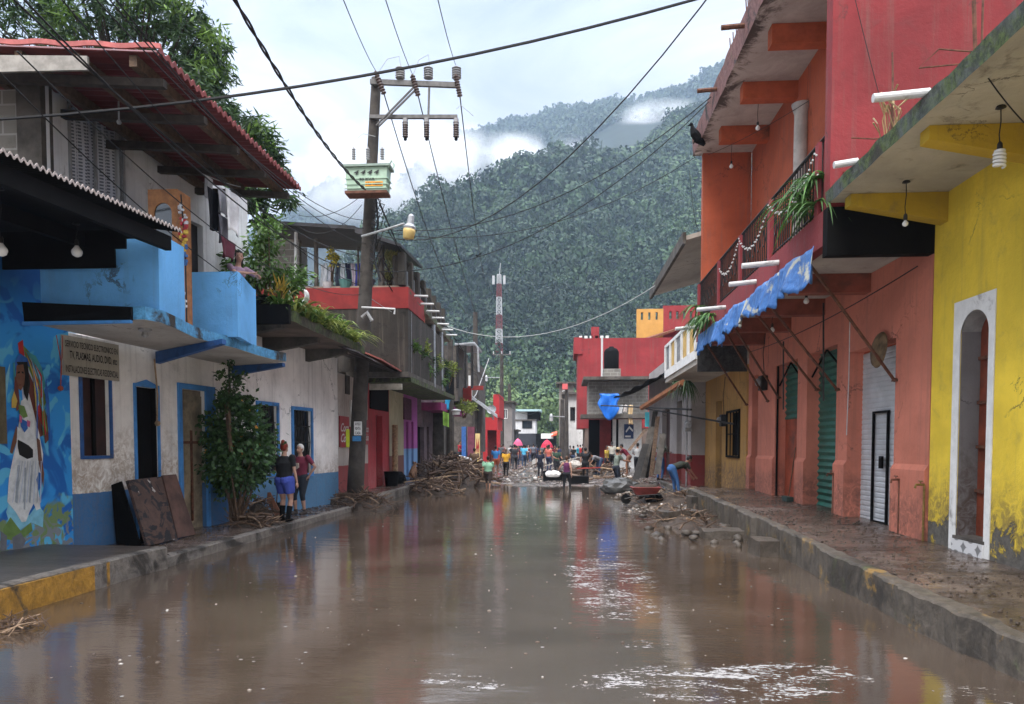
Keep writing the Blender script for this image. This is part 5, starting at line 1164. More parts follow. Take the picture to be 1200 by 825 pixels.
# washing under the roof
fl = Frame((-5.6, 0), (0, 1), (1, 0)); 
def hang(px0, py0, px1, py1, X, colr, nm, label, folds=3):
    a = onX(px0, py0, X); b = onX(px1, py0+2, X); h = a.z-onX((px0+px1)/2, py1, X).z; mb = MB()
    mb.grid(lambda u, v: Vector((X+.05*math.sin(u*folds*3.1+v), a.y+(b.y-a.y)*(u*(1-.12*v*math.sin(px0))), a.z-.03*math.sin(u*9)-h*v*(1-.10*abs(math.sin(u*4+px0))))), 14, 12)
    o = mb.build(nm, plain('fabric_%d' % px0, colr, .9, .22, 5), loc=a, smooth=True); o.modifiers.new('t', 'SOLIDIFY').thickness = .01
    return tag(o, label, 'laundry', 'washing hung under the red roof')
hang(241, 205, 247, 232, -5.9, (.5, .5, .52), 'hanging_shirt', 'narrow white garment, leftmost of the washing under the red roof')
hang(243, 218, 257, 272, -5.85, (.015, .015, .02), 'hanging_trousers', 'black trousers hanging under the red roof')
hang(255, 218, 266, 252, -5.75, (.7, .7, .76), 'hanging_shirt', 'pale lilac shirt hanging beside the black trousers')
hang(256, 250, 265, 286, -5.7, (.22, .22, .26), 'hanging_skirt', 'grey striped garment below the lilac shirt')
hang(264, 219, 279, 274, -5.55, (.85, .85, .87), 'hanging_sheet', 'large white cloth, rightmost of the washing')
hang(259, 276, 275, 304, -5.5, (.11, .03, .045), 'hanging_skirt', 'dark red checked cloth hanging above the leaning girl')
mb = MB(); mb.tube(wire_pts(onX(236, 203, -5.8), onX(282, 219, -5.4), .02), .006, 4); tag(mb.build('washing_line', M['wiregrey'], loc=(-5.6, 12, 5.8)), 'washing line under the red roof', 'line')
# sign
r = F1.rect(74, 388, 139, 443)
q = lambda px, py: F1.hit(px, py, .06)
sa, sb = q(74, 400)[0], q(139, 400)[0]; zt5, zb5 = min(3.325, q(74, 384)[1]), q(74, 439)[1]
sgn = tag(MB().box(sa, sb, .02, .06, zb5, zt5, F1).build('painted_sign', paint('sign_board_paint', (.34, .31, .25), grime=.4, streak=.5), loc=F1.p(sa, .06, zb5)), 'hand lettered white board advertising electrical repairs above the dark window', 'sign')
ink = plain('sign_ink', (.015, .012, .01), .8, .1, 5, bump=0); hh = (zt5-zb5); ww = sb-sa
text_on('SERVICIO TECNICO ELECTRONICO EN', F1, (sa+.03*ww, sb-.03*ww, zb5+.72*hh, zb5+.88*hh), .064, ink, sgn, bold=.01)
text_on('TV, PLASMAS, AUDIO, DVD, etc', F1, (sa+.10*ww, sb-.05*ww, zb5+.40*hh, zb5+.63*hh), .064, ink, sgn, bold=.015)
text_on('INSTALACIONES ELECTRICAS RESIDENCIAL', F1, (sa+.03*ww, sb-.03*ww, zb5+.08*hh, zb5+.26*hh), .064, ink, sgn, bold=.01)
for i_, (u, v, ch_) in enumerate([(.03, .68, 'S'), (.25, .7, 'T'), (.43, .7, 'E'), (.8, .7, 'E'), (.03, .05, 'I'), (.42, .05, 'E'), (.70, .06, 'R')]): pass
# cables hanging at the left of the sign, ropes
q1_ = F1.p(F1.hit(66, 395, .05)[0], .05, 3.3); q2_ = F1.p(F1.hit(71, 455, .05)[0], .05, F1.hit(71, 455, .05)[1])
mb = MB(); mb.tube([q1_, q1_.lerp(q2_, .5)+Vector((.04, 0, 0)), q2_], .008, 4); mb.tube([q1_+Vector((.06, .05, 0)), q1_.lerp(q2_, .5)+Vector((-.02, .1, 0)), q2_], .008, 4); mb.ball(q2_, .04, 8); tag(mb.build('looped_cable', plain('red_cord_m', (.25, .05, .03), .7, .2, 9), loc=q2_), 'red looped cord hanging beside the lettered board', 'cord')
s = F1.hit(181, 420, .05)[0]; mb = MB(); mb.tube([F1.p(s, .05, 3.2), F1.p(s+.05, .06, 2.6), F1.p(s+.02, .06, 2.15)], .015, 5); mb.ball(F1.p(s+.02, .07, 2.1), .05, 8); tag(mb.build('rope', M['palewood'], loc=F1.p(s, .05, 2.5)), 'knotted rope hanging above the narrow open door', 'rope')
q = onZ(170, 385, zs); mb = MB(); mb.lathe([(.09, 0), (.09, -.03), (.04, -.05), (.05, -.1), (.02, -.12)], q, 10); tag(mb.build('ceiling_lamp_holder', M['greypor'], loc=q), 'empty lamp holder on the balcony soffit', 'lamp holder')
q = onY(268, 409, 14.75); MB
mb = MB(); mb.tube([(q.x, q.y, 4.1), (q.x, q.y, .14)], .03, 6); tag(mb.build('thin_post', M['steel'], loc=(q.x, q.y, .14)), 'thin dark post under the balcony beside the flowering bush', 'post')

# ---------------- second white house
S2a, S2b = S1+.03, F1.hit(396, 500)[0]
w2 = thing('low_white_house', 'low white house with blue window frames and a plant covered concrete ledge', 'house', F1.p((S2a+S2b)/2, 0, .2))
wm2 = paint('low_house_paint', (.88, .85, .82), dado=(.98, (.09, .24, .42)), mud=(1.7, .8, (.22, .14, .08), .6), peel=(.6, .3, (.3, .2, .15)), grime=.25, streak=.4)
h1 = F1.rect(302, 475, 324, 555); h1 = (h1[0], h1[1], h1[2], h1[3]); h2 = F1.rect(343, 481, 364, 555)
mb = MB(); wall(mb, F1, S2a, S2b, .05, 4.1, .3, [h1, h2]); mb.box(S2a, S2b, -6, -.31, .05, 4.09, F1); mb.build('wall', wm2, w2)
for h in (h1, h2):
    o = MB().box(h[0], h[1], -.10, -.06, h[2], h[3], F1).build('window', M['glass'], w2); mb = MB(); frame_bars(mb, F1, h, .08, .002, .04); mb.build('window_frame', M['blue'], o)
    mb = MB(); bars(mb, F1, h, 6, 4, .012, -.02); a, b, c_, e_ = h
    for k in range(5): mb.tube([F1.p(a+(b-a)*k/5, -.02, c_), F1.p(a+(b-a)*(k+1)/5, -.02, (c_+e_)/2), F1.p(a+(b-a)*k/5, -.02, e_)], .012, 4)
    mb.build('window_grille', M['steel'], o)
# ledge slab, X=-5.2, z=4.1
le = [onZ(339, 374, 4.15), onZ(415, 407, 4.15)]
ly0, ly1 = le[0].y-.3, le[1].y+1.0
mb = MB(); N = 40; vs = []
for i in range(N+1):
    Y = ly0+(ly1-ly0)*i/N; j = .04*mnoise.noise(Vector((Y*2, 1, 4))); x = -5.2
    vs += [(x+j, Y, 4.1), (x-.02+j, Y, 4.3+j), (x-.15, Y, 4.32), (-8.5, Y, 4.34), (-8.5, Y, 4.1)]
mb.v = vs; mb.f = [(i*5+k, i*5+(k+1) % 5, (i+1)*5+(k+1) % 5, (i+1)*5+k) for i in range(N) for k in range(5)]+[tuple(range(5)), tuple(range(N*5, N*5+5))[::-1]]; mb.m = [0 if k < 3 else 1 for i in range(N) for k in range(5)]+[1, 1]
mb.build('ledge_slab', [mossy('mossy_ledge', (.08, .07, .055), .5, 0, .85), plain('brown_old_soffit', (.13, .095, .07), .9, .4, 2, grime=.6)], w2)
mb = MB()
for Y in (ly0+.2, ly0+2.3, ly0+4.4): mb.prism([(-5.4, Y, 4.098), (-5.4, Y, 3.98), (-7, Y, 3.7), (-7, Y, 4.098)], (0, .2, 0))
build_split(mb, 'ledge_beam', M['darkconc'], w2)
a = onY(300, 367, ly0-.1); mb = MB(); mb.box(-8.5, onY(340, 370, ly0-.05).x, ly0-.12, ly0-.01, 4.0, 4.36); mb.build('ledge_end', M['black'], w2)
# ferns along the ledge
fn_ = thing('ledge_ferns', 'row of pale strap leaved plants on the mossy ledge of the low white house', 'plants', (-5.6, (ly0+ly1)/2, 4.33))
for i in range(22):
    Y = ly0+.3+(ly1-ly0-.6)*i/22; tuft('fern', greenB if i % 3 else greenA, (-5.27+rnd.uniform(-.2, .0), Y, 4.32), 30, rnd.uniform(.75, 1.2), .9, .034, fn_, .55, 2.0, seed=100+i)
# climbing plant between the girl and the terrace
def bush(name, label, cat, c, r, n_, L_, W_, mat, droop=.2, stems=5, seed=1, zbase=None, group=None, clumps=14, stemmat=None, flowers=None):
    rs_ = np.random.RandomState(seed); c = np.array(c, float); r = np.array(r, float)
    t = thing(name, label, cat, (c[0], c[1], c[2]-r[2] if zbase is None else zbase), group)
    cc = rs_.randn(clumps, 3); cc /= np.linalg.norm(cc, axis=1)[:, None]; cc = cc*rs_.uniform(.35, 1.0, clumps)[:, None]*r+c
    k = rs_.randint(0, clumps, n_); off = rs_.randn(n_, 3)*.17*r.mean()*np.array([1, 1, .9]); pts = cc[k]+off
    V, F = leaves_np(pts, (pts-c)/r*.7, L_, W_, rs_, droop); np_mesh('leaves', V, F, mat, t)
    if flowers:
        m_ = rs_.randint(0, clumps, 60); fp = cc[m_]+rs_.randn(60, 3)*.24*r.mean(); fp = fp[fp[:, 1] < c[1]+.3*r[1]]
        V, F = leaves_np(np.repeat(fp, 4, 0), rs_.randn(len(fp)*4, 3), .07, .025, rs_); np_mesh('flowers', V, F, flowers, t)
    mb = MB(); b0 = Vector((c[0], c[1], t.location.z))
    for q in cc[:max(stems, 3)]:
        q = Vector(q); st = b0+Vector((rs_.uniform(-.15, .15), rs_.uniform(-.15, .15), 0))*min(1, r[0]); mb.tube([st, st.lerp(q, .5)+Vector(rs_.randn(3)*.1*r[0]), q], [.03, .02, .008], 5)
    mb.build('stems', stemmat or M['wood'], t); return t
bush('terrace_creeper', 'leafy green creeper growing up behind the blue balcony', 'plant', onY(312, 322, 15).to_tuple(), (.62, .8, .95), 2600, .17, .028, greenA, .5, seed=5, zbase=4.33)
bush('orange_leaved_plant', 'small plant with yellowing leaves on the near corner of the ledge', 'plant', onY(329, 350, 14.4).to_tuple(), (.18, .18, .26), 70, .28, .022, leafmat('yellowing_leaf', (.12, .16, .03), (.36, .24, .04)), -.4, seed=6, zbase=4.33, clumps=5)
# bucket + hose coil on the ledge
q = onY(309, 368, 14.2); t = tag(MB().lathe([(.22, 4.34), (.26, 4.6), (.27, 4.62)], (q.x, 14.4, 0), 14).build('plant_tub', M['black'], loc=(q.x, 14.4, 4.34)), 'black tub standing at the near end of the ledge', 'tub')
q = onY(350, 347, 17); t = thing('hose_reel', 'coil of white hose on a bracket in front of the crimson parapet', 'hose', q); mb = MB()
for k in range(5):
    mb.tube([q+Vector((.21*math.cos(a), -.12+.05*k, .2*math.sin(a))) for a in [i*.4 for i in range(17)]], .022, 5)
mb.build('hose_coil', M['pvc'], t); MB().tube([q+Vector((-.15, 0, -.1)), q+Vector((-.1, 0, -.35)), q+Vector((-.45, 0, -.75))], .025, 6).build('bracket', M['pvc'], t)

# ---------------- terrace house (crimson parapet) with the soft drink wall below
LX = -4.62; TYY = 22.0; FT = FY(TYY)
te = thing('terrace_house', 'concrete house with a crimson terrace parapet, tin roof and red painted ground floor', 'house', (-6, 25, .27))
x0, x1 = onY(326, 338, TYY).x, onY(478.5, 338, TYY).x; zt6, zb6 = onY(400, 338, TYY).z, onY(400, 362, TYY).z
ccr = plain('crimson_parapet_paint', (.24, .026, .024), .75, .25, 2, grime=.25)
mb = MB(); mb.box(x0-1.5, x1, TYY, TYY+.15, zb6, zt6+.02); mb.box(x1-.15, x1, TYY+.151, TYY+2.5, zb6, zt6+.02); mb.build('parapet', ccr, te)
conc2 = paint('black_stained_concrete', (.042, .037, .031), grime=1.0, sub=(.03, .028, .025), streak=.9, rough=.95)
mb = MB(); mb.box(x0-1.5, x1-.02, TYY+.02, TYY+6.8, 3.9, zb6-.002); mb.build('upper_storey', conc2, te)
MB().box(x1-1.9, x1+.0, TYY-.02, TYY+6.9, 3.74, 3.899).build('floor_slab', M['darkconc'], te)
# terrace roof
q = lambda px, py, Y=TYY: onY(px, py, Y)
tr = plain('dark_tin', (.045, .045, .05), .6, .4, 2, .3, grime=.3)
mb = MB(); A = q(300, 262, 24.5); B = q(346, 254, TYY-.3); C_ = q(458, 268, TYY-.3); D_ = q(474, 291, TYY+3.0)
mb.hexa([q(298, 262, TYY-.3), q(472, 290, TYY-.6), q(474, 288, TYY+4.4), q(340, 268, TYY+4), q(298, 258, TYY-.3), q(455, 265, TYY+.3), q(474, 285, TYY+4.4), q(340, 262, TYY+4)])
mb.v = []; mb.f = []; mb.m = []
z1, z2 = q(345, 257, TYY-.3).z, q(472, 290, TYY-.3).z
x1r, x2r = q(298, 262).x, q(473, 290).x
Cn = q(420, 262).x
mb.hexa([(x1r, TYY-.4, z1-.1), (Cn, TYY-.4, z1-.35), (Cn, TYY+3, z1-.15), (x1r, TYY+3, z1+.1), (x1r, TYY-.4, z1), (Cn, TYY-.4, z1-.25), (Cn, TYY+3, z1-.05), (x1r, TYY+3, z1+.2)])
mb.hexa([(Cn+.002, TYY-.4, z1-.45), (x2r, TYY-.4, z2+.0), (x2r, TYY+3, z2+.15), (Cn+.002, TYY+3, z1-.2), (Cn+.002, TYY-.4, z1-.27), (x2r, TYY-.4, z2+.08), (x2r, TYY+3, z2+.25), (Cn+.002, TYY+3, z1-.05)])
mb.build('terrace_roof', tr, te)
mb = MB()
for px, pt, pb, r_ in ((347, 272, 345, .05), (371, 280, 345, .07), (420, 290, 345, .03), (447, 285, 345, .1), (464, 300, 345, .1)): 
    a = q(px, pb, TYY+.3); mb.tube([a, (a.x, a.y, q(px, pt, TYY+.3).z)], r_, 6)
build_split(mb, 'roof_post', M['darkconc'], te)
mb = MB(); mb.box(q(300, 300, TYY+1).x, q(352, 300, TYY+1).x, TYY+.9, TYY+1.1, zt6-.5, z1-.25); mb.build('block_room', blockm, te)
MB().tube([q(346, 340, TYY+.1), q(347, 272, TYY+.1)], .05, 6).build('white_post', M['pvc'], te)
mb = MB(); mb.box(q(351, 300, TYY+1.5).x, q(359, 300, TYY+1.5).x, TYY+1.5, TYY+1.6, zt6-.3, q(354, 290, TYY+1.5).z); mb.build('light_panel', M['pvc'], te)
clothes(FT, q(369, 310).x, q(420, 310).x, q(395, 303).z, -.45, [(.02, .17, .75, (.6, .62, .65), 'grey_towel'), (.2, .33, .6, (.5, .5, .56), 'checked_cloth'), (.36, .48, .7, (.06, .07, .1), 'dark_shirt'), (.5, .6, .8, (.5, .52, .56), 'pale_shirt'), (.62, .72, .6, (.02, .02, .05), 'navy_shirt'), (.73, .82, .8, (.5, .42, .48), 'pink_towel'), (.83, 1, .75, (.05, .06, .3), 'indigo_cloth')], 'row of washing drying on the terrace behind the crimson parapet')
for k, (px, cc, s_) in enumerate(((384, (.5, .5, .5), .16), (405, (.08, .2, .18), .2), (432, (.1, .1, .12), .2))):
    a = q(px, 337, TYY+.25); tag(MB().lathe([(s_*.7, zt6+.0), (s_, zt6+s_*1.4), (s_*1.05, zt6+s_*1.5)], (a.x, a.y, 0), 12).build('bucket', plain('bucket%d' % k, cc, .5, .1, 3), loc=(a.x, a.y, zt6)), ('white bowl', 'green bucket', 'black pot')[k]+' standing on the crimson parapet', 'bucket')
bush('terrace_shrub', 'tall thin yellowish shrub on the terrace beside the utility pole', 'shrub', q(455, 312, TYY+.8).to_tuple(), (.42, .5, .75), 1500, .12, .012, leafmat('yellow_stalk', (.16, .18, .04), (.35, .32, .12)), -1.0, 14, seed=9, zbase=zt6-.3)
bush('yellow_flower_plant', 'potted plant with yellow flowers on the crimson parapet', 'plant', q(388, 302, TYY+.4).to_tuple(), (.2, .2, .35), 300, .1, .03, leafmat('yellow_bloom', (.10, .14, .03), (.5, .4, .05)), 0, 4, seed=10, zbase=zt6, clumps=6)
# ground floor walls below
kx = F1.p(S2b, 0, 0); 
gfl = FX(-6.32, -1)
def gseg(px0, px1): return gfl.hit(px0, 500)[0], gfl.hit(px1, 500)[0]
ga, gb = S2b, 0
y_a = F1.p(S2b, 0, 0).y+.02; y_b = gfl.hit(431, 500)[0]
wc = paint('cola_wall_paint', (.50, .44, .39), dado=(1.12, (.30, .06, .06)), mud=(1.2, .6, (.2, .12, .07), .5), grime=.35, streak=.5)
dn = gfl.rect(402, 470, 406.5, 545); dn = (dn[0]+.3, dn[1]+.5, .95, dn[3])
hA = gfl.rect(411.5, 475, 417.5, 545)
mb = MB(); wall(mb, gfl, y_a, y_b, .05, 3.75, .3, [hA]); mb.build('cream_wall', wc, te)
mb = MB(); mb.box(hA[0], hA[1], -.12, -.08, hA[2], hA[3], gfl); o = mb.build('narrow_window', plain('brown_shutter', (.13, .05, .045), .7, .3, 3), te); mb = MB(); frame_bars(mb, gfl, hA, .14, .002, .04); mb.build('window_frame', M['white'], o)
sred = plain('sign_red', (.30, .025, .03), .5, .2, 4, bump=0, grime=.15); swh = plain('sign_white', (.62, .60, .56), .6, .1, 4, bump=0)
for px0, px1, y0, y1, lab, lines in ((397, 408, 488, 524, 'square red wall sign with white script on the cream wall', ['Coca', 'Cola']), (425.5, 431, 492, 521, 'narrow red wall sign behind the utility pole', ['Coca', 'Cola'])):
    r = gfl.rect(px0, y0, px1, y1); sg = tag(MB().box(r[0], r[1], .003, .03, r[2], r[3], gfl).build('wall_sign', sred, loc=gfl.p(r[0], .03, r[2])), lab, 'sign')
    h_ = r[3]-r[2]; w_ = r[1]-r[0]
    for i, tx_ in enumerate(lines): text_on(tx_, gfl, (r[0]+.1*w_, r[1]-.08*w_, r[2]+h_*(.5-.34*i), r[2]+h_*(.78-.34*i)), .034, swh, sg, shear=.4, bold=.015)
q_ = gfl.hit(404, 455, .05); mb = MB(); r = gfl.rect(404.5, 440, 409.5, 462)
sg = tag(MB().box(r[0], r[1], .003, .03, r[2], r[3], gfl).build('menu_board', M['darkconc'], loc=gfl.p(r[0], .03, r[2])), 'dark painted board with pale strokes high on the cream wall', 'sign'); text_on('$ 051', gfl, (r[0]+.1, r[1]-.1, r[2]+.2, r[3]-.2), .034, swh, sg) if False else None
# red shop
y_c = gfl.hit(456, 500)[0]
rp_ = paint('red_shop_paint', (.42, .05, .06), mud=(1.2, .6, (.45, .22, .2), .4), grime=.2, streak=.5)
hR = gfl.rect(440.5, 487, 448, 568); hR = (hR[0], hR[1], .2, hR[3])
mb = MB(); wall(mb, gfl, y_b+.001, y_c, .05, 3.75, .3, [hR]); mb.build('red_wall', rp_, te)
MB().box(hR[0], hR[1], -.28, -.2, .2, hR[3], gfl).build('red_door', plain('deep_red_door', (.22, .015, .02), .5, .3, 4), te)
r = gfl.rect(433, 440, 454, 486); MB().box(r[0], r[1], .002, .05, 2.9, 3.7, gfl).build('black_fascia', M['black'], te)
sg = None
for (px0, px1, y0, y1, tx_) in ((451, 454, 492, 498, 'HOY'), (451, 454, 500, 508, 'A'), (450.5, 454, 514, 521, 'HAY')): pass
lt = gfl.rect(434, 524, 437.5, 548)
# cream shop with posts, then pink and violet fronts
y_d = gfl.hit(473, 500)[0]; y_e = gfl.hit(489, 500)[0]
crm = paint('cream_yellow_paint', (.52, .46, .30), dado=(1.3, (.22, .10, .08)), mud=(1.0, .5), grime=.3)
c1 = thing('cream_house', 'cream yellow house front with a brown dado between the red and pink shops', 'house', (-6.5, (y_c+y_d)/2, .27))
mb = MB(); wall(mb, gfl, y_c+.02, y_d, .05, 3.75, .3); mb.build('wall', crm, c1)
pinkm = paint('pink_wall_paint', (.42, .10, .34), dado=(1.55, (.22, .40, .68)), grime=.15, streak=.3); pk_ = thing('pink_house', 'bright pink house front with light blue dado and two narrow doors', 'house', (-6.5, (y_d+y_e)/2, .27))
hP = [gfl.rect(476, 494, 478.5, 570), gfl.rect(482, 494, 484.5, 570)]; hP = [(h[0], h[1], .2, h[3]) for h in hP]
mb = MB(); wall(mb, gfl, y_d+.02, y_e, .05, 3.75, .3, hP); mb.build('wall', pinkm, pk_)
for h in hP: MB().box(h[0], h[1], -.2, -.15, .2, h[3], gfl).build('door', bpy.data.materials.get('violet_blue_door') or paint('violet_blue_door', (.20, .02, .16), dado=(1.5, (.03, .10, .33)), rough=.5), pk_)
r = gfl.rect(472.5, 467, 481, 492); MB().box(r[0], r[1], .003, .05, r[2], r[3], gfl).build('painted_panel', plain('purple_brown_panel', (.10, .03, .06), .8, .5, 12), pk_)
# awning over the shops
mb = MB(); a0, a1 = onX(376, 400, -4.95), onX(489, 447, -4.95)
za = 3.98
def wf_(u, v):
    y = 17.6+(25.6-17.6)*u; return Vector((-4.95-1.5*v, y, 3.96+.5*v+.02*math.sin(y*2*math.pi/.12)-.2*u))
mb.grid(wf_, 260, 3); o = mb.build('shop_tin_awning', plain('dark_awning_tin', (.05, .04, .04), .6, .4, 3, .2, grime=.3), loc=wf_(0, 0)); o.modifiers.new('t', 'SOLIDIFY').thickness = .008; tag(o, 'dark corrugated tin awning over the cream wall and red shop', 'awning')
mb = MB(); mb.hexa([(-4.9, 18.4, 3.7), (-4.85, 18.4, 3.7), (-4.75, 24.6, 3.55), (-4.8, 24.6, 3.55), (-4.9, 18.4, 3.85), (-4.85, 18.4, 3.85), (-4.75, 24.6, 3.7), (-4.8, 24.6, 3.7)]) if False else None
mb = MB(); f22 = FY(21.9); r = f22.rect(434, 450, 472, 457); mb.box(r[0], r[1], 0, .12, r[2], r[3], f22); tag(mb.build('light_box', plain('dusty_tube_case', (.3, .27, .22), .6, .3, 5), loc=f22.p(r[0], 0, r[2])), 'long dusty lamp casing hung under the shop awning', 'lamp')
a = onX(447, 422, -4.85); b = onX(488, 446, -4.8); mb = MB(); mb.hexa([(a.x-.6, a.y, a.z+.25), (a.x, a.y, a.z), (b.x, b.y, b.z), (b.x-.6, b.y, b.z+.25), (a.x-.6, a.y, a.z+.29), (a.x, a.y, a.z+.04), (b.x, b.y, b.z+.04), (b.x-.6, b.y, b.z+.29)]); tag(mb.build('rusty_roof_sheet', plain('rust_red_sheet', (.30, .09, .07), .7, .4, 6), loc=a), 'rust red sheet laid along the edge of the shop awning', 'roof sheet')

# ---------------- balcony house over the shops (upper floors 22..29)
b2 = thing('old_balcony_house', 'tall grimy concrete house with a plant filled iron balcony and parapet posts', 'house', (-5, 26, 3.7))
BX = -4.6
mb = MB(); mb.box(-8, BX-.9, 28.85, 33, 3.76, 6.6); mb.box(-8, BX-.9, 25.2, 28.849, 3.9, 6.2); mb.build('upper_wall', conc2, b2)
N = 50; mb = MB(); vs = []
for i in range(N+1):
    Y = 22.2+(30.2-22.2)*i/N; j = .05*mnoise.noise(Vector((Y*2, 5, 4))); zz = 6.25-.045*(Y-22.2)
    vs += [(BX+j, Y, zz), (BX-.02+j, Y, zz+.22+j), (BX-.2, Y, zz+.24), (-8, Y, zz+.25), (-8, Y, zz)]
mb.v = vs; mb.f = [(i*5+k, i*5+(k+1) % 5, (i+1)*5+(k+1) % 5, (i+1)*5+k) for i in range(N) for k in range(5)]+[tuple(range(5)), tuple(range(N*5, N*5+5))[::-1]]; mb.m = [0 if k < 3 else 1 for i in range(N) for k in range(5)]+[1, 1]
mb.build('roof_slab', [bpy.data.materials['mossy_ledge'], plain('beige_soffit', (.30, .25, .2), .85, .3, 2, grime=.4)], b2)
MB().box(BX-1.6, BX-.1, 25.0, 25.2, 5.6, 6.1).build('brown_beam', plain('terracotta_beam', (.30, .09, .05), .8, .2, 3), b2)
mb = MB()
for i in range(8): Y = 22.1+i*1.05; zz = 6.46-.045*(Y-22.2); mb.box(BX-.32, BX-.1, Y-.13, Y+.13, zz, zz+.95)
build_split(mb, 'parapet_post', conc2, b2)
mb = MB(); mb.hexa([(BX-.3, 22, 6.5), (BX-.22, 22, 6.5), (BX-.22, 29.6, 6.2), (BX-.3, 29.6, 6.2), (BX-.3, 22, 7.1), (BX-.22, 22, 7.1), (BX-.22, 29.6, 6.8), (BX-.3, 29.6, 6.8)]); mb.build('mesh_panel', plain('grey_slats', (.13, .14, .15), .6, .3, 12), b2)
mb = MB()
for i in range(7): Y = 22.9+i*1.05; zz = 6.35-.045*(Y-22.2); mb.tube([(BX-.1, Y, zz), (BX+.42, Y, zz-.02)], .035, 8)
build_split(mb, 'drain_pipe', M['pvc'], b2)
mb = MB(); mb.box(BX-1.4, BX, 22.3, 31.5, 3.62, 3.78); mb.build('balcony_slab', [bpy.data.materials['mossy_ledge']], b2)
mb = MB(); Y = 22.4; mb.tube([(BX-.03, 22.4, 4.75), (BX-.03, 31.4, 4.75)], .025, 5)
while Y < 31.4: mb.tube([(BX-.03, Y, 3.78), (BX-.03, Y, 4.75)], .012, 4); Y += .16
mb.build('iron_railing', M['steel'], b2)
mb = MB()
for px in (481.5, 508, 517): a = onX(px, 430, BX-.05); mb.tube([(a.x, a.y, 3.78), (a.x, a.y, 6.0)], .035 if px < 500 else .08, 6)
build_split(mb, 'balcony_post', M['galv'], b2)
for i in range(9):
    bush('balcony_pot_plant', ['tallest leafy plant at the near end of the grimy balcony', 'second pot plant on the grimy balcony, thick and dark', 'third pot plant on the grimy balcony, with red blooms', 'fourth pot plant trailing through the iron rail', 'pot plant in the middle of the grimy balcony with dry stalks', 'round leafy pot plant right of the middle of the grimy balcony', 'pale leaved pot plant near the far end of the grimy balcony', 'low pot plant beside the far concrete post', 'last pot plant at the far end of the grimy balcony'][i], 'plant',
         (BX-.15, 22.9+i*.9, 4.55+.25*((i*7) % 3)-.04*i), (.32, .42, .5), 620, .13, .022, [greenA, greenD, greenB][i % 3], .3, 4, seed=30+i, zbase=3.78, group='pot plants on the grimy balcony', clumps=8)
# ================================================================== POLE, WIRES, TREES, DEBRIS, FAR STREET
PY = 20.2
def Q(px, py, Y=PY): return onY(px, py, Y)
pb, pt = Q(415.5, 592), Q(441, 92)
up_ = thing('utility_pole', 'dark leaning concrete utility pole carrying the transformer', 'utility pole', (pb.x, pb.y, .1))
polem = plain('pole_concrete', (.055, .048, .042), .85, .45, 3, grime=.5, bump=.5)
n_ = 14; pts = [pb.lerp(pt, i/n_) for i in range(n_+1)]
MB().tube(pts, [.235-.105*i/n_ for i in range(n_+1)], 16).build('pole', polem, up_, smooth=True)
def pole_at(py): u = (592-py)/(592-92); return pb.lerp(pt, u)
arm = plain('crossarm_steel', (.13, .125, .12), .6, .3, 8, .3)
def barxy(a, b, h, name, mat, par, w=.09): 
    a = Vector(a); b = Vector(b); return MB().hexa([a+Vector((0, -w/2, -h/2)), b+Vector((0, -w/2, -h/2)), b+Vector((0, w/2, -h/2)), a+Vector((0, w/2, -h/2)), a+Vector((0, -w/2, h/2)), b+Vector((0, -w/2, h/2)), b+Vector((0, w/2, h/2)), a+Vector((0, w/2, h/2))]).build(name, mat, par)
yA = PY-.18
barxy(Q(434, 96, yA), Q(536, 100, yA), .13, 'crossarm', arm, up_); barxy(Q(433, 137, yA), Q(536, 137, yA), .09, 'crossarm', arm, up_)
MB().tube([Q(485, 102, yA-.06), Q(441, 147, yA-.06)], .03, 6).build('brace', arm, up_); MB().tube([Q(489, 103, yA-.1), Q(444, 148, yA-.1)], .03, 6).build('brace', arm, up_)
MB().tube([Q(503, 102, yA), Q(502, 137, yA)], .03, 6).build('brace', arm, up_)
def insulator(par, c, L, r, mat, n=5, ax=None, name='insulator'):
    prof = [(.01, 0)]
    for i in range(n): prof += [(r*.55, i*L/n), (r, i*L/n+L/n*.25), (r*.95, i*L/n+L/n*.45), (r*.5, i*L/n+L/n*.55)]
    prof += [(r*.5, L), (.01, L+.03)]
    mb = MB(); mb.lathe(prof, c, 10, axis=ax); return mb.build(name, mat, par, smooth=False)
for px in (469, 502, 535): insulator(up_, Q(px, 92, yA), .30, .13, M['greypor'])
for px in (475, 500, 534.5): insulator(up_, Q(px, 161, yA), .42, .085, M['porcelain'], 7); MB().tube([Q(px, 139, yA), Q(px, 146, yA)], .07, 8).build('cutout_head', M['greypor'], up_); MB().ball(Q(px, 163, yA), .05, 8).build('cutout_end', M['black'], up_)
dn_ = [(440, 84, 450, 110), (483, 88, 490, 112), (534, 88, 539, 113)]
for a, b, c, d in dn_:
    A, B = Q(a, b, yA-.1), Q(c, d, yA-.1); v = (A-B).normalized(); ax = v.to_track_quat('Z', 'Y').to_matrix(); insulator(up_, B, (A-B).length, .075, M['porcelain'], 8, ax, 'strain_insulator')
for k, (a, b, c, d, e_, f_) in enumerate([(444, 84, 468, 66, 470, 80), (484, 88, 502, 64, 504, 80), (535, 128, 548, 130, 555, 136), (440, 160, 415, 165, 414, 178)]):
    MB().tube([Q(a, b, yA), Q((a+c)/2-2, (b+d)/2-6, yA), Q(c, d, yA), Q(e_, f_, yA)], .008, 4).build('jumper_wire', M['wiregrey'], up_)
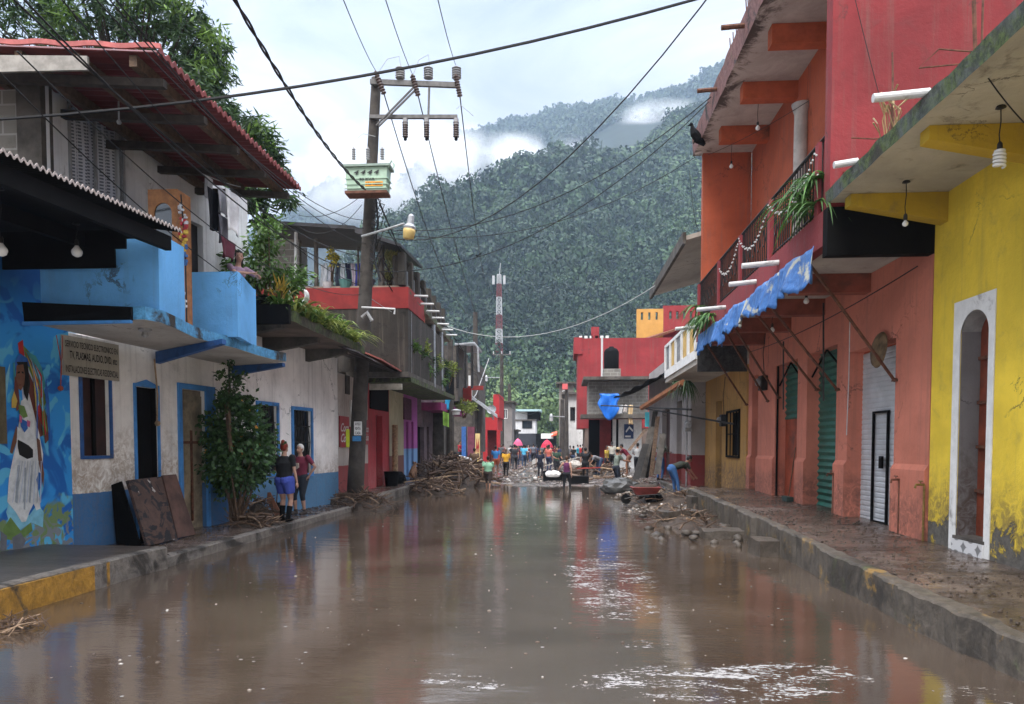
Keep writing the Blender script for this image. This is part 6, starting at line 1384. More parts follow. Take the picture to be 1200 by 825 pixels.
# transformer
t = thing('transformer', 'pale green pole transformer with three bushings and an orange number plate', 'transformer', Q(430, 226, PY-.6))
tg = plain('transformer_green', (.33, .45, .34), .55, .12, 4, grime=.15)
a, b = Q(404, 196, PY-.85), Q(452, 225, PY-.85)
mb = MB(); d_ = .42; L0, L1 = a.x, b.x; zt, zb = a.z, b.z
mb.hexa([(L0+.06, a.y, zb+.05), (L1-.0, a.y, zb+.05), (L1+.0, a.y+d_, zb+.05), (L0+.06, a.y+d_, zb+.05), (L0, a.y, zt), (L1+.05, a.y, zt), (L1+.05, a.y+d_, zt), (L0, a.y+d_, zt)]); mb.build('tank', tg, t, bevel=.01)
mb = MB(); mb.box(L0-.06, L1+.12, a.y-.06, a.y+d_+.06, zt+.002, zt+.06); mb.build('lid', plain('lid_grey_green', (.22, .28, .24), .6, .2, 4), t)
mb = MB(); mb.box(L0+.0, L1+.03, a.y-.03, a.y+d_, zb-.02, zb+.049); mb.build('base_rim', M['rust'], t)
mb = MB()
for f in (.33, .55): z = zb+(zt-zb)*f; mb.box(L0+.0, L1+.04, a.y-.02, a.y-.001, z-.012, z+.012); mb.box(L1+.03, L1+.06, a.y, a.y+d_, z-.012, z+.012)
mb.box(L0+.0, L1+.04, a.y-.025, a.y-.001, zb+.1, zb+.12); build_split(mb, 'rib', tg, t)
ft = FY(a.y); ink2 = plain('stencil_ink', (.02, .02, .02), .7, .1, 4, bump=0)
hh = zt-zb; ww = L1-L0
text_on('4 4 4 4', ft, (L0+.22*ww, L0+.85*ww, zb+.70*hh, zb+.86*hh), .022, ink2, t, bold=.04, shear=.3)
text_on('30 KVA', ft, (L0+.36*ww, L0+.74*ww, zb+.46*hh, zb+.56*hh), .022, ink2, t, bold=.03)
pl_ = MB().box(L0+.50*ww, L0+.93*ww, .002, .012, zb+.24*hh, zb+.42*hh, ft).build('number_plate', plain('orange_plate', (.75, .30, .02), .6, .1, 4, bump=0), t)
text_on('HU-16306', ft, (L0+.52*ww, L0+.91*ww, zb+.27*hh, zb+.39*hh), .015, ink2, pl_, bold=.04)
MB().tube([Q(455, 196, PY-.85), Q(459, 188, PY-.9), Q(462, 193, PY-.9), Q(461, 197, PY-.9)], .02, 6).build('lifting_lug', tg, t)
for px in (414.5, 431, 448): insulator(t, Q(px, 187, PY-.5), .30, .06, M['greypor'], 5, name='bushing')
# notices on the pole
q = pole_at(497); fp = FY(q.y-.23)
def notice(px0, px1, y0, y1, mat, label, txt=None):
    r = fp.rect(px0, y0, px1, y1); o = tag(MB().box(r[0], r[1], -.01, .01, r[2], r[3], fp).build('paper_notice', mat, loc=fp.p(r[0], 0, r[2])), label, 'notice')
    if txt:
        for i, tx_ in enumerate(txt): h_ = (r[3]-r[2])/len(txt); text_on(tx_, fp, (r[0]+.03, r[1]-.03, r[3]-h_*(i+.85), r[3]-h_*(i+.2)), .013, ink2, o, bold=.02)
notice(415, 424, 494, 510, M['white'], 'white printed notice pasted on the utility pole', ['AVISO', 'RENTA', 'CASA']); notice(413, 423, 511, 517, plain('blue_paper', (.05, .2, .42), .8, .3, 9), 'torn blue paper on the utility pole below the white notice')
r = gfl.rect(404, 503, 408, 524); tag(MB().box(r[0], r[1], .003, .04, r[2], r[3], gfl).build('yellow_poster', plain('lime_yellow', (.55, .65, .02), .7, .1, 4), loc=gfl.p(r[0], .04, r[2])), 'lime yellow poster on the cream wall left of the pole', 'poster')
r = gfl.rect(408.6, 500, 410.5, 545); tag(MB().box(r[0], r[1], .003, .04, r[2], r[3], gfl).build('red_banner', sred, loc=gfl.p(r[0], .04, r[2])), 'narrow red banner beside the lime yellow poster', 'banner')
# street lamp on the pole
t = thing('street_lamp', 'street lamp with a yellowed glass bowl on an arm from the utility pole', 'street lamp', Q(424, 275, PY-.4))
MB().tube([Q(424, 277, PY-.3), Q(455, 268, PY-.6), Q(474, 262, PY-.7)], .03, 6).build('arm', M['galv'], t)
mb = MB(); c = Q(480, 268, PY-.7); ax = Matrix.Rotation(R(8), 3, 'Y'); mb.lathe([(.16, -.02), (.17, .04), (.10, .12), (.085, .32), (.06, .36), (.03, .38)], c, 12, axis=ax); mb.build('housing', M['galv'], t, smooth=False)
mb = MB(); mb.lathe([(.16, -.02), (.165, -.08), (.14, -.26), (.12, -.27), (.001, -.27)], c, 12, axis=ax); mb.build('bowl', plain('yellow_glass', (.55, .40, .15), .3, .1, 4, bump=0), t, smooth=True)
# junction clutter on the pole
mb = MB()
for i in range(16):
    z = pole_at(235+i*5); p0 = z+Vector((.25+.12*math.sin(i*2.1), -.15, 0)); mb.tube([z+Vector((.12, -.15, .1)), p0+Vector((.1, -.05, 0)), p0+Vector((0, 0, -.25))], .014, 4)
mb.tube([Q(440, 225, PY-.2), Q(443, 260, PY-.2), Q(438, 300, PY-.2), Q(446, 330, PY-.2)], .03, 5); mb.build('cable_bundle', M['wirem'], up_)
MB().tube([Q(424, 360, PY-.35), Q(463, 362, PY-.6), Q(462, 368, PY-.6)], .025, 6).build('service_bracket', M['pvc'], up_)
mb = MB(); mb.tube([Q(424, 372, PY-.3), Q(430, 366, PY-.3), Q(436, 376, PY-.3)], .05, 6); mb.build('splice_box', M['greypor'], up_)

# ---------------- wires
WN = [0]
def wire(label, a, b, sag=.3, r=.012, m='wirem', group='overhead wires', n=16, name='overhead_wire', twist=False):
    pts = wire_pts(a, b, sag, n*(6 if twist else 1)); mb = MB()
    if twist:
        for ph in (0, math.pi): mb.tube([p+Vector((math.cos(i*.55+ph)*r*.55, 0, math.sin(i*.55+ph)*r*.55)) for i, p in enumerate(pts)], r*.5, 5)
    else: mb.tube(pts, r*.72, 5)
    tag(mb.build(name, M[m], loc=pts[0]), label, 'wire', group)
T_ = lambda px, py: Q(px, py, yA)
wire('thickest black cable crossing the whole sky above the pole', onY(-60, 143, 9), onY(1010, -62, 10.4), .42, .026)
wire('twisted cable falling from the top of the picture to the transformer', onY(215, -110, 8), Q(428, 222, PY-1.2), .35, .034, twist=True)
wire('left thin conductor rising from the crossarm out of the picture', T_(441, 84), onY(385, -45, 9), .1, .011); wire('middle thin conductor rising from the crossarm out of the picture', T_(484, 88), onY(438, -45, 9), .1, .011); wire('right thin conductor rising from the crossarm out of the picture', T_(534, 76), onY(503, -45, 9), .1, .011)
FPx = lambda px, py: onY(px, py, 62)
wire('left conductor sloping down from the crossarm to the far pole', T_(450, 110), onY(560, 368, 60), 2.0, .022); wire('middle conductor sloping down from the crossarm to the far pole', T_(490, 112), onY(588, 420, 75), 2.2, .022); wire('right conductor sloping down from the crossarm to the far pole', T_(539, 113), onY(575, 330, 75), 2.2, .022)
wire('wire arcing from the top right sky down to the pole', onY(872, -60, 11), Q(432, 270), 1.6, .017); wire('upper wire from the orange roof down to the pole', onX(835, 112, 3.45), Q(445, 268), 1.0, .017); wire('middle wire from the orange roof down to the pole', onX(832, 118, 3.45), Q(440, 318), 1.1, .017); wire('lowest wire from the orange roof to the pole', onX(815, 184, 3.5), Q(440, 270), .9, .014)
wire('pale cable sagging across the street in front of the hill', onY(505, 374, 33), onX(775, 330, 3.4), 1.3, .022, 'wiregrey'); wire('pale cable from the pole to the balcony house', Q(435, 350), onX(530, 383, -4.5), .3, .014, 'wiregrey')
for i, (x0, y0, x1, y1, sg, lab) in enumerate([
    (-10, -25, 422, 300, .5, 'thick bundled cable running from the top left corner to the pole'), (0, -30, 425, 318, .6, 'cable just below the thick bundle from the top left corner'), (95, -20, 425, 258, .5, 'cable crossing the red roof from the top edge to the pole'), (112, -20, 428, 268, .55, 'second cable crossing the red roof from the top edge'),
    (120, -20, 430, 286, .5, 'third cable crossing the red roof from the top edge'), (20, 60, 424, 345, .7, 'cable passing in front of the lace curtain'), (-15, 70, 425, 385, .8, 'low cable passing in front of the wooden wardrobe'), (60, -15, 424, 335, .5, 'thin cable from the top edge to the crimson parapet')]):
    wire(lab, onY(x0, y0, 6.6+.1*i), Q(x1, y1), sg, .016 if i < 2 else .011)
wire('wire from the terrace roof to the pole', Q(350, 252, 21.7), Q(425, 228), .25, .012); wire('wire drooping from the pole past the terrace roof', Q(345, 262, 21.7), Q(424, 240), .5, .012); wire('wire from the terrace shrub up to the pole', Q(460, 330, 21.8), Q(436, 232), .3, .012)
for i, (x0, y0, x1, y1, Y1, sg) in enumerate([(440, 225, 556, 372, 60, 2.5), (445, 240, 586, 420, 75, 3), (450, 262, 640, 470, 95, 3.2), (446, 300, 527, 400, 40, .5), (446, 318, 557, 440, 60, 1.2)]):
    wire(['highest', 'second', 'third', 'fourth', 'lowest'][i]+' service cable from the pole down towards the far end of the street', Q(x0, y0), onY(x1, y1, Y1), sg, .022)
wire('thick black wire drooping across the yellow eave and spiral bulb', onX(1138, 60, 3.6), onX(1212, 155, 4.2), .05, .009); wire('thin wire slanting across the crimson gable', onY(1000, -10, 10.38), onY(1030, 110, 10.38), .02, .007)
wire('wire slung under the orange roof beams', onX(812, 188, 3.6), onX(948, 118, 4.8), .1, .009)
wire('wire along the salmon wall above the shutters', onX(880, 412, 4.6), onX(1075, 312, 4.7), .12, .012)
wire('wire trailing down the hillside side of the orange roof', onX(808, 200, 3.3), onX(818, 268, 3.6), .3, .01)

# ---------------- birds
def bird(c, s, fly, label, rz=0):
    c = Vector(c); t = thing('vulture', label, 'bird', c); mb = MB(); Rm = Matrix.Rotation(rz, 3, 'Z')
    if fly:
        mb.tube([c+Rm@Vector((-.32, 0, 0))*s, c+Rm@Vector((-.1, 0, .03))*s, c+Rm@Vector((.15, 0, .02))*s, c+Rm@Vector((.3, 0, 0))*s], [.02*s, .09*s, .08*s, .03*s], 8)
        for sg in (-1, 1): mb.add([c+Rm@Vector((.14, 0, .03))*s, c+Rm@Vector((.2, sg*.45, .22))*s, c+Rm@Vector((.05, sg*.9, .12))*s, c+Rm@Vector((-.1, sg*.85, .1))*s, c+Rm@Vector((-.12, sg*.4, .18))*s, c+Rm@Vector((-.12, 0, .03))*s], [(0, 1, 4, 5), (1, 2, 3, 4)])
    else:
        mb.tube([c+Rm@Vector((-.28, 0, -.1))*s, c+Rm@Vector((-.12, 0, .05))*s, c+Rm@Vector((0, 0, .22))*s, c+Rm@Vector((.06, 0, .36))*s, c+Rm@Vector((.08, 0, .45))*s], [.05*s, .13*s, .13*s, .07*s, .04*s], 8); mb.ball(c+Rm@Vector((.1, 0, .48))*s, .055*s, 8); mb.tube([c+Rm@Vector((.12, 0, .48))*s, c+Rm@Vector((.2, 0, .44))*s], [.03*s, .008*s], 6)
        for sg in (-.04, .04): mb.tube([c+Rm@Vector((0, sg, .1))*s, c+Rm@Vector((.02, sg, -.05))*s], .015*s, 5)
    mb.build('body', M['black'], t)
bird(onY(559, 300, 70), 1.0, True, 'black bird gliding in front of the hill', R(70))
bird(onX(814, 166, 3.3)+Vector((0, 0, 0)), .9, False, 'black bird perched on the rusty roof spout', R(180))

# ---------------- mango tree above the red roof
mg = thing('mango_tree', 'dark leaved tree rising behind the red corrugated roof', 'tree', (-12, 20, .2))
rs_ = np.random.RandomState(11); C = []
for (px, py, Y, s, k) in [(40, 20, 19, 1.6, 10), (110, 15, 19, 1.6, 12), (170, 20, 19, 1.5, 14), (205, 55, 18.5, 1.1, 9), (225, 80, 18.2, .8, 8), (150, -40, 20, 2.2, 12), (60, -50, 20, 2.4, 12), (222, 30, 18.5, 1.0, 8), (30, 45, 17.5, 1.0, 8), (265, 135, 18, .55, 7), (290, 160, 18, .4, 5), (315, 182, 18, .35, 4), (325, 225, 17.5, .5, 5), (290, 235, 17.5, .4, 5), (245, 100, 18.3, .4, 3)]:
    c = np.array(onY(px, py, Y)); C += [c+rs_.randn(3)*s*.55 for _ in range(k*3)]
C = np.array(C); n_ = 18000; k = rs_.randint(0, len(C), n_); tw = rs_.randn(len(C), 3); tw[:, 2] = -np.abs(tw[:, 2])*.3
pts = C[k]+rs_.randn(n_, 3)*.10; dr = rs_.randn(n_, 3); dr[:, 2] = -.2
V, F = leaves_np(pts, dr, .27, .026, rs_, .5); mleaf = leafmat('mango_leaf', (.010, .026, .010), (.03, .065, .018)); np_mesh('leaves', V, F, mleaf, mg)
k = rs_.choice(len(C), 26); k = k[rs_.randint(0, 26, 3800)]; pts = C[k]+rs_.randn(3800, 3)*.16+[.0, -.35, .1]; V, F = leaves_np(pts, rs_.randn(3800, 3), .27, .028, rs_, .5); np_mesh('young_leaves', V, F, leafmat('young_mango_leaf', (.035, .08, .012), (.10, .18, .028)), mg)
mb = MB(); tr0 = Vector((-12.2, 20.5, .2)); fork = Vector((-12, 20, 9)); mb.tube([tr0, tr0.lerp(fork, .5)+Vector((.2, 0, 0)), fork], [.35, .28, .22], 10)
for c in C[::4]: c = Vector(c); m_ = fork.lerp(c, .5)+Vector((0, 0, .4)); mb.tube([fork, m_, c], [.10, .04, .012], 5)
mb.build('trunk', plain('dark_bark', (.04, .032, .025), .9, .4, 6, bump=.8), mg)
bp = plain('redleaf', (.3, .06, .04), .6, .3, 4, bump=0)
# flowering bush on the left pavement
cb_ = FL1.p(FL1.hit(262, 560)[0], .75, .15)
bush('flowering_bush', 'big dark bush with small orange flowers growing from the pavement', 'bush', (onY(274, 520, 14.0).x, 14.0, onY(274, 520, 14.0).z), (.62, .5, .92), 7500, .10, .036, leafmat('bush_leaf', (.014, .035, .012), (.045, .095, .028)), .35, 16, seed=15, zbase=.14, clumps=60, flowers=leafmat('orange_flower', (.5, .16, .03), (.65, .3, .05)))
bush('flowering_bush', 'thin leafy shoots climbing the post above the flowering bush', 'climber', (onY(270, 455, 13.6).x, 13.6, onY(270, 455, 13.6).z), (.18, .18, .62), 700, .08, .03, bpy.data.materials['bush_leaf'], .2, 5, seed=16, zbase=1.6, clumps=14)

# ---------------- debris
debm = plain('debris_mud', (.060, .042, .030), .6, .5, 5, bump=1, bd=.05); stickm = plain('wet_sticks', (.085, .052, .034), .7, .5, 10, bump=.4); palestick = plain('pale_sticks', (.25, .17, .11), .75, .4, 10)
def heap(name, label, cx, cy, rx, ry, h, nb, seed, sticks=.03, L=1.0, cat='debris pile', z0=0, mudc=None, group=None, flat=.35):
    r = random.Random(seed); t = thing(name, label, cat, (cx, cy, z0), group); mb = MB()
    def hf(u, v):
        a = u*2*math.pi; rr = v; x = cx+rx*rr*math.cos(a)*(1+.25*mnoise.noise(Vector((math.cos(a)*2, math.sin(a)*2, seed)))); y = cy+ry*rr*math.sin(a)*(1+.2*mnoise.noise(Vector((math.cos(a)*2, math.sin(a)*2, seed+4))))
        z = z0-.12+(h+.12)*max(0, 1-rr*rr)**.8*(.8+.5*mnoise.noise(Vector((x*1.8, y*1.8, seed))))+.12*h*mnoise.noise(Vector((x*6, y*6, seed))); return Vector((x, y, z))
    mb.grid(hf, 44, 14); mb.build('mud_heap', mudc or debm, t, smooth=False)
    mb = MB(); mb2 = MB()
    for i in range(nb):
        a = r.uniform(0, 6.283); rr = r.uniform(0, .95)**.7; x, y = cx+rx*rr*math.cos(a), cy+ry*rr*math.sin(a); z = z0+h*max(0, 1-rr*rr)**.8*.9+.02
        d = Vector((r.uniform(-1, 1), r.uniform(-1, 1), r.uniform(-flat, flat*1.6))).normalized(); l = L*r.uniform(.3, 1.0)/2; p = Vector((x, y, z)); bend = Vector((r.uniform(-.1, .1), r.uniform(-.1, .1), r.uniform(-.05, .12)))*l*2; th_ = sticks*r.uniform(.3, 1.1)
        (mb if i % 5 else mb2).tube([p-d*l, p-d*l*.2+bend, p+d*l*.5+bend*.6, p+d*l], [th_, th_*.9, th_*.6, th_*.3], 5)
        if i % 3 == 0:
            q = p+d*l*.4; d2 = (d+Vector((r.uniform(-1, 1), r.uniform(-1, 1), r.uniform(0, .8)))).normalized(); mb.tube([q, q+d2*l*.7], [th_*.5, th_*.15], 4)
    o = mb.build('branches', stickm, t); o2 = mb2.build('pale_branches', palestick, t); return t
heap('driftwood_pile', 'large heap of driftwood and mud at the left side of the street', *onZ(527, 565, .1).xy, 1.9, 2.6, 1.05, 420, 1, .05, 1.7)
heap('driftwood_pile', 'lower muddy tail of the driftwood heap near the water', *onZ(507, 574, .1).xy, 1.0, 1.1, .4, 120, 2, .035, 1.0)
heap('debris_pile', 'tangle of branches and rags round the foot of the utility pole', *onZ(424, 592, .1).xy, .85, .8, .38, 130, 3, .022, 1.0)
heap('debris_pile', 'dark pile of roots and soil behind the man in the maroon shirt', *onZ(401, 588, .15).xy, .5, .5, .35, 60, 4, .02, .8)
heap('debris_pile', 'black sodden heap beside the flowering bush', *onZ(305, 606, .2).xy, .38, .4, .62, 50, 5, .02, .7)
heap('debris_pile', 'small raft of dry twigs floating at the left kerb', *onZ(24, 738, 0).xy, .28, .22, .06, 60, 6, .008, .4)
heap('debris_pile', 'mud and branches at the foot of the flowering bush', cb_.x+.1, cb_.y-.4, .5, .5, .2, 60, 7, .02, .8, z0=.12)
heap('rubble_heap', 'white and brown heap of broken timber and bags behind the man in the hat', *onZ(702, 557, .1).xy, 1.7, 2.4, .5, 140, 8, .06, 1.4, cat='rubble')
heap('rubble_heap', 'dark rubble heap past the woman in the purple top', *onZ(688, 546, .1).xy, 1.8, 4, .45, 120, 9, .06, 1.6, cat='rubble')
heap('rubble_heap', 'long rubble heap along the right side far down the street', *onZ(668, 537, .1).xy, 1.6, 9, .5, 140, 10, .08, 2.0, cat='rubble')
heap('mud_bank', 'long low bank of mud and slabs along the foot of the right kerb', 2.75, 16.6, .75, 2.6, .22, 90, 15, .02, .6, cat='mud heap')
heap('mud_bank', 'muddy bank between the wheelbarrow and the kerb steps', *onZ(792, 588, .05).xy, 1.7, 2.4, .32, 90, 12, .02, .7, cat='mud heap')
heap('mud_bank', 'black sacks and mud in front of the grey house', *onZ(728, 570, .05).xy, .8, .8, .5, 60, 13, .02, .7, cat='mud heap')
heap('debris_pile', 'dark mound beside the bending man', *onZ(822, 577, .1).xy, .7, .8, .25, 50, 14, .02, .7)
# rags, sheets of tin and timber boards among the debris
def slab(label, c, L, Wd, th, rx, ry, rz, mat, name, cat, group=None):
    bm = bmesh.new(); bmesh.ops.create_cube(bm, size=1); bmesh.ops.subdivide_edges(bm, edges=bm.edges, cuts=3, use_grid_fill=True)
    for v in bm.verts: v.co = Vector((v.co.x*L, v.co.y*Wd, v.co.z*th)) + mnoise.noise_vector(Vector((v.co.x*3+L, v.co.y*3, c[0])))*min(L, Wd)*.05
    me = bpy.data.meshes.new(name); bm.to_mesh(me); bm.free(); me.materials.append(mat); o = bpy.data.objects.new(name, me); COL.objects.link(o); o.location = c; o.rotation_euler = (rx, ry, rz); return tag(o, label, cat, group)
rr = random.Random(5)
# scattered rubble: uncountable small stones
rs_ = np.random.RandomState(21)
def stones(name, label, n_, fn, smin, smax, mat):
    ico = bmesh.new(); bmesh.ops.create_icosphere(ico, subdivisions=1, radius=1); bv = np.array([v.co[:] for v in ico.verts]); bf = np.array([[v.index for v in f.verts] for f in ico.faces]); ico.free()
    P = np.array([fn() for _ in range(n_)]); s = rs_.uniform(smin, smax, n_)**1.0; A = rs_.uniform(.5, 1.4, (n_, 1, 3))*np.array([1, 1, .6]); J = rs_.uniform(.75, 1.25, (n_, len(bv), 1))
    V = (bv[None]*A*J*s[:, None, None]+P[:, None]).reshape(-1, 3); F = (bf[None]+(np.arange(n_)*len(bv))[:, None, None]).reshape(-1, 3)
    return tag(np_mesh(name, V, F, mat, loc=(0, 0, 0)), label, kind='stuff')
rub = NT('rubble_bits'); n = rub; rubm = n.out(n.ramp(n.isl, [(0, (.04, .03, .024)), (.55, (.12, .09, .07)), (.85, (.22, .19, .16)), (1, (.5, .48, .45))]), .6)
def _f(x0, x1, y0, y1, z=.02):
    x = rs_.uniform(x0, x1); y = rs_.uniform(y0, y1); return (x, y, roadz(x, y)+rs_.uniform(0, .04)+z)
stones('gravel', 'loose stones and rubble along the right side of the street', 2200, lambda: _f(1.2, 3.7, 15.5, 31), .015, .075, rubm)
stones('gravel', 'rubbish and stones strewn down the muddy street', 1300, lambda: (lambda x, y: (x, y, roadz(x, y)+.03))(*(lambda y: (streetx(y)+rs_.uniform(-4, 4), y))(rs_.uniform(32, 68))), .02, .11, rubm)
stones('mud_crumbs', 'muddy crumbs and leaves trodden over the right pavement', 1800, lambda: (lambda x, y: (x, y, .315+max(0, (y-5.6))*.022+.003 if y < 13 else .475+(y-13)*.0125))(rs_.uniform(3.5, 4.9), rs_.uniform(4, 19.5)), .006, .022, plain('crumb_mud', (.05, .036, .027), .6, .5, 9, bump=0))
stones('broken_slabs', 'broken lumps of concrete and mud along the foot of the right kerb', 130, lambda: (3.35-1.0*rs_.rand()**1.6*(1 if rs_.rand() < .7 else 1.8), 12+12*rs_.rand()**.8, rs_.uniform(-.04, .07)), .04, .16, stone)
stones('floating_litter', 'leaves and scraps floating on the floodwater', 420, lambda: (rs_.uniform(-5.3, 3.2), 3.5+24*rs_.rand()**1.3, .002), .006, .02, rubm)
stones('mud_crumbs', 'bits of mud along the left pavement', 1200, lambda: (lambda x, y: (x, y, .155-.003*(y-10)))(rs_.uniform(-7.0, -5.6), rs_.uniform(10.2, 19.3)), .008, .03, bpy.data.materials['crumb_mud'])
# rubble pieces: boards and bags, individually
boards = [(700, 552, .7, .2), (712, 554, .7, .2), (690, 562, 1.0, .15), (675, 556, 1.6, .35), (708, 566, .7, .3), (655, 552, 2.2, .3), (672, 545, 2.4, .4), (640, 545, 1.2, .3)]
whb = plain('pale_board', (.42, .39, .35), .7, .4, 4, grime=.3); redb = plain('red_board', (.33, .05, .04), .6, .3, 4)
adj = ['long pale', 'short pale', 'red painted', 'brown', 'whitewashed', 'broken', 'bent', 'small']
for i, (px, py, L_, w_) in enumerate(boards):
    p = onZ(px, py, .35); slab('%s board lying on the rubble, %s' % (adj[i], ['behind the man in the hat', 'beside the black sacks', 'nearest the water', 'near the woman in purple', 'in front of the hat wearer', 'under the woman in purple', 'on the dark heap', 'in the middle of the street'][i]), (p.x, p.y, .3+.25*(i % 3)), L_, w_, .04, rr.uniform(-.2, .2), rr.uniform(-.25, .25), rr.uniform(-.6, .6), [whb, M['palewood'], redb, M['wood'], M['wood'], whb, whb, whb][i], 'timber_board', 'board', 'boards in the rubble')
# debris bags
def sack(label, px, py, s, mat, name='sack', cat='sack', z=.0, group='sacks'):
    p = onZ(px, py, z); bm = bmesh.new(); bmesh.ops.create_icosphere(bm, subdivisions=3, radius=1)
    for v in bm.verts: v.co = Vector((v.co.x*s[0], v.co.y*s[1], max(v.co.z, -.75)*s[2]+.75*s[2])) * (1+.22*mnoise.noise(v.co*2.3+Vector((px, 0, 0)))+.06*mnoise.noise(v.co*8))
    me = bpy.data.meshes.new(name); bm.to_mesh(me); bm.free(); me.materials.append(mat); o = bpy.data.objects.new(name, me); COL.objects.link(o); o.location = (p.x, p.y, z-.03); return tag(o, label, cat, group)
sack('white sack slumped beside the man in the hat', 731, 567, (.4, .35, .25), whb); sack('grey plastic covered mound by the wheelbarrow', 727, 578, (.7, .5, .32), plain('grey_plastic', (.06, .06, .058), .35, .4, 6, bump=.5)); sack('black refuse sack on the mud bank', 768, 592, (.3, .3, .2), M['black'])
sack('white sack heap behind the woman in purple', 674, 552, (.6, .5, .4), whb); sack('black bag beside the cream wall', 467, 566, (.3, .28, .25), M['black'], z=.27); sack('dark sack on the step end of the right bank', 803, 607, (.4, .3, .14), stone); sack('dirty white sack on the driftwood', 560, 561, (.45, .4, .3), whb)
sack('pale sack half way along the far rubble', 651, 540, (.9, .9, .7), whb); sack('crumpled grey sack by the water on the left', 545, 566, (.5, .5, .22), plain('silver_plastic', (.3, .29, .28), .35, .4, 6, bump=.5))
# boards leaning on the white wall (left)
def panel(label, corners, th, mat, name='board_panel', parts=None):
    A = [Vector(c) for c in corners]; nn = (A[1]-A[0]).cross(A[3]-A[0]).normalized(); o = MB().prism(A, nn*th).build(name, mat, loc=A[0]); return tag(o, label, 'panel'), A, nn
pm_ = NT('smeared_panel'); n = pm_; a = n.noise(2.6, 4, .6, 2.2); b = n.noise(5, 6, .7)
smear = n.mix(n.step(a, .5, .53), n.mix(n.step(b, .3, .7), (.045, .026, .02), (.08, .045, .035)), (.012, .012, .014)); smear = n.mix(n.step(n.noise(3.7, 4, .6, 1.5), .66, .69), smear, (.35, .33, .3)); n.bump(b, .4, .02); pmm = n.out(smear, .7)
s1, s2 = F1.hit(145, 560, .55)[0], F1.hit(201, 560, .5)[0]
def P1(s, d, z): return F1.p(s, d, z)
sl_, sr_ = F1.hit(168, 638, .75)[0], F1.hit(207, 632, .75)[0]; stl, str_ = F1.hit(147, 562, .32)[0], F1.hit(186, 560, .32)[0]
o, A, nn = panel('large mud smeared dark board leaning against the blue dado', [P1(sl_, .78, .16), P1(sr_, .72, .16), P1(str_, .32, 1.18), P1(stl, .32, 1.16)], .05, pmm)
MB().prism([A[0]-F1.n*.08, A[3]-F1.n*.08, P1(stl+.02, .05, 1.1), P1(stl+.1, .05, .16)], F1.d*.03).build('side_board', M['hole'], o)
sl2, sr2 = F1.hit(205, 634, .6)[0], F1.hit(224, 630, .55)[0]; stl2, str2 = F1.hit(187, 560, .2)[0], F1.hit(203, 559, .2)[0]
panel('narrow brown board with white spots leaning beside the larger one', [P1(sl2, .62, .16), P1(sr2, .60, .16), P1(str2, .22, 1.2), P1(stl2, .22, 1.2)], .04, plain('brown_spotted', (.085, .045, .035), .7, .5, 3, grime=.2))
# planks leaning in front of grey house, right
for i, (x0, y0, x1, y1, w_) in enumerate([(757, 560, 768, 482, .1), (752, 560, 764, 500, .14), (763, 558, 771, 488, .08), (745, 562, 757, 520, .13), (770, 556, 777, 508, .12), (737, 528, 757, 503, .07)]):
    a, b = onY(x0, y0, 29.5-.5*i), onY(x1, y1, 30.2-.4*i); a.z = max(a.z, .15) if i < 5 else a.z; v = (b-a); sd_ = Vector((1, .1, 0))
    o = MB().prism([a-sd_*w_, a+sd_*w_, b+sd_*w_, b-sd_*w_], (0, .04, 0)).build('leaning_plank', [M['steel'], M['darkconc'], M['wood']][i % 3], loc=a); tag(o, ['tall dark plank', 'broad grey plank', 'thin slanting plank', 'wide low sheet', 'short brown plank', 'plank poking out to the left'][i]+' in the stack leaning by the grey house', 'plank', 'planks leaning by the grey house')
q = onY(739, 480, 33); a, b = onY(752, 470, 33), onY(760, 495, 33)
tag(MB().prism([(onY(756, 484, 31).x, 31, onY(756, 500, 31).z), (onY(761, 484, 31).x, 31, onY(761, 500, 31).z), (onY(761, 484, 31).x, 31, onY(761, 483, 31).z), (onY(756, 484, 31).x, 31, onY(756, 483, 31).z)], (0, .05, 0)).build('turquoise_panel', plain('turquoise', (.05, .33, .40), .6, .2, 4), loc=onY(756, 500, 31)), 'turquoise panel standing behind the leaning planks', 'panel')
# wheelbarrow
p = onZ(757, 590, .06); t = thing('wheelbarrow', 'red wheelbarrow full of mud standing at the edge of the water', 'wheelbarrow', (p.x, p.y, .05))
x, y = p.x, p.y; WB0 = len(COL.objects); wr_ = plain('barrow_red', (.16, .03, .025), .5, .35, 6, grime=.3)
mb = MB(); mb.hexa([(x-.4, y-.25, .4), (x+.35, y-.25, .4), (x+.35, y+.25, .4), (x-.4, y+.25, .4), (x-.62, y-.42, .72), (x+.55, y-.42, .72), (x+.55, y+.42, .72), (x-.62, y+.42, .72)]); mb.build('tray', wr_, t, bevel=.02)
mb = MB(); mb.ball((x-.03, y, .72), (.5, .36, .12), 12); mb.build('load', debm, t)
mb = MB(); mb.tube([(x-.85, y-.2, .25), (x-.4, y-.24, .38), (x+.5, y-.28, .45), (x+1.05, y-.3, .6)], .022, 6); mb.build('handle', M['steel'], t); mb = MB(); mb.tube([(x-.85, y+.2, .25), (x-.4, y+.24, .38), (x+.5, y+.28, .45), (x+1.05, y+.3, .6)], .022, 6); mb.build('handle', M['steel'], t)
for sg in (-1, 1): MB().tube([(x+.3, y+sg*.25, .42), (x+.4, y+sg*.27, .05), (x+.55, y+sg*.27, .06)], .018, 6).build('leg', M['steel'], t)
mb = MB(); mb.lathe([(.1, -.04), (.19, -.045), (.2, 0), (.19, .045), (.1, .04)], (x-.78, y, .24), 18, axis=Matrix.Rotation(R(90), 3, 'X')); mb.build('wheel', M['black'], t)
t.scale = (.72, .72, .72)
q = onZ(759, 588, .05); t = thing('crate', 'black plastic crate in front of the red wheelbarrow', 'crate', (q.x, q.y, .05)); mb = MB(); X_, Y_ = q.x, q.y
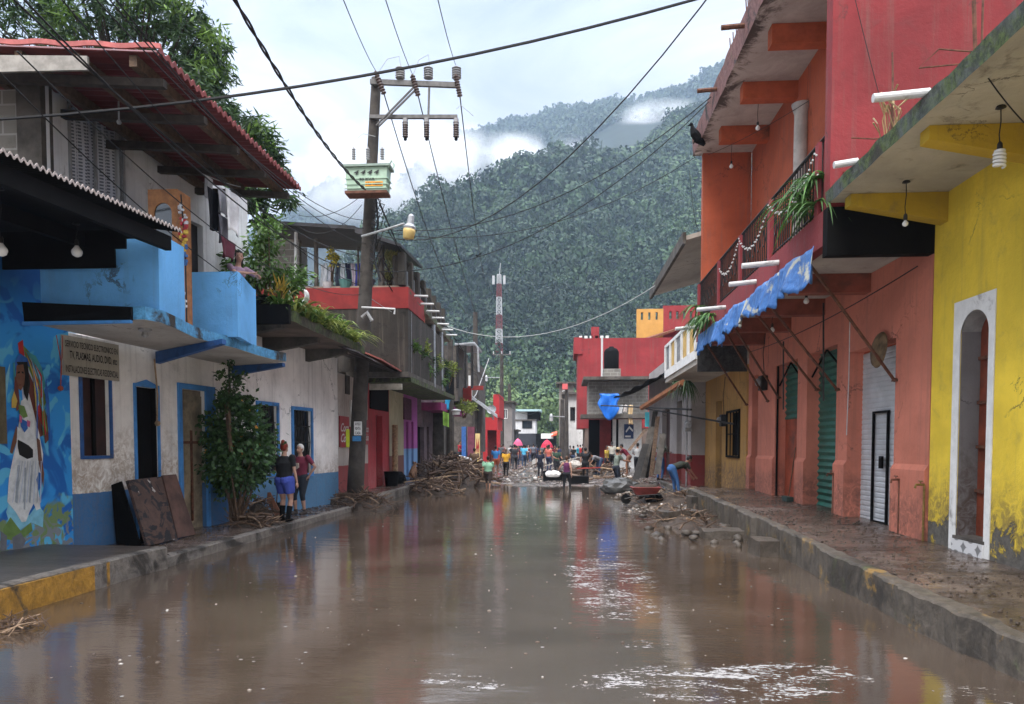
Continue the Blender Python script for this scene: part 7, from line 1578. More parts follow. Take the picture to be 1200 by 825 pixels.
mb.box(X_-.4, X_+.4, Y_-.25, Y_-.22, .05, .5); mb.box(X_-.4, X_+.4, Y_+.22, Y_+.25, .05, .5); mb.box(X_-.4, X_-.37, Y_-.22, Y_+.22, .05, .5); mb.box(X_+.37, X_+.4, Y_-.22, Y_+.22, .05, .5); mb.box(X_-.37, X_+.37, Y_-.22, Y_+.22, .05, .08); mb.build('crate_walls', M['black'], t)
mb = MB(); mb.box(X_-.43, X_+.43, Y_-.28, Y_+.28, .5, .54); mb.build('rim', M['steel'], t); t.scale = (.62, .62, .62)
q = onZ(648, 563, .05); t = tag(MB().box(q.x-.45, q.x+.45, q.y-.3, q.y+.3, .03, .5).build('crate', M['black'], loc=(q.x, q.y, .03), bevel=.03), 'black crate with a white bundle on it left of the woman in purple', 'crate'); sack('white bundle on the black crate', 648, 558, (.3, .25, .14), M['white'], z=.5)
q = onZ(679, 566, .05); tag(MB().box(q.x-.4, q.x+.4, q.y-.3, q.y+.3, .03, .36).build('cabinet', M['black'], loc=(q.x, q.y, .03), bevel=.03), 'low black cabinet standing behind the woman in purple', 'cabinet')
# wooden posts & bins by cream house
a, b = onX(463, 568, -6.1), onX(463, 498, -6.1); tag(MB().tube([a, b], .11, 8).build('wooden_post', M['palewood'], loc=a), 'thick yellowish wooden post by the cream wall', 'post')
q = onX(459, 565, -6.0); tag(MB().lathe([(.22, .27), (.27, .75), (.28, .78), (.2, .78)], (q.x, q.y, 0), 14).build('dark_bin', M['black'], loc=(q.x, q.y, .27)), 'round black bin at the foot of the wooden post', 'bin')
q = onX(464, 562, -5.9); a = onX(488, 559, -5.4)
slab('pale plank lying on the pavement behind the dog', (a.x+.2, a.y+1, .4), 1.9, .12, .04, 0, -.1, .6, M['palewood'], 'pale_plank', 'plank')
# ================================================================== FAR STREET
def hut(px0, px1, pyt, Y, depth, colr, label, pyb=None, name='house'):
    return simple_house(label, px0, px1, pyt, Y, depth, colr, name=name)
LB = -5.5
t = thing('metal_frame_house', 'grey house with a dark metal framed canopy beyond the old balcony house', 'house', (-7, 40, .2))
q = lambda px, py, Y: onY(px, py, Y)
# face to the street follows the bend
def block(par, px0, px1, y0, y1, Y, depth, mat, name): a = q(px0, y1, Y); b = q(px1, y0, Y); return MB().box(a.x, b.x, Y, Y+depth, max(a.z, -.1), b.z).build(name, mat, par)
block(t, 480, 520, 470, 555, 36, 3, M['darkconc'], 'ground_wall'); block(t, 500, 536, 405, 470, 37, 4, M['darkconc'], 'upper_wall')
mb = MB(); a, b = q(533, 402, 37), q(562, 408, 37)
mb.tube([q(533, 404, 37), q(556, 402, 37), q(560, 408, 37), q(561, 436, 37)], .06, 5); mb.tube([q(533, 404, 38), q(556, 402, 38), q(560, 408, 38), q(561, 436, 38)], .06, 5); build_split(mb, 'canopy_frame', M['galv'], t)
mb = MB(); mb.box(q(533, 404, 37).x, q(557, 404, 37).x, 37, 40, q(545, 405, 37).z, q(545, 402, 37).z); mb.build('canopy', M['galv'], t)
for px in (536, 545, 553): MB().tube([q(px, 405, 37), q(px, 455, 37)], .07, 5).build('canopy_post', M['steel'], t)
block(t, 541, 552, 454, 470, 39, .3, ccr, 'red_panel'); block(t, 540, 566, 452, 457, 42, .3, ccr, 'red_beam')
t = thing('violet_shop', 'narrow shop front with dim open doorways under a violet fascia', 'shop', (-6.6, 35, .27))
gv = FX(-6.35, -1); hs = [gv.rect(493, 500, 497, 560), gv.rect(500, 500, 503, 555), gv.rect(507, 505, 510, 552)]; hs = [(h[0], h[1], .2, h[3]) for h in hs]
mb = MB(); wall(mb, gv, 33.0, 42, .05, 4.0, .3, hs); mb.build('wall', plain('grey_violet_wall', (.15, .11, .12), .8, .4, 2, grime=.4), t)
for h in hs: MB().box(h[0], h[1], -.28, -.2, .2, h[3], gv).build('doorway', M['hole'], t)
MB().box(33.0, 41, .003, .9, 3.25, 3.6, gv).build('fascia', plain('violet_fascia', (.20, .025, .10), .7, .3, 3), t)
t = thing('awning_house', 'dark house with a sloping tin awning half way down the left side', 'house', q(555, 500, 50)-Vector((0, 0, 1)))
block(t, 520, 560, 425, 530, 52, 5, M['darkconc'], 'wall'); 
a, b, c, d = q(548, 462, 50), q(583, 489, 50), q(570, 462, 56), q(545, 455, 56)
mb = MB(); mb.hexa([q(548, 464, 50), q(583, 490, 50), q(583, 489, 55), q(548, 462, 55), q(548, 460, 50), q(583, 487, 50), q(583, 486, 55), q(548, 458, 55)]); mb.build('awning', M['galv'], t)
block(t, 549, 553, 440, 463, 49.5, .2, M['pvc'], 'banner')
block(t, 541, 546, 500, 545, 50, .4, M['dkblue'], 'blue_door'); block(t, 548, 556, 500, 543, 50, .3, plain('maroon_front', (.12, .03, .05), .8, .3, 3), 'red_front')
tag(MB().box(q(557, 500, 46).x, q(562, 500, 46).x, 46, 46.3, .1, q(560, 508, 46).z).build('yellow_banner', plain('banner_cream', (.6, .45, .2), .7, .2, 4), loc=q(557, 540, 46)), 'cream and red upright banner on the left side of the street', 'banner')
text_on('A4', FY(45.98), (q(557.5, 500, 46).x, q(561.5, 500, 46).x, q(560, 530, 46).z, q(560, 514, 46).z), .01, sred, bpy.data.objects['yellow_banner'], bold=.05)
t = thing('red_house', 'bright red house with an open ground floor far along the left side', 'house', q(572, 530, 62))
brd = plain('bright_red', (.36, .022, .026), .7, .15, 2, grime=.1)
block(t, 566, 583, 489, 504, 62, 5, brd, 'fascia'); block(t, 578, 585, 462, 489, 62, 5, brd, 'upper_wall'); block(t, 566, 571, 504, 545, 62, .4, brd, 'pillar'); block(t, 582, 586, 504, 545, 62, .4, brd, 'pillar'); block(t, 571, 582, 504, 545, 63, .3, plain('red_interior', (.12, .02, .02), .8, .3, 3), 'interior')
dsh = thing('satellite_dish', 'grey satellite dish beside the bright red house', 'satellite dish', q(575, 480, 58)); mb = MB(); mb.lathe([(.02, -.04), (.25, -.01), (.36, .05), (.37, .07), (.25, .02), (.02, -.02)], q(576, 480, 58), 18, axis=Matrix.Rotation(R(70), 3, 'X')); mb.build('dish', M['galv'], dsh); MB().tube([q(576, 480, 58.1), q(578, 492, 58.3)], .06, 6).build('mast', M['galv'], dsh)
simple_house('cluttered concrete house with thin posts left of the white end house', 588, 600, 472, 80, 6, (.22, .2, .19), [(590, 480, 594, 490)]); simple_house('dark low shed between the posts and the white end house', 575, 604, 505, 84, 6, (.05, .05, .05))
# white end house with pale blue roof
eh = simple_house('white end house with a dark ground floor and pale blue roof', 602, 627.5, 493, 100, 6, (.62, .62, .62), [(612.5, 493.5, 623, 501.5)], roof_over=.1, name='end_house')
eh.children[0].name = 'wall'
def box_px(par, px0, px1, y0, y1, Y, dpt, mat, name): a = q(px0, y1, Y); b = q(px1, y0, Y); return MB().box(a.x, b.x, Y, Y+dpt, a.z, b.z).build(name, mat, par)
box_px(eh, 601, 628.5, 508, 545, 99.7, .28, plain('end_dark_base', (.035, .037, .045), .8, .3, 1), 'dark_base'); box_px(eh, 604, 618, 482, 492.5, 102, 3, M['white'], 'upper_wall'); box_px(eh, 618, 633, 483, 492.5, 101.5, 3, M['hole'], 'upper_opening'); box_px(eh, 602, 634, 479.5, 482, 101, 5, plain('pale_blue_roof', (.35, .5, .52), .5, .1, 2), 'roof_sheet')
sh = thing('market_shed', 'dark stall with a white canopy and an orange awning at the street end', 'shed', q(640, 530, 96)); box_px(sh, 628, 652, 508, 530, 97, 3, M['black'], 'back_wall'); box_px(sh, 634, 648, 508, 514, 93, 3, M['white'], 'canopy'); mb = MB(); mb.hexa([q(646, 512, 92), q(653, 510, 92), q(653, 509, 96), q(646, 509, 96), q(646, 511, 92), q(653, 507, 92), q(653, 505, 96), q(646, 507, 96)]); mb.build('orange_awning', plain('orange_cloth', (.5, .1, .05), .8, .2, 3), sh)
for i, (px, py, Y, s, lab) in enumerate([(641, 521, 62, .42, 'crimson parasol at the right end of the far street'), (607, 519, 70, .36, 'pink parasol above the crowd in the middle')]):
    c = q(px, py, Y); t = thing('parasol', lab, 'parasol', (c.x, Y, .1)); mb = MB(); mb.lathe([(1.3*s, -.25), (1.0*s, .05), (.5*s, .3), (.02, .42)], c, 12); mb.build('canopy', plain('parasol%d' % i, [(.42, .02, .05), (.6, .1, .2)][i], .7, .2, 2), t); mb = MB(); mb.tube([(c.x, Y, .1), (c.x, Y, c.z)], .03, 6); mb.build('pole', M['steel'], t)
# poles with lamps
def far_pole(px, y0, Y, r, label, lamp=None, arm=False):
    b = q(px, 520, Y); t = thing('utility_pole', label, 'utility pole', (b.x, Y, .05), 'far utility poles'); top = q(px, y0, Y); MB().tube([(b.x, Y, 0), top], [r*1.2, r*.8], 8).build('pole', polem, t)
    if arm: mb = MB(); mb.box(top.x-.9, top.x+.9, Y-.08, Y+.02, top.z-.1, top.z+.0); mb.build('crossarm', arm_m, t); [insulator(t, top+Vector((dx, -.03, 0)), .25, .07, M['pvc'], 3) for dx in (-.8, 0, .8)]
    if lamp:
        c = q(*lamp, Y); MB().tube([(top.x, Y, c.z+.1), c+Vector((0, 0, .15))], .04, 5).build('lamp_arm', M['galv'], t); mb = MB(); mb.lathe([(.16, 0), (.14, .2), (.07, .35)], c, 10); mb.build('lamp_housing', M['galv'], t); mb = MB(); mb.lathe([(.155, -.01), (.13, -.22), (.01, -.24)], c, 10); mb.build('lamp_bowl', M['pvc'], t)
arm_m = arm
far_pole(527.5, 398, 35, .17, 'dark pole with a blue cloth hanging on it, nearest of the far poles'); far_pole(557, 366, 52, .2, 'tall dark pole behind the old balcony house', None, False); far_pole(588, 415, 72, .2, 'pole with three white insulators in front of the wooded hill', (570, 444), True); far_pole(597, 450, 85, .22, 'pole with a white lamp just left of the end house', (597, 455)); far_pole(664, 455, 60, .16, 'thin pole with a pink sign on the right side', (646, 490)); far_pole(659, 468, 62, .2, 'grey pole just left of the pink sign pole')
c = q(662, 453, 59.7); tag(MB().box(c.x-.22, c.x+.22, 59.6, 59.7, c.z-.22, c.z+.22).build('pink_sign', plain('pinkred', (.6, .12, .12), .6, .1, 3), loc=c), 'small pink square sign at the top of the thin pole', 'sign')
mb = MB(); qq = q(527, 455, 34.6); mb.grid(lambda u, v: qq+Vector((-.18+.32*u*(1-.5*v)+.05*math.sin(v*6), -.05*math.sin(u*5), .2-1.2*v)), 8, 10); o = mb.build('blue_cloth', plain('azure_cloth', (.03, .35, .62), .7, .2, 4), loc=qq, smooth=True); o.modifiers.new('t', 'SOLIDIFY').thickness = .01; tag(o, 'bright azure cloth tied to the nearest far pole', 'cloth')
a = q(519, 485, 33); mb = MB(); mb.grid(lambda u, v: a+Vector((.28*u, .0+.05*math.sin(u*6), .12-.62*v-.1*u)), 5, 6); tag(mb.build('green_flag', plain('green_yellow_flag', (.25, .45, .08), .7, .4, 3), loc=a), 'green and yellow banner hanging by the violet shop', 'banner')
mb = MB(); mb.tube([q(573, 420, 45), q(566, 440, 44), q(558, 462, 43), q(552, 470, 42)], .025, 5); tag(mb.build('white_hose', M['greypor'], loc=q(560, 450, 44)), 'pale hose looping down from the far roofs', 'hose')
t = thing('pot_lamp', 'white lamp drum hung on the pole above the driftwood', 'lamp', q(534, 486, 34)); mb = MB(); c = q(534.5, 483, 34); mb.lathe([(.16, -.12), (.18, .02), (.22, .06), (.22, .1), (.05, .14)], c, 12); mb.build('drum', M['pvc'], t)
bush('far_balcony_plant', 'bushy plant on the balcony above the tin awning', 'plant', q(544, 476, 38).to_tuple(), (.5, .5, .55), 700, .2, .03, greenB, .1, 6, seed=61, zbase=q(544, 490, 38).z, clumps=9)
# stacked clutter by the side walls
for i, (px, py, Y, cc, lab) in enumerate([(545, 548, 40, (.3, .3, .3), 'grey appliance dumped beside the driftwood'), (552, 545, 44, (.05, .05, .06), 'black appliance behind the driftwood'), (632, 545, 60, (.4, .38, .35), 'pale mattress in the far rubble'), (650, 540, 55, (.25, .24, .24), 'grey mattress beside the far parasol')]):
    p = onZ(px, py+3, .1); slab(lab, (p.x, p.y, .5), 1.0, .7, .8 if i < 2 else .35, .1, .2, i, plain('clutter%d' % i, cc, .6, .3, 3), 'appliance' if i < 2 else 'mattress', 'appliance' if i < 2 else 'mattress')
# ================================================================== PEOPLE AND ANIMALS
def V3(*a): return Vector(a)
def ik(a, b, l1, l2, hint):
    """elbow/knee position between a and b"""
    d = b-a; L = min(d.length, (l1+l2)*.995); u = d.normalized(); b = a+u*L
    x = (l1*l1-l2*l2+L*L)/(2*L); h = math.sqrt(max(1e-6, l1*l1-x*x)); hn = (hint-u*hint.dot(u)).normalized()
    return a+u*x+hn*h, b
def remeshed(mb, name, mat, parent, vox, extra=None, smooth=4):
    me = bpy.data.meshes.new('tmp'); me.from_pydata([tuple(v) for v in mb.v], [], mb.f)
    bm = bmesh.new(); bm.from_mesh(me); bmesh.ops.recalc_face_normals(bm, faces=bm.faces); bm.to_mesh(me); bm.free()
    o = bpy.data.objects.new('tmp', me); COL.objects.link(o)
    r = o.modifiers.new('r', 'REMESH'); r.mode = 'VOXEL'; r.voxel_size = vox; r.use_smooth_shade = True
    s = o.modifiers.new('s', 'SMOOTH'); s.iterations = smooth; s.factor = .5
    bpy.context.view_layer.update(); m2 = bpy.data.meshes.new_from_object(o.evaluated_get(bpy.context.evaluated_depsgraph_get())); bpy.data.objects.remove(o); bpy.data.meshes.remove(me)
    if extra is not None and extra.v:
        e = bpy.data.meshes.new('e'); e.from_pydata([tuple(v) for v in extra.v], [], extra.f); bm = bmesh.new(); bm.from_mesh(m2); bm.from_mesh(e); bm.to_mesh(m2); bm.free(); bpy.data.meshes.remove(e)
    m2.polygons.foreach_set('use_smooth', [True]*len(m2.polygons)); m2.name = name; m2.materials.clear(); m2.materials.append(mat)
    o = bpy.data.objects.new(name, m2); COL.objects.link(o); o.parent = parent; return o
SK = [plain('skin_brown', (.26, .13, .08), .55, .12, 9, bump=.05), plain('skin_light', (.38, .22, .16), .55, .12, 9, bump=.05), plain('skin_dark', (.16, .08, .05), .55, .12, 9, bump=.05)]
HR = dict(black=plain('hair_black', (.01, .008, .007), .5, .3, 40, bump=.4), red=plain('hair_red', (.17, .02, .012), .5, .4, 40, bump=.5), grey=plain('hair_grey', (.55, .53, .50), .7, .3, 40, bump=.5), brown=plain('hair_brown', (.06, .03, .015), .5, .3, 40, bump=.4))
_cl = {}
def cloth(c):
    if c not in _cl:
        n = NT('clothing'); f = n.noise(7, 5, .6, .6, (1, 1, .6)); n.bump(f, .5, .02); _cl[c] = n.out(n.mix(n.step(f, .3, .7), tuple(x*.75 for x in c), c), .85)
    return _cl[c]
def person(label, foot, Ht, rz, shirt, pants, skin=0, hair='black', hairstyle='short', pose=None, sleeves='short', legs='long', boots=None, female=False, hat=None, vox=.026, group=None, stout=1.0, pants2=None, headturn=0):
    P = dict(bend=0, L=(.16, .0, .42), R=(-.16, .0, .42), fl=(.06, 0, 0), fr=(-.06, 0, 0), squat=0); P.update(pose or {})
    f = Vector(foot); t = thing('person', label, 'person', f, group, rz); S = Ht
    pel = V3(0, P.get('py', 0), .525-P['squat']); bd = P['bend']
    def up_at(l, x=0, y=0):  # point on torso
        c, s = math.cos(bd), math.sin(bd); return pel+V3(x, -(l*s)+y*c, l*c+y*s)
    fwd = V3(0, -math.cos(bd), -math.sin(bd))
    waist, chest, nb = up_at(.08), up_at(.20), up_at(.29)
    hb = bd*.55 + P.get('head', 0); hd = nb+V3(0, -math.sin(hb)*.10, math.cos(hb)*.10) + V3(0, -.012, 0)
    sh = [up_at(.272, sx*.105*(.92 if female else 1.05)*(.5+.5*stout)) for sx in (1, -1)]
    hip = [pel+V3(sx*.052, 0, -.01) for sx in (1, -1)]
    hands = [Vector(P['L']), Vector(P['R'])]; feet = [Vector(P['fl']), Vector(P['fr'])]
    hint = [V3(.4, .8, -.2), V3(-.4, .8, -.2)]
    if 'hint' in P: hint = [Vector(P['hint'][0]), Vector(P['hint'][1])]
    body = MB(); ext = MB(); sm_ = MB(); pm__ = MB(); bt = MB()
    st = stout
    # head with face
    turn = Matrix.Rotation(headturn, 3, 'Z') @ Matrix.Rotation(hb*.9, 3, 'X')
    def hp(x, y, z): return (hd+turn@V3(x, y, z))*S
    def BL(mb, c, r, n=12, axes=None): mb.ball(c*S if not isinstance(c, tuple) else c, tuple(k*S for k in r) if isinstance(r, tuple) else r*S, n, axes=axes)
    body.ball(hp(0, .006, .012), (.043*S, .052*S, .056*S), 14, axes=turn); body.ball(hp(0, -.012, -.026), (.033*S, .040*S, .036*S), 12, axes=turn)
    body.ball(hp(0, -.056, -.012), (.008*S, .012*S, .013*S), 8, axes=turn); [body.ball(hp(sx*.043, .006, -.006), (.007*S, .011*S, .017*S), 8, axes=turn) for sx in (1, -1)]
    body.tube([nb*S, (nb*.4+hd*.6)*S], [.030*S*st**.5, .027*S], 10)
    side = (1, 0, 0)
    tw = .080 if female else .088
    body.tube([pel*S, waist*S, chest*S, up_at(.262)*S, nb*S], [(.075*S*st, .052*S*st), (.066*S*st, .048*S*st), (tw*S*st, .055*S*st), (.075*S, .042*S), (.035*S, .032*S)], 14, side=side)
    for i in (0, 1):
        h_ = hands[i]; a = sh[i]; e, wv_ = ik(a, h_, .165, .145, hint[i])
        body.ball(a*S, .030*S, 10); body.tube([a*S, e*S], [.027*S*st**.5, .020*S], 10); body.ball(e*S, .0205*S, 8); body.tube([e*S, (e*.6+wv_*.4)*S, wv_*S], [.020*S, .0195*S, .0135*S], 10)
        fd = (wv_-e).normalized(); sd_ = fd.cross(V3(0, 1, 0) if abs(fd.y) < .9 else V3(0, 0, 1)).normalized()*(1 if i == 0 else 1); nd = fd.cross(sd_)
        palm = wv_+fd*.022; body.tube([wv_*S, palm*S, (wv_+fd*.05)*S], [(.012*S, .009*S), (.021*S, .009*S), (.020*S, .008*S)], 8, side=tuple(nd))
        for k, (off, ln) in enumerate(((-.0145, .034), (-.005, .041), (.005, .038), (.0145, .030))):
            b0 = wv_+fd*.044+nd*off; b1 = b0+fd*ln*.5+sd_*.003; b2 = b1+fd*ln*.45+sd_*ln*.35; ext.tube([b0*S, b1*S, b2*S], [.0052*S, .005*S, .0038*S], 6)
        tb = wv_+fd*.014+nd*(-.017); ext.tube([tb*S, (tb+nd*-.012+fd*.016)*S, (tb+nd*-.015+fd*.034+sd_*.006)*S], [.0068*S, .006*S, .0045*S], 6)
        if sleeves:
            end = e if sleeves == 'long' else a.lerp(e, .72)
            sm_.ball(a*S, .036*S*st**.4, 10); sm_.tube([a*S, end*S], [.034*S*st**.5, .030*S], 10)
            if sleeves == 'long': sm_.ball(e*S, .027*S, 8); sm_.tube([e*S, e.lerp(wv_, .9)*S], [.027*S, .020*S], 10)
        k_, an = ik(hip[i], feet[i]+V3(0, 0, .045), .245, .235, V3((.15 if i == 0 else -.15), -1, 0)+Vector(P.get('khint', (0, 0, 0))))
        body.ball(hip[i]*S, .052*S*st, 10); body.tube([hip[i]*S, hip[i].lerp(k_, .5)*S, k_*S], [.054*S*st, .043*S*st**.6, .031*S], 12); body.ball(k_*S, .0315*S, 10); body.tube([k_*S, k_.lerp(an, .3)*S, k_.lerp(an, .7)*S, an*S], [.029*S, .033*S, .024*S, .018*S], 12)
        ft_ = an+V3(0, -.055, -.033); body.ball(an*S, .022*S, 8); body.tube([(an+V3(0, .025, -.028))*S, (an+V3(0, -.02, -.028))*S, (an+V3(0, -.085, -.036))*S], [.018*S, .020*S, .014*S], 8)
        if legs:
            kend = {'long': 1.0, 'capri': .35, 'shorts': 0}[legs]
            pm__.ball(hip[i]*S, .060*S*st, 10)
            if legs == 'shorts': pm__.tube([hip[i]*S, hip[i].lerp(k_, .68)*S], [.060*S*st, .050*S*st**.6], 12)
            else: pm__.tube([hip[i]*S, hip[i].lerp(k_, .5)*S, k_*S], [.060*S*st, .050*S*st**.6, .039*S], 12); pm__.ball(k_*S, .039*S, 10); pm__.tube([k_*S, k_.lerp(an, kend*.97)*S], [.038*S, .033*S if kend < 1 else .027*S], 12)
        if boots:
            top = k_.lerp(an, .35 if boots == 'tall' else .85)
            bt.tube([top*S, an*S], [.037*S if boots == 'tall' else .026*S, .029*S], 12); bt.ball(an*S, .031*S, 10)
            bt.tube([(an+V3(0, .032, -.022))*S, (an+V3(0, -.03, -.02))*S, (an+V3(0, -.10, -.028))*S], [.024*S, .027*S, .017*S], 10)
    sm_.tube([up_at(-.035)*S, pel.lerp(waist, .5)*S, waist*S, chest*S, up_at(.265)*S, up_at(.288)*S], [(.083*S*st, .060*S*st), (.081*S*st, .059*S*st), (.074*S*st, .055*S*st), ((tw+.007)*S*st, .063*S*st), (.082*S, .049*S), (.045*S, .038*S)], 16, side=side)
    if female:
        for sx in (1, -1): sm_.ball(up_at(.205, sx*.035)*S+fwd*.045*S, .034*S*st**.5, 10)
    pm__.tube([up_at(-.05)*S, pel*S, up_at(.05)*S], [(.080*S*st, .062*S*st), (.083*S*st, .064*S*st), (.076*S*st, .055*S*st)], 14, side=side)
    if female or st > 1.1:
        for sx in (1, -1): pm__.ball(pel*S+V3(sx*.036, .03, -.02)*S, .050*S*st, 10)
    R3 = Matrix.Rotation(rz, 4, 'Z')
    remeshed(body, 'body', SK[skin], t, vox*.72, ext if vox < .04 else ext, 3)
    if shirt: remeshed(sm_, 'shirt', cloth(shirt), t, vox*.85, None, 2)
    if pants: remeshed(pm__, 'shorts' if legs == 'shorts' else 'trousers', cloth(pants), t, vox*.85, None, 2)
    if boots: remeshed(bt, 'boots', M['black'] if boots == 'tall' else cloth((.05, .04, .035)), t, vox*.8, None, 2)
    hr = MB(); hr.ball(hp(0, .012, .020), (.048*S, .054*S, .056*S), 14, axes=turn)
    if hairstyle == 'short': hr.ball(hp(0, .024, .0), (.044*S, .042*S, .05*S), 10, axes=turn)
    if hairstyle == 'bun': hr.ball(hp(0, .03, .075), .026*S, 10); hr.ball(hp(0, .026, .0), (.044*S, .040*S, .045*S), 10, axes=turn)
    if hairstyle == 'tail': hr.ball(hp(0, .024, .0), (.044*S, .042*S, .05*S), 10, axes=turn); hr.tube([hp(0, .05, .01), hp(0, .075, -.05), hp(0, .07, -.13)], [.018*S, .022*S, .010*S], 8)
    if hairstyle == 'long': hr.tube([hp(0, .02, .03), hp(0, .032, -.04), hp(0, .045, -.12)], [(.05*S, .04*S), (.052*S, .03*S), (.035*S, .015*S)], 10, side=side)
    # keep the face free
    ho = remeshed(hr, 'hair', HR[hair], t, vox*.7, None, 2)
    bm = bmesh.new(); bm.from_mesh(ho.data); kill = []
    inv = turn.inverted()
    for v in bm.verts:
        l = inv@(v.co/S-hd)
        if l.y < -.022 and l.z < .034: kill.append(v)
    bmesh.ops.delete(bm, geom=kill, context='VERTS'); bm.to_mesh(ho.data); bm.free()
    ey = MB(); [ey.ball(hp(sx*.017, -.0445, .004), .0052*S, 6) for sx in (1, -1)]
    me_ = MB(); me_.ball(hp(0, -.0515, -.037), (.013*S, .004*S, .0035*S), 6, axes=turn)
    for mb_, nm, mt in ((ey, 'eye', M['black']), (me_, 'mouth', plain('lips', (.2, .06, .05), .6, .1, 4, bump=0) if 'lips' not in bpy.data.materials else bpy.data.materials['lips'])):
        for v0, vn in (((0, 26), (26, 52)) if nm == 'eye' else ((0, 0),)) and [(0, 0)]:
            q = MB(); q.v = mb_.v; q.f = mb_.f; q.m = mb_.m; me = bpy.data.meshes.new(nm); me.from_pydata([tuple(v) for v in q.v], [], q.f); me.materials.append(mt); o = bpy.data.objects.new(nm+'s' if nm == 'eye' else nm, me); COL.objects.link(o); o.parent = t
    if hat:
        hm_ = MB(); ax = turn; prof = {'straw': [(.085, .030), (.09, .034), (.05, .036), (.046, .075), (.03, .085), (.001, .087)], 'cap': [(.052, .02), (.053, .04), (.04, .068), (.02, .078), (.001, .08)]}[hat]
        hm_.lathe([(a*S, b*S) for a, b in prof], hp(0, .005, .004), 16, axis=ax)
        if hat == 'cap': hm_.tube([hp(0, -.045, .03), hp(0, -.09, .024)], [(.036*S, .004*S), (.026*S, .003*S)], 8, side=side)
        me = bpy.data.meshes.new('hat'); me.from_pydata([tuple(v) for v in hm_.v], [], hm_.f); me.materials.append(plain('straw', (.45, .34, .2), .8, .2, 20) if hat == 'straw' else M['black']); o = bpy.data.objects.new('hat', me); COL.objects.link(o); o.parent = t
    return t
walk = dict(fl=(.05, -.12, 0), fr=(-.05, .14, .015), L=(.15, .10, .45), R=(-.15, -.12, .46))
walk2 = dict(fl=(.05, .13, .01), fr=(-.05, -.11, 0), L=(.15, -.12, .46), R=(-.15, .10, .45))
carry = dict(L=(.09, -.20, .62), R=(-.09, -.20, .62)); bendp = dict(bend=1.25, L=(.09, -.36, .30), R=(-.06, -.40, .28), fl=(.08, .02, 0), fr=(-.07, -.03, 0), py=.10)
hipL = dict(L=(.15, .02, .54), R=(-.16, 0, .43), hint=[(1, .35, 0), (-.4, .8, -.2)])
PI = math.pi
def at(px, py, z=0.0): return onZ(px, py, z)
# the two talking on the left pavement
p = at(334, 611, .15)
a = person('red haired woman in a black top and blue shorts, back turned, on the left pavement', p, 1.66, PI-.25, (.012, .012, .014), (.06, .09, .40), 1, 'red', 'bun', dict(L=(.10, -.17, .60), R=(-.17, -.02, .47), fl=(.06, -.02, 0), fr=(-.06, .02, 0)), 'short', 'shorts', 'tall', True, vox=.014, stout=1.38)
p = at(353, 603, .15)
b = person('older man with white hair in a maroon T-shirt and dark shorts, facing the street', p, 1.62, -.35, (.17, .025, .05), (.02, .025, .035), 1, 'grey', 'short', dict(L=(.15, .0, .55), R=(-.15, -.04, .46), hint=[(1, .3, 0), (-.4, .8, -.2)], fl=(.06, 0, 0), fr=(-.06, -.04, 0)), 'short', 'capri', 'low', False, vox=.014, stout=1.3)
pr = MB(); pr.prism([(-.07, -.148, 1.17), (.06, -.148, 1.17), (.07, -.148, 1.07), (-.01, -.148, 1.03), (-.08, -.148, 1.08)], (0, .02, 0)); me = bpy.data.meshes.new('shirt_print'); me.from_pydata([tuple(v) for v in pr.v], [], pr.f); me.materials.append(plain('print_cream', (.5, .42, .35), .8, .3, 12)); o = bpy.data.objects.new('shirt_print', me); COL.objects.link(o); o.parent = b
# spade held by the woman, board leaning beside
q0 = at(324, 602, .15); q1 = onY(327, 552, q0.y); t = thing('spade', 'long handled spade standing beside the woman in blue shorts', 'spade', q0); MB().tube([q0+V3(0, 0, .2), (q1.x, q0.y, q1.z)], .014, 6).build('handle', M['wood'], t); mb = MB(); mb.hexa([q0+V3(-.1, -.01, 0), q0+V3(.1, -.01, 0), q0+V3(.1, .01, 0), q0+V3(-.1, .01, 0), q0+V3(-.09, -.01, .26), q0+V3(.09, -.01, .26), q0+V3(.09, .01, .26), q0+V3(-.09, .01, .26)]); mb.build('blade', M['steel'], t)
q0 = at(326, 604, .15); q1 = onY(312, 577, q0.y+.1); sdv = V3(.09, 0, .0); tag(MB().prism([q0-sdv, q0+sdv, q1+sdv, q1-sdv], (0, .03, 0)).build('short_board', plain('reddish_board', (.2, .085, .05), .7, .3, 6), loc=q0), 'short reddish board propped on the black heap by the bush', 'board')
# girl on the balcony
gq = onY(276, 322, 12.45); gz = zf
person('dark haired girl leaning on the far blue balcony wall', (gq.x, 12.45, gz), 1.56, 1.0, (.30, .20, .26), (.05, .05, .12), 1, 'black', 'long', dict(bend=.18, L=(.10, -.25, .71), R=(.0, -.26, .71), hint=[(1, .2, -.3), (-1, .2, -.3)]), 'short', 'long', None, True, vox=.018, headturn=-.5)
# bending man on the right
p = at(793, 580, .08)
person('man in a dark shirt and blue jeans bending forward at the right', p, 1.68, PI/2+.15, (.035, .04, .03), (.04, .11, .27), 0, 'black', 'short', bendp, 'short', 'long', 'low', vox=.018, stout=1.25)
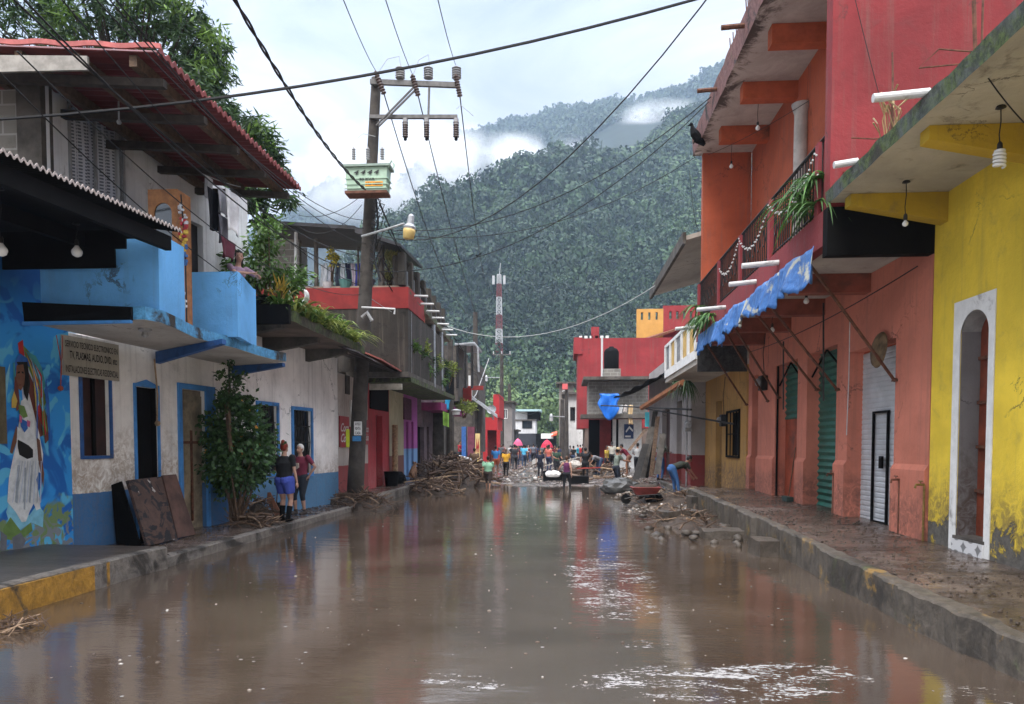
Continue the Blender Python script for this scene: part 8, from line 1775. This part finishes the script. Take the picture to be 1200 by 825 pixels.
# others: label, px, foot y, height px, facing, colours...
rows = [
 ('barefoot woman in a purple top and black leggings walking in front of the rubble', 664, 571, 44, PI-.3, (.09, .02, .07), (.012, .012, .014), 1, 'brown', 'short', dict(L=(.25, -.06, .55), R=(-.15, .02, .46), fl=(.09, 0, 0), fr=(-.09, 0, 0)), None, 'long', None, True),
 ('man all in black walking away beside the woman in purple', 686, 562, 39, PI, (.010, .010, .012), (.010, .010, .012), 0, 'black', 'short', walk, 'short', 'long', 'low', False),
 ('man in a straw hat and grey-green shirt sorting rubble', 722, 568, 46, PI/2+.4, (.16, .19, .16), (.014, .018, .03), 0, 'black', 'short', dict(L=(.05, -.30, .68), R=(-.08, -.28, .66), bend=.12), 'short', 'long', 'low', False, 'straw'),
 ('person in a maroon shirt stooping beside the man in the straw hat', 735, 560, 36, -PI/2-.3, (.15, .018, .035), (.20, .10, .07), 0, 'black', 'short', dict(bend=.7, L=(.08, -.34, .45), R=(-.08, -.34, .45), py=.05), 'short', 'shorts', None, False),
 ('person in a white T-shirt in front of the leaning planks', 747, 562, 36, PI, (.42, .42, .42), (.015, .015, .02), 0, 'black', 'short', carry, 'short', 'long', 'low', False),
 ('worker in blue jeans and grey boots beside the grey wall', 773, 566, 46, PI/2+.8, (.14, .15, .12), (.04, .12, .30), 0, 'black', 'short', dict(bend=.25, L=(.05, -.30, .7), R=(-.1, -.28, .66)), 'short', 'long', 'low', False),
 ('person in a pale top behind the man in the straw hat', 717, 553, 32, PI, (.42, .40, .34), (.02, .02, .02), 1, 'black', 'tail', None, 'short', 'long', None, True),
 ('stout man in a mint green shirt and dark shorts walking towards the far crowd', 572, 570, 41, PI, (.24, .46, .30), (.05, .035, .03), 0, 'black', 'short', walk, 'short', 'capri', 'low', False),
 ('person in a royal blue top with red shorts walking ahead of the mint green shirt', 581, 556, 35, PI, (.04, .19, .45), (.30, .07, .03), 0, 'black', 'short', walk2, 'short', 'shorts', None, False),
 ('woman in a mustard yellow top and black trousers with a pony tail', 593, 560, 35, PI, (.58, .31, .03), (.012, .01, .01), 0, 'brown', 'tail', walk, 'short', 'long', None, True),
 ('person in dark clothes just right of the yellow top', 603, 552, 32, PI, (.03, .03, .035), (.03, .03, .035), 0, 'black', 'short', walk2, 'short', 'long', None, False),
 ('man in a light blue T-shirt and jeans further down the street', 614, 548, 28, PI, (.09, .42, .65), (.04, .07, .13), 0, 'black', 'short', walk2, 'short', 'long', None, False),
 ('person in a grey T-shirt right of the light blue T-shirt', 625, 544, 25, PI, (.13, .14, .17), (.02, .02, .03), 0, 'black', 'short', walk, 'short', 'long', None, False),
 ('slim person in a long navy top standing in the middle of the street', 633, 560, 32, .3, (.012, .014, .03), (.012, .012, .02), 0, 'black', 'short', None, 'short', 'long', None, False),
 ('person in a bright red T-shirt behind the driftwood heap', 539, 549, 34, 1.2, (.34, .02, .03), (.03, .03, .04), 0, 'black', 'short', carry, 'short', 'long', None, False),
 ('person in a white vest and black jacket left of the red T-shirt', 531, 548, 32, .5, (.02, .02, .022), (.02, .02, .02), 0, 'black', 'short', None, 'long', 'long', None, False),
 ('person in a checked grey shirt standing on the left pavement by the violet shop', 516, 546, 34, PI-.4, (.10, .11, .12), (.03, .03, .035), 0, 'black', 'short', None, 'short', 'long', None, False),
 ('man in a dark green shirt carrying something near the black crate', 652, 561, 37, .6, (.03, .06, .04), (.02, .02, .025), 0, 'black', 'short', carry, 'short', 'long', 'low', False),
 ('woman in a coral top standing beyond the black crate', 643, 554, 33, PI-.5, (.45, .12, .09), (.03, .04, .08), 0, 'black', 'tail', None, 'short', 'long', None, True),
 ('man in a grey vest and cap at the edge of the rubble', 700, 560, 38, -1.2, (.16, .16, .17), (.03, .05, .10), 0, 'black', 'short', bendp, 'short', 'long', 'low', False, 'cap'),
 ('boy in a yellow shirt in front of the red door', 711, 556, 31, 1.0, (.50, .35, .05), (.02, .02, .03), 0, 'black', 'short', walk, 'short', 'shorts', None, False),
 ('man in a brown shirt walking beside the driftwood heap', 556, 562, 38, PI+.3, (.13, .08, .05), (.03, .03, .04), 0, 'black', 'short', walk2, 'short', 'long', 'low', False),
]
for r in rows:
    lab, px, py, hpx, rz, sh_, pa, sk, ha, hs_, po, sl_, lg, bo, fe = r[:15]; hat = r[15] if len(r) > 15 else None
    z = .05; p = at(px, py, z); H_ = hpx/870*p.y; H_ = max(1.42, min(1.75, H_))
    if px > 700: z = .14; p = at(px, py, z)
    p.z = roadz(p.x, p.y)-.0 if abs(p.x) < 8.5 and p.y < 69 else .05
    person(lab, p, H_, rz, sh_, pa, sk, ha, hs_, po, sl_, lg, bo, fe, hat, vox=.03, stout=1.4 if 'stout' in lab else 1.15)
# small figures in the far crowd
rc = random.Random(77); cols = {'red': (.4, .03, .03), 'pink': (.55, .10, .22), 'blue': (.04, .14, .4), 'white': (.55, .55, .55), 'black': (.015, .015, .018), 'grey': (.15, .15, .16), 'navy': (.02, .03, .08), 'orange': (.5, .15, .03), 'turquoise': (.03, .4, .55), 'maroon': (.14, .02, .035), 'salmon': (.45, .2, .18)}
crowd = [('black', 543, 544), ('white', 552, 543), ('navy', 557, 542), ('blue', 569, 542), ('red', 574, 541), ('grey', 587, 545), ('salmon', 590, 543), ('white', 598, 541), ('pink', 605, 543), ('maroon', 607, 546), ('white', 619, 540), ('navy', 629, 541), ('black', 640, 540), ('turquoise', 677, 545), ('black', 683, 545), ('maroon', 693, 549), ('salmon', 697, 548), ('grey', 699, 551), ('maroon', 702, 550), ('black', 690, 546), ('navy', 728, 552), ('red', 564, 540), ('black', 548, 543), ('grey', 635, 539)]
crowd += [(c, x, y) for c, x, y in [('black', 641, 545), ('white', 645, 542), ('maroon', 650, 544), ('navy', 655, 546), ('blue', 659, 543), ('grey', 668, 544), ('black', 672, 547), ('red', 680, 544), ('white', 696, 546), ('black', 706, 551), ('navy', 711, 549), ('maroon', 714, 553), ('grey', 724, 553), ('black', 536, 546), ('white', 560, 545), ('pink', 578, 543), ('navy', 583, 541), ('black', 600, 546), ('orange', 611, 541), ('grey', 616, 542), ('maroon', 622, 543)]]
where = ['behind the driftwood', 'by the yellow banner', 'near the awning house', 'in front of the red house', 'at the red house door', 'in the middle of the crowd', 'beside the yellow topped woman', 'ahead of the yellow topped woman', 'under the pink parasol', 'beside the pink topped figure', 'right of the light blue T-shirt', 'beyond the grey T-shirt', 'by the far parasol', 'by the right hand shop fronts', 'outside the white narrow house', 'in the group outside the crimson house', 'second in the group outside the crimson house', 'third in the group outside the crimson house', 'nearest the red door', 'at the back of the group outside the crimson house', 'behind the stooping maroon shirt', 'left of the red house', 'just beyond the driftwood', 'at the far rubble']
where2 = ['under the far lamp', 'beside the crimson parasol', 'just right of the crimson parasol', 'between the crimson parasol and the thin pole', 'by the foot of the thin pole', 'just past the thin pole', 'behind the woman in purple', 'left of the man all in black', 'in the middle of the group by the crimson house', 'by the block house door', 'beside the block house pillar', 'stooping near the block house pillar', 'behind the straw hat', 'at the top of the driftwood', 'beside the yellow banner', 'in front of the red house pillar', 'just right of the red house', 'behind the yellow top', 'beside the pink parasol', 'behind the light blue T-shirt', 'left of the grey T-shirt']
protos = {}
for i, (cn, px, py) in enumerate(crowd):
    p = at(px, py, .05); lab = 'distant figure in a %s top %s' % (cn, where[i]) if i < len(where) else 'tiny figure in a %s top %s' % (cn, where2[i-len(where)])
    if cn in protos:
        src = protos[cn]; o = src.copy(); COL.objects.link(o)
        for ch in src.children: c = ch.copy(); COL.objects.link(c); c.parent = o
        o['label'] = lab
    else:
        o = person(lab, p, 1.6, PI if i % 3 else .4, cols[cn], rc.choice([(.02, .02, .03), (.04, .06, .12), (.05, .04, .04)]), i % 3, 'black', 'short', [walk, walk2, None, carry][i % 4], 'short', 'long', None, i % 2 == 0, vox=.045, group='distant crowd'); protos[cn] = o
    o.location = (p.x, p.y, max(.0, roadz(p.x, p.y)) if p.y < 68 and abs(p.x) < 8.5 else .04); o.rotation_euler.z = rc.choice([PI, .2, 1.3, -1.2, 2.6])
# dogs
def dog(label, px, py, S, rz, mat, sit=False, z=.27, X=None):
    p = onX(px, py, X) if X else at(px, py, z); z = p.z; t = thing('dog', label, 'dog', p, None, rz); mb = MB()
    if sit:
        mb.tube([V3(.12, 0, .12)*S, V3(.0, 0, .28)*S, V3(-.12, 0, .46)*S], [.13*S, .125*S, .08*S], 12); mb.ball(V3(.10, .07, .12)*S, (.12*S, .06*S, .12*S)); mb.ball(V3(.10, -.07, .12)*S, (.12*S, .06*S, .12*S))
        for sy in (-.06, .06): mb.tube([V3(-.12, sy, .36)*S, V3(-.15, sy, .18)*S, V3(-.15, sy, .03)*S, V3(-.20, sy, .02)*S], [.05*S, .03*S, .022*S, .024*S], 8); mb.tube([V3(.08, sy*1.4, .04)*S, V3(-.06, sy*1.4, .025)*S], [.035*S, .025*S], 8)
        hd = V3(-.17, 0, .58)*S; mb.tube([V3(-.12, 0, .44)*S, hd], [.075*S, .06*S], 10); mb.tube([V3(.2, 0, .06)*S, V3(.38, .06, .03)*S], [.03*S, .012*S], 8)
    else:
        mb.tube([V3(.30, 0, .48)*S, V3(.1, 0, .46)*S, V3(-.15, 0, .45)*S, V3(-.28, 0, .50)*S], [.085*S, (.09*S), .125*S, .08*S], 12)
        for sy in (-.07, .07):
            mb.tube([V3(-.22, sy, .42)*S, V3(-.21, sy, .24)*S, V3(-.23, sy, .04)*S, V3(-.28, sy, .02)*S], [.05*S, .03*S, .022*S, .022*S], 8); mb.tube([V3(.26, sy, .42)*S, V3(.20, sy, .27)*S, V3(.33, sy, .17)*S, V3(.30, sy, .03)*S, V3(.25, sy, .02)*S], [.07*S, .045*S, .025*S, .02*S, .022*S], 8)
        hd = V3(-.40, 0, .66)*S; mb.tube([V3(-.26, 0, .5)*S, hd], [.075*S, .055*S], 10); mb.tube([V3(.32, 0, .52)*S, V3(.45, 0, .62)*S, V3(.5, 0, .75)*S], [.03*S, .02*S, .012*S], 8)
    mb.ball(hd, (.075*S, .06*S, .06*S)); mb.tube([hd+V3(-.04, 0, -.01)*S, hd+V3(-.16, 0, -.03)*S], [.042*S, .026*S], 10)
    for sy in (-1, 1): mb.tube([hd+V3(.02, sy*.045, .04)*S, hd+V3(.03, sy*.065, .11)*S], [.028*S, .008*S], 6)
    remeshed(mb, 'body', mat, t, .018, None, 2); return t
dog('brown dog sitting on the left pavement by the driftwood', 484, 560, .95, -1.9, plain('fur_brown', (.22, .12, .07), .8, .4, 9, bump=.4), True, X=-5.75); dog('pale dog standing in front of the red door', 708, 555, .95, 2.2, plain('fur_cream', (.42, .36, .30), .8, .3, 9, bump=.4), False, z=.1)
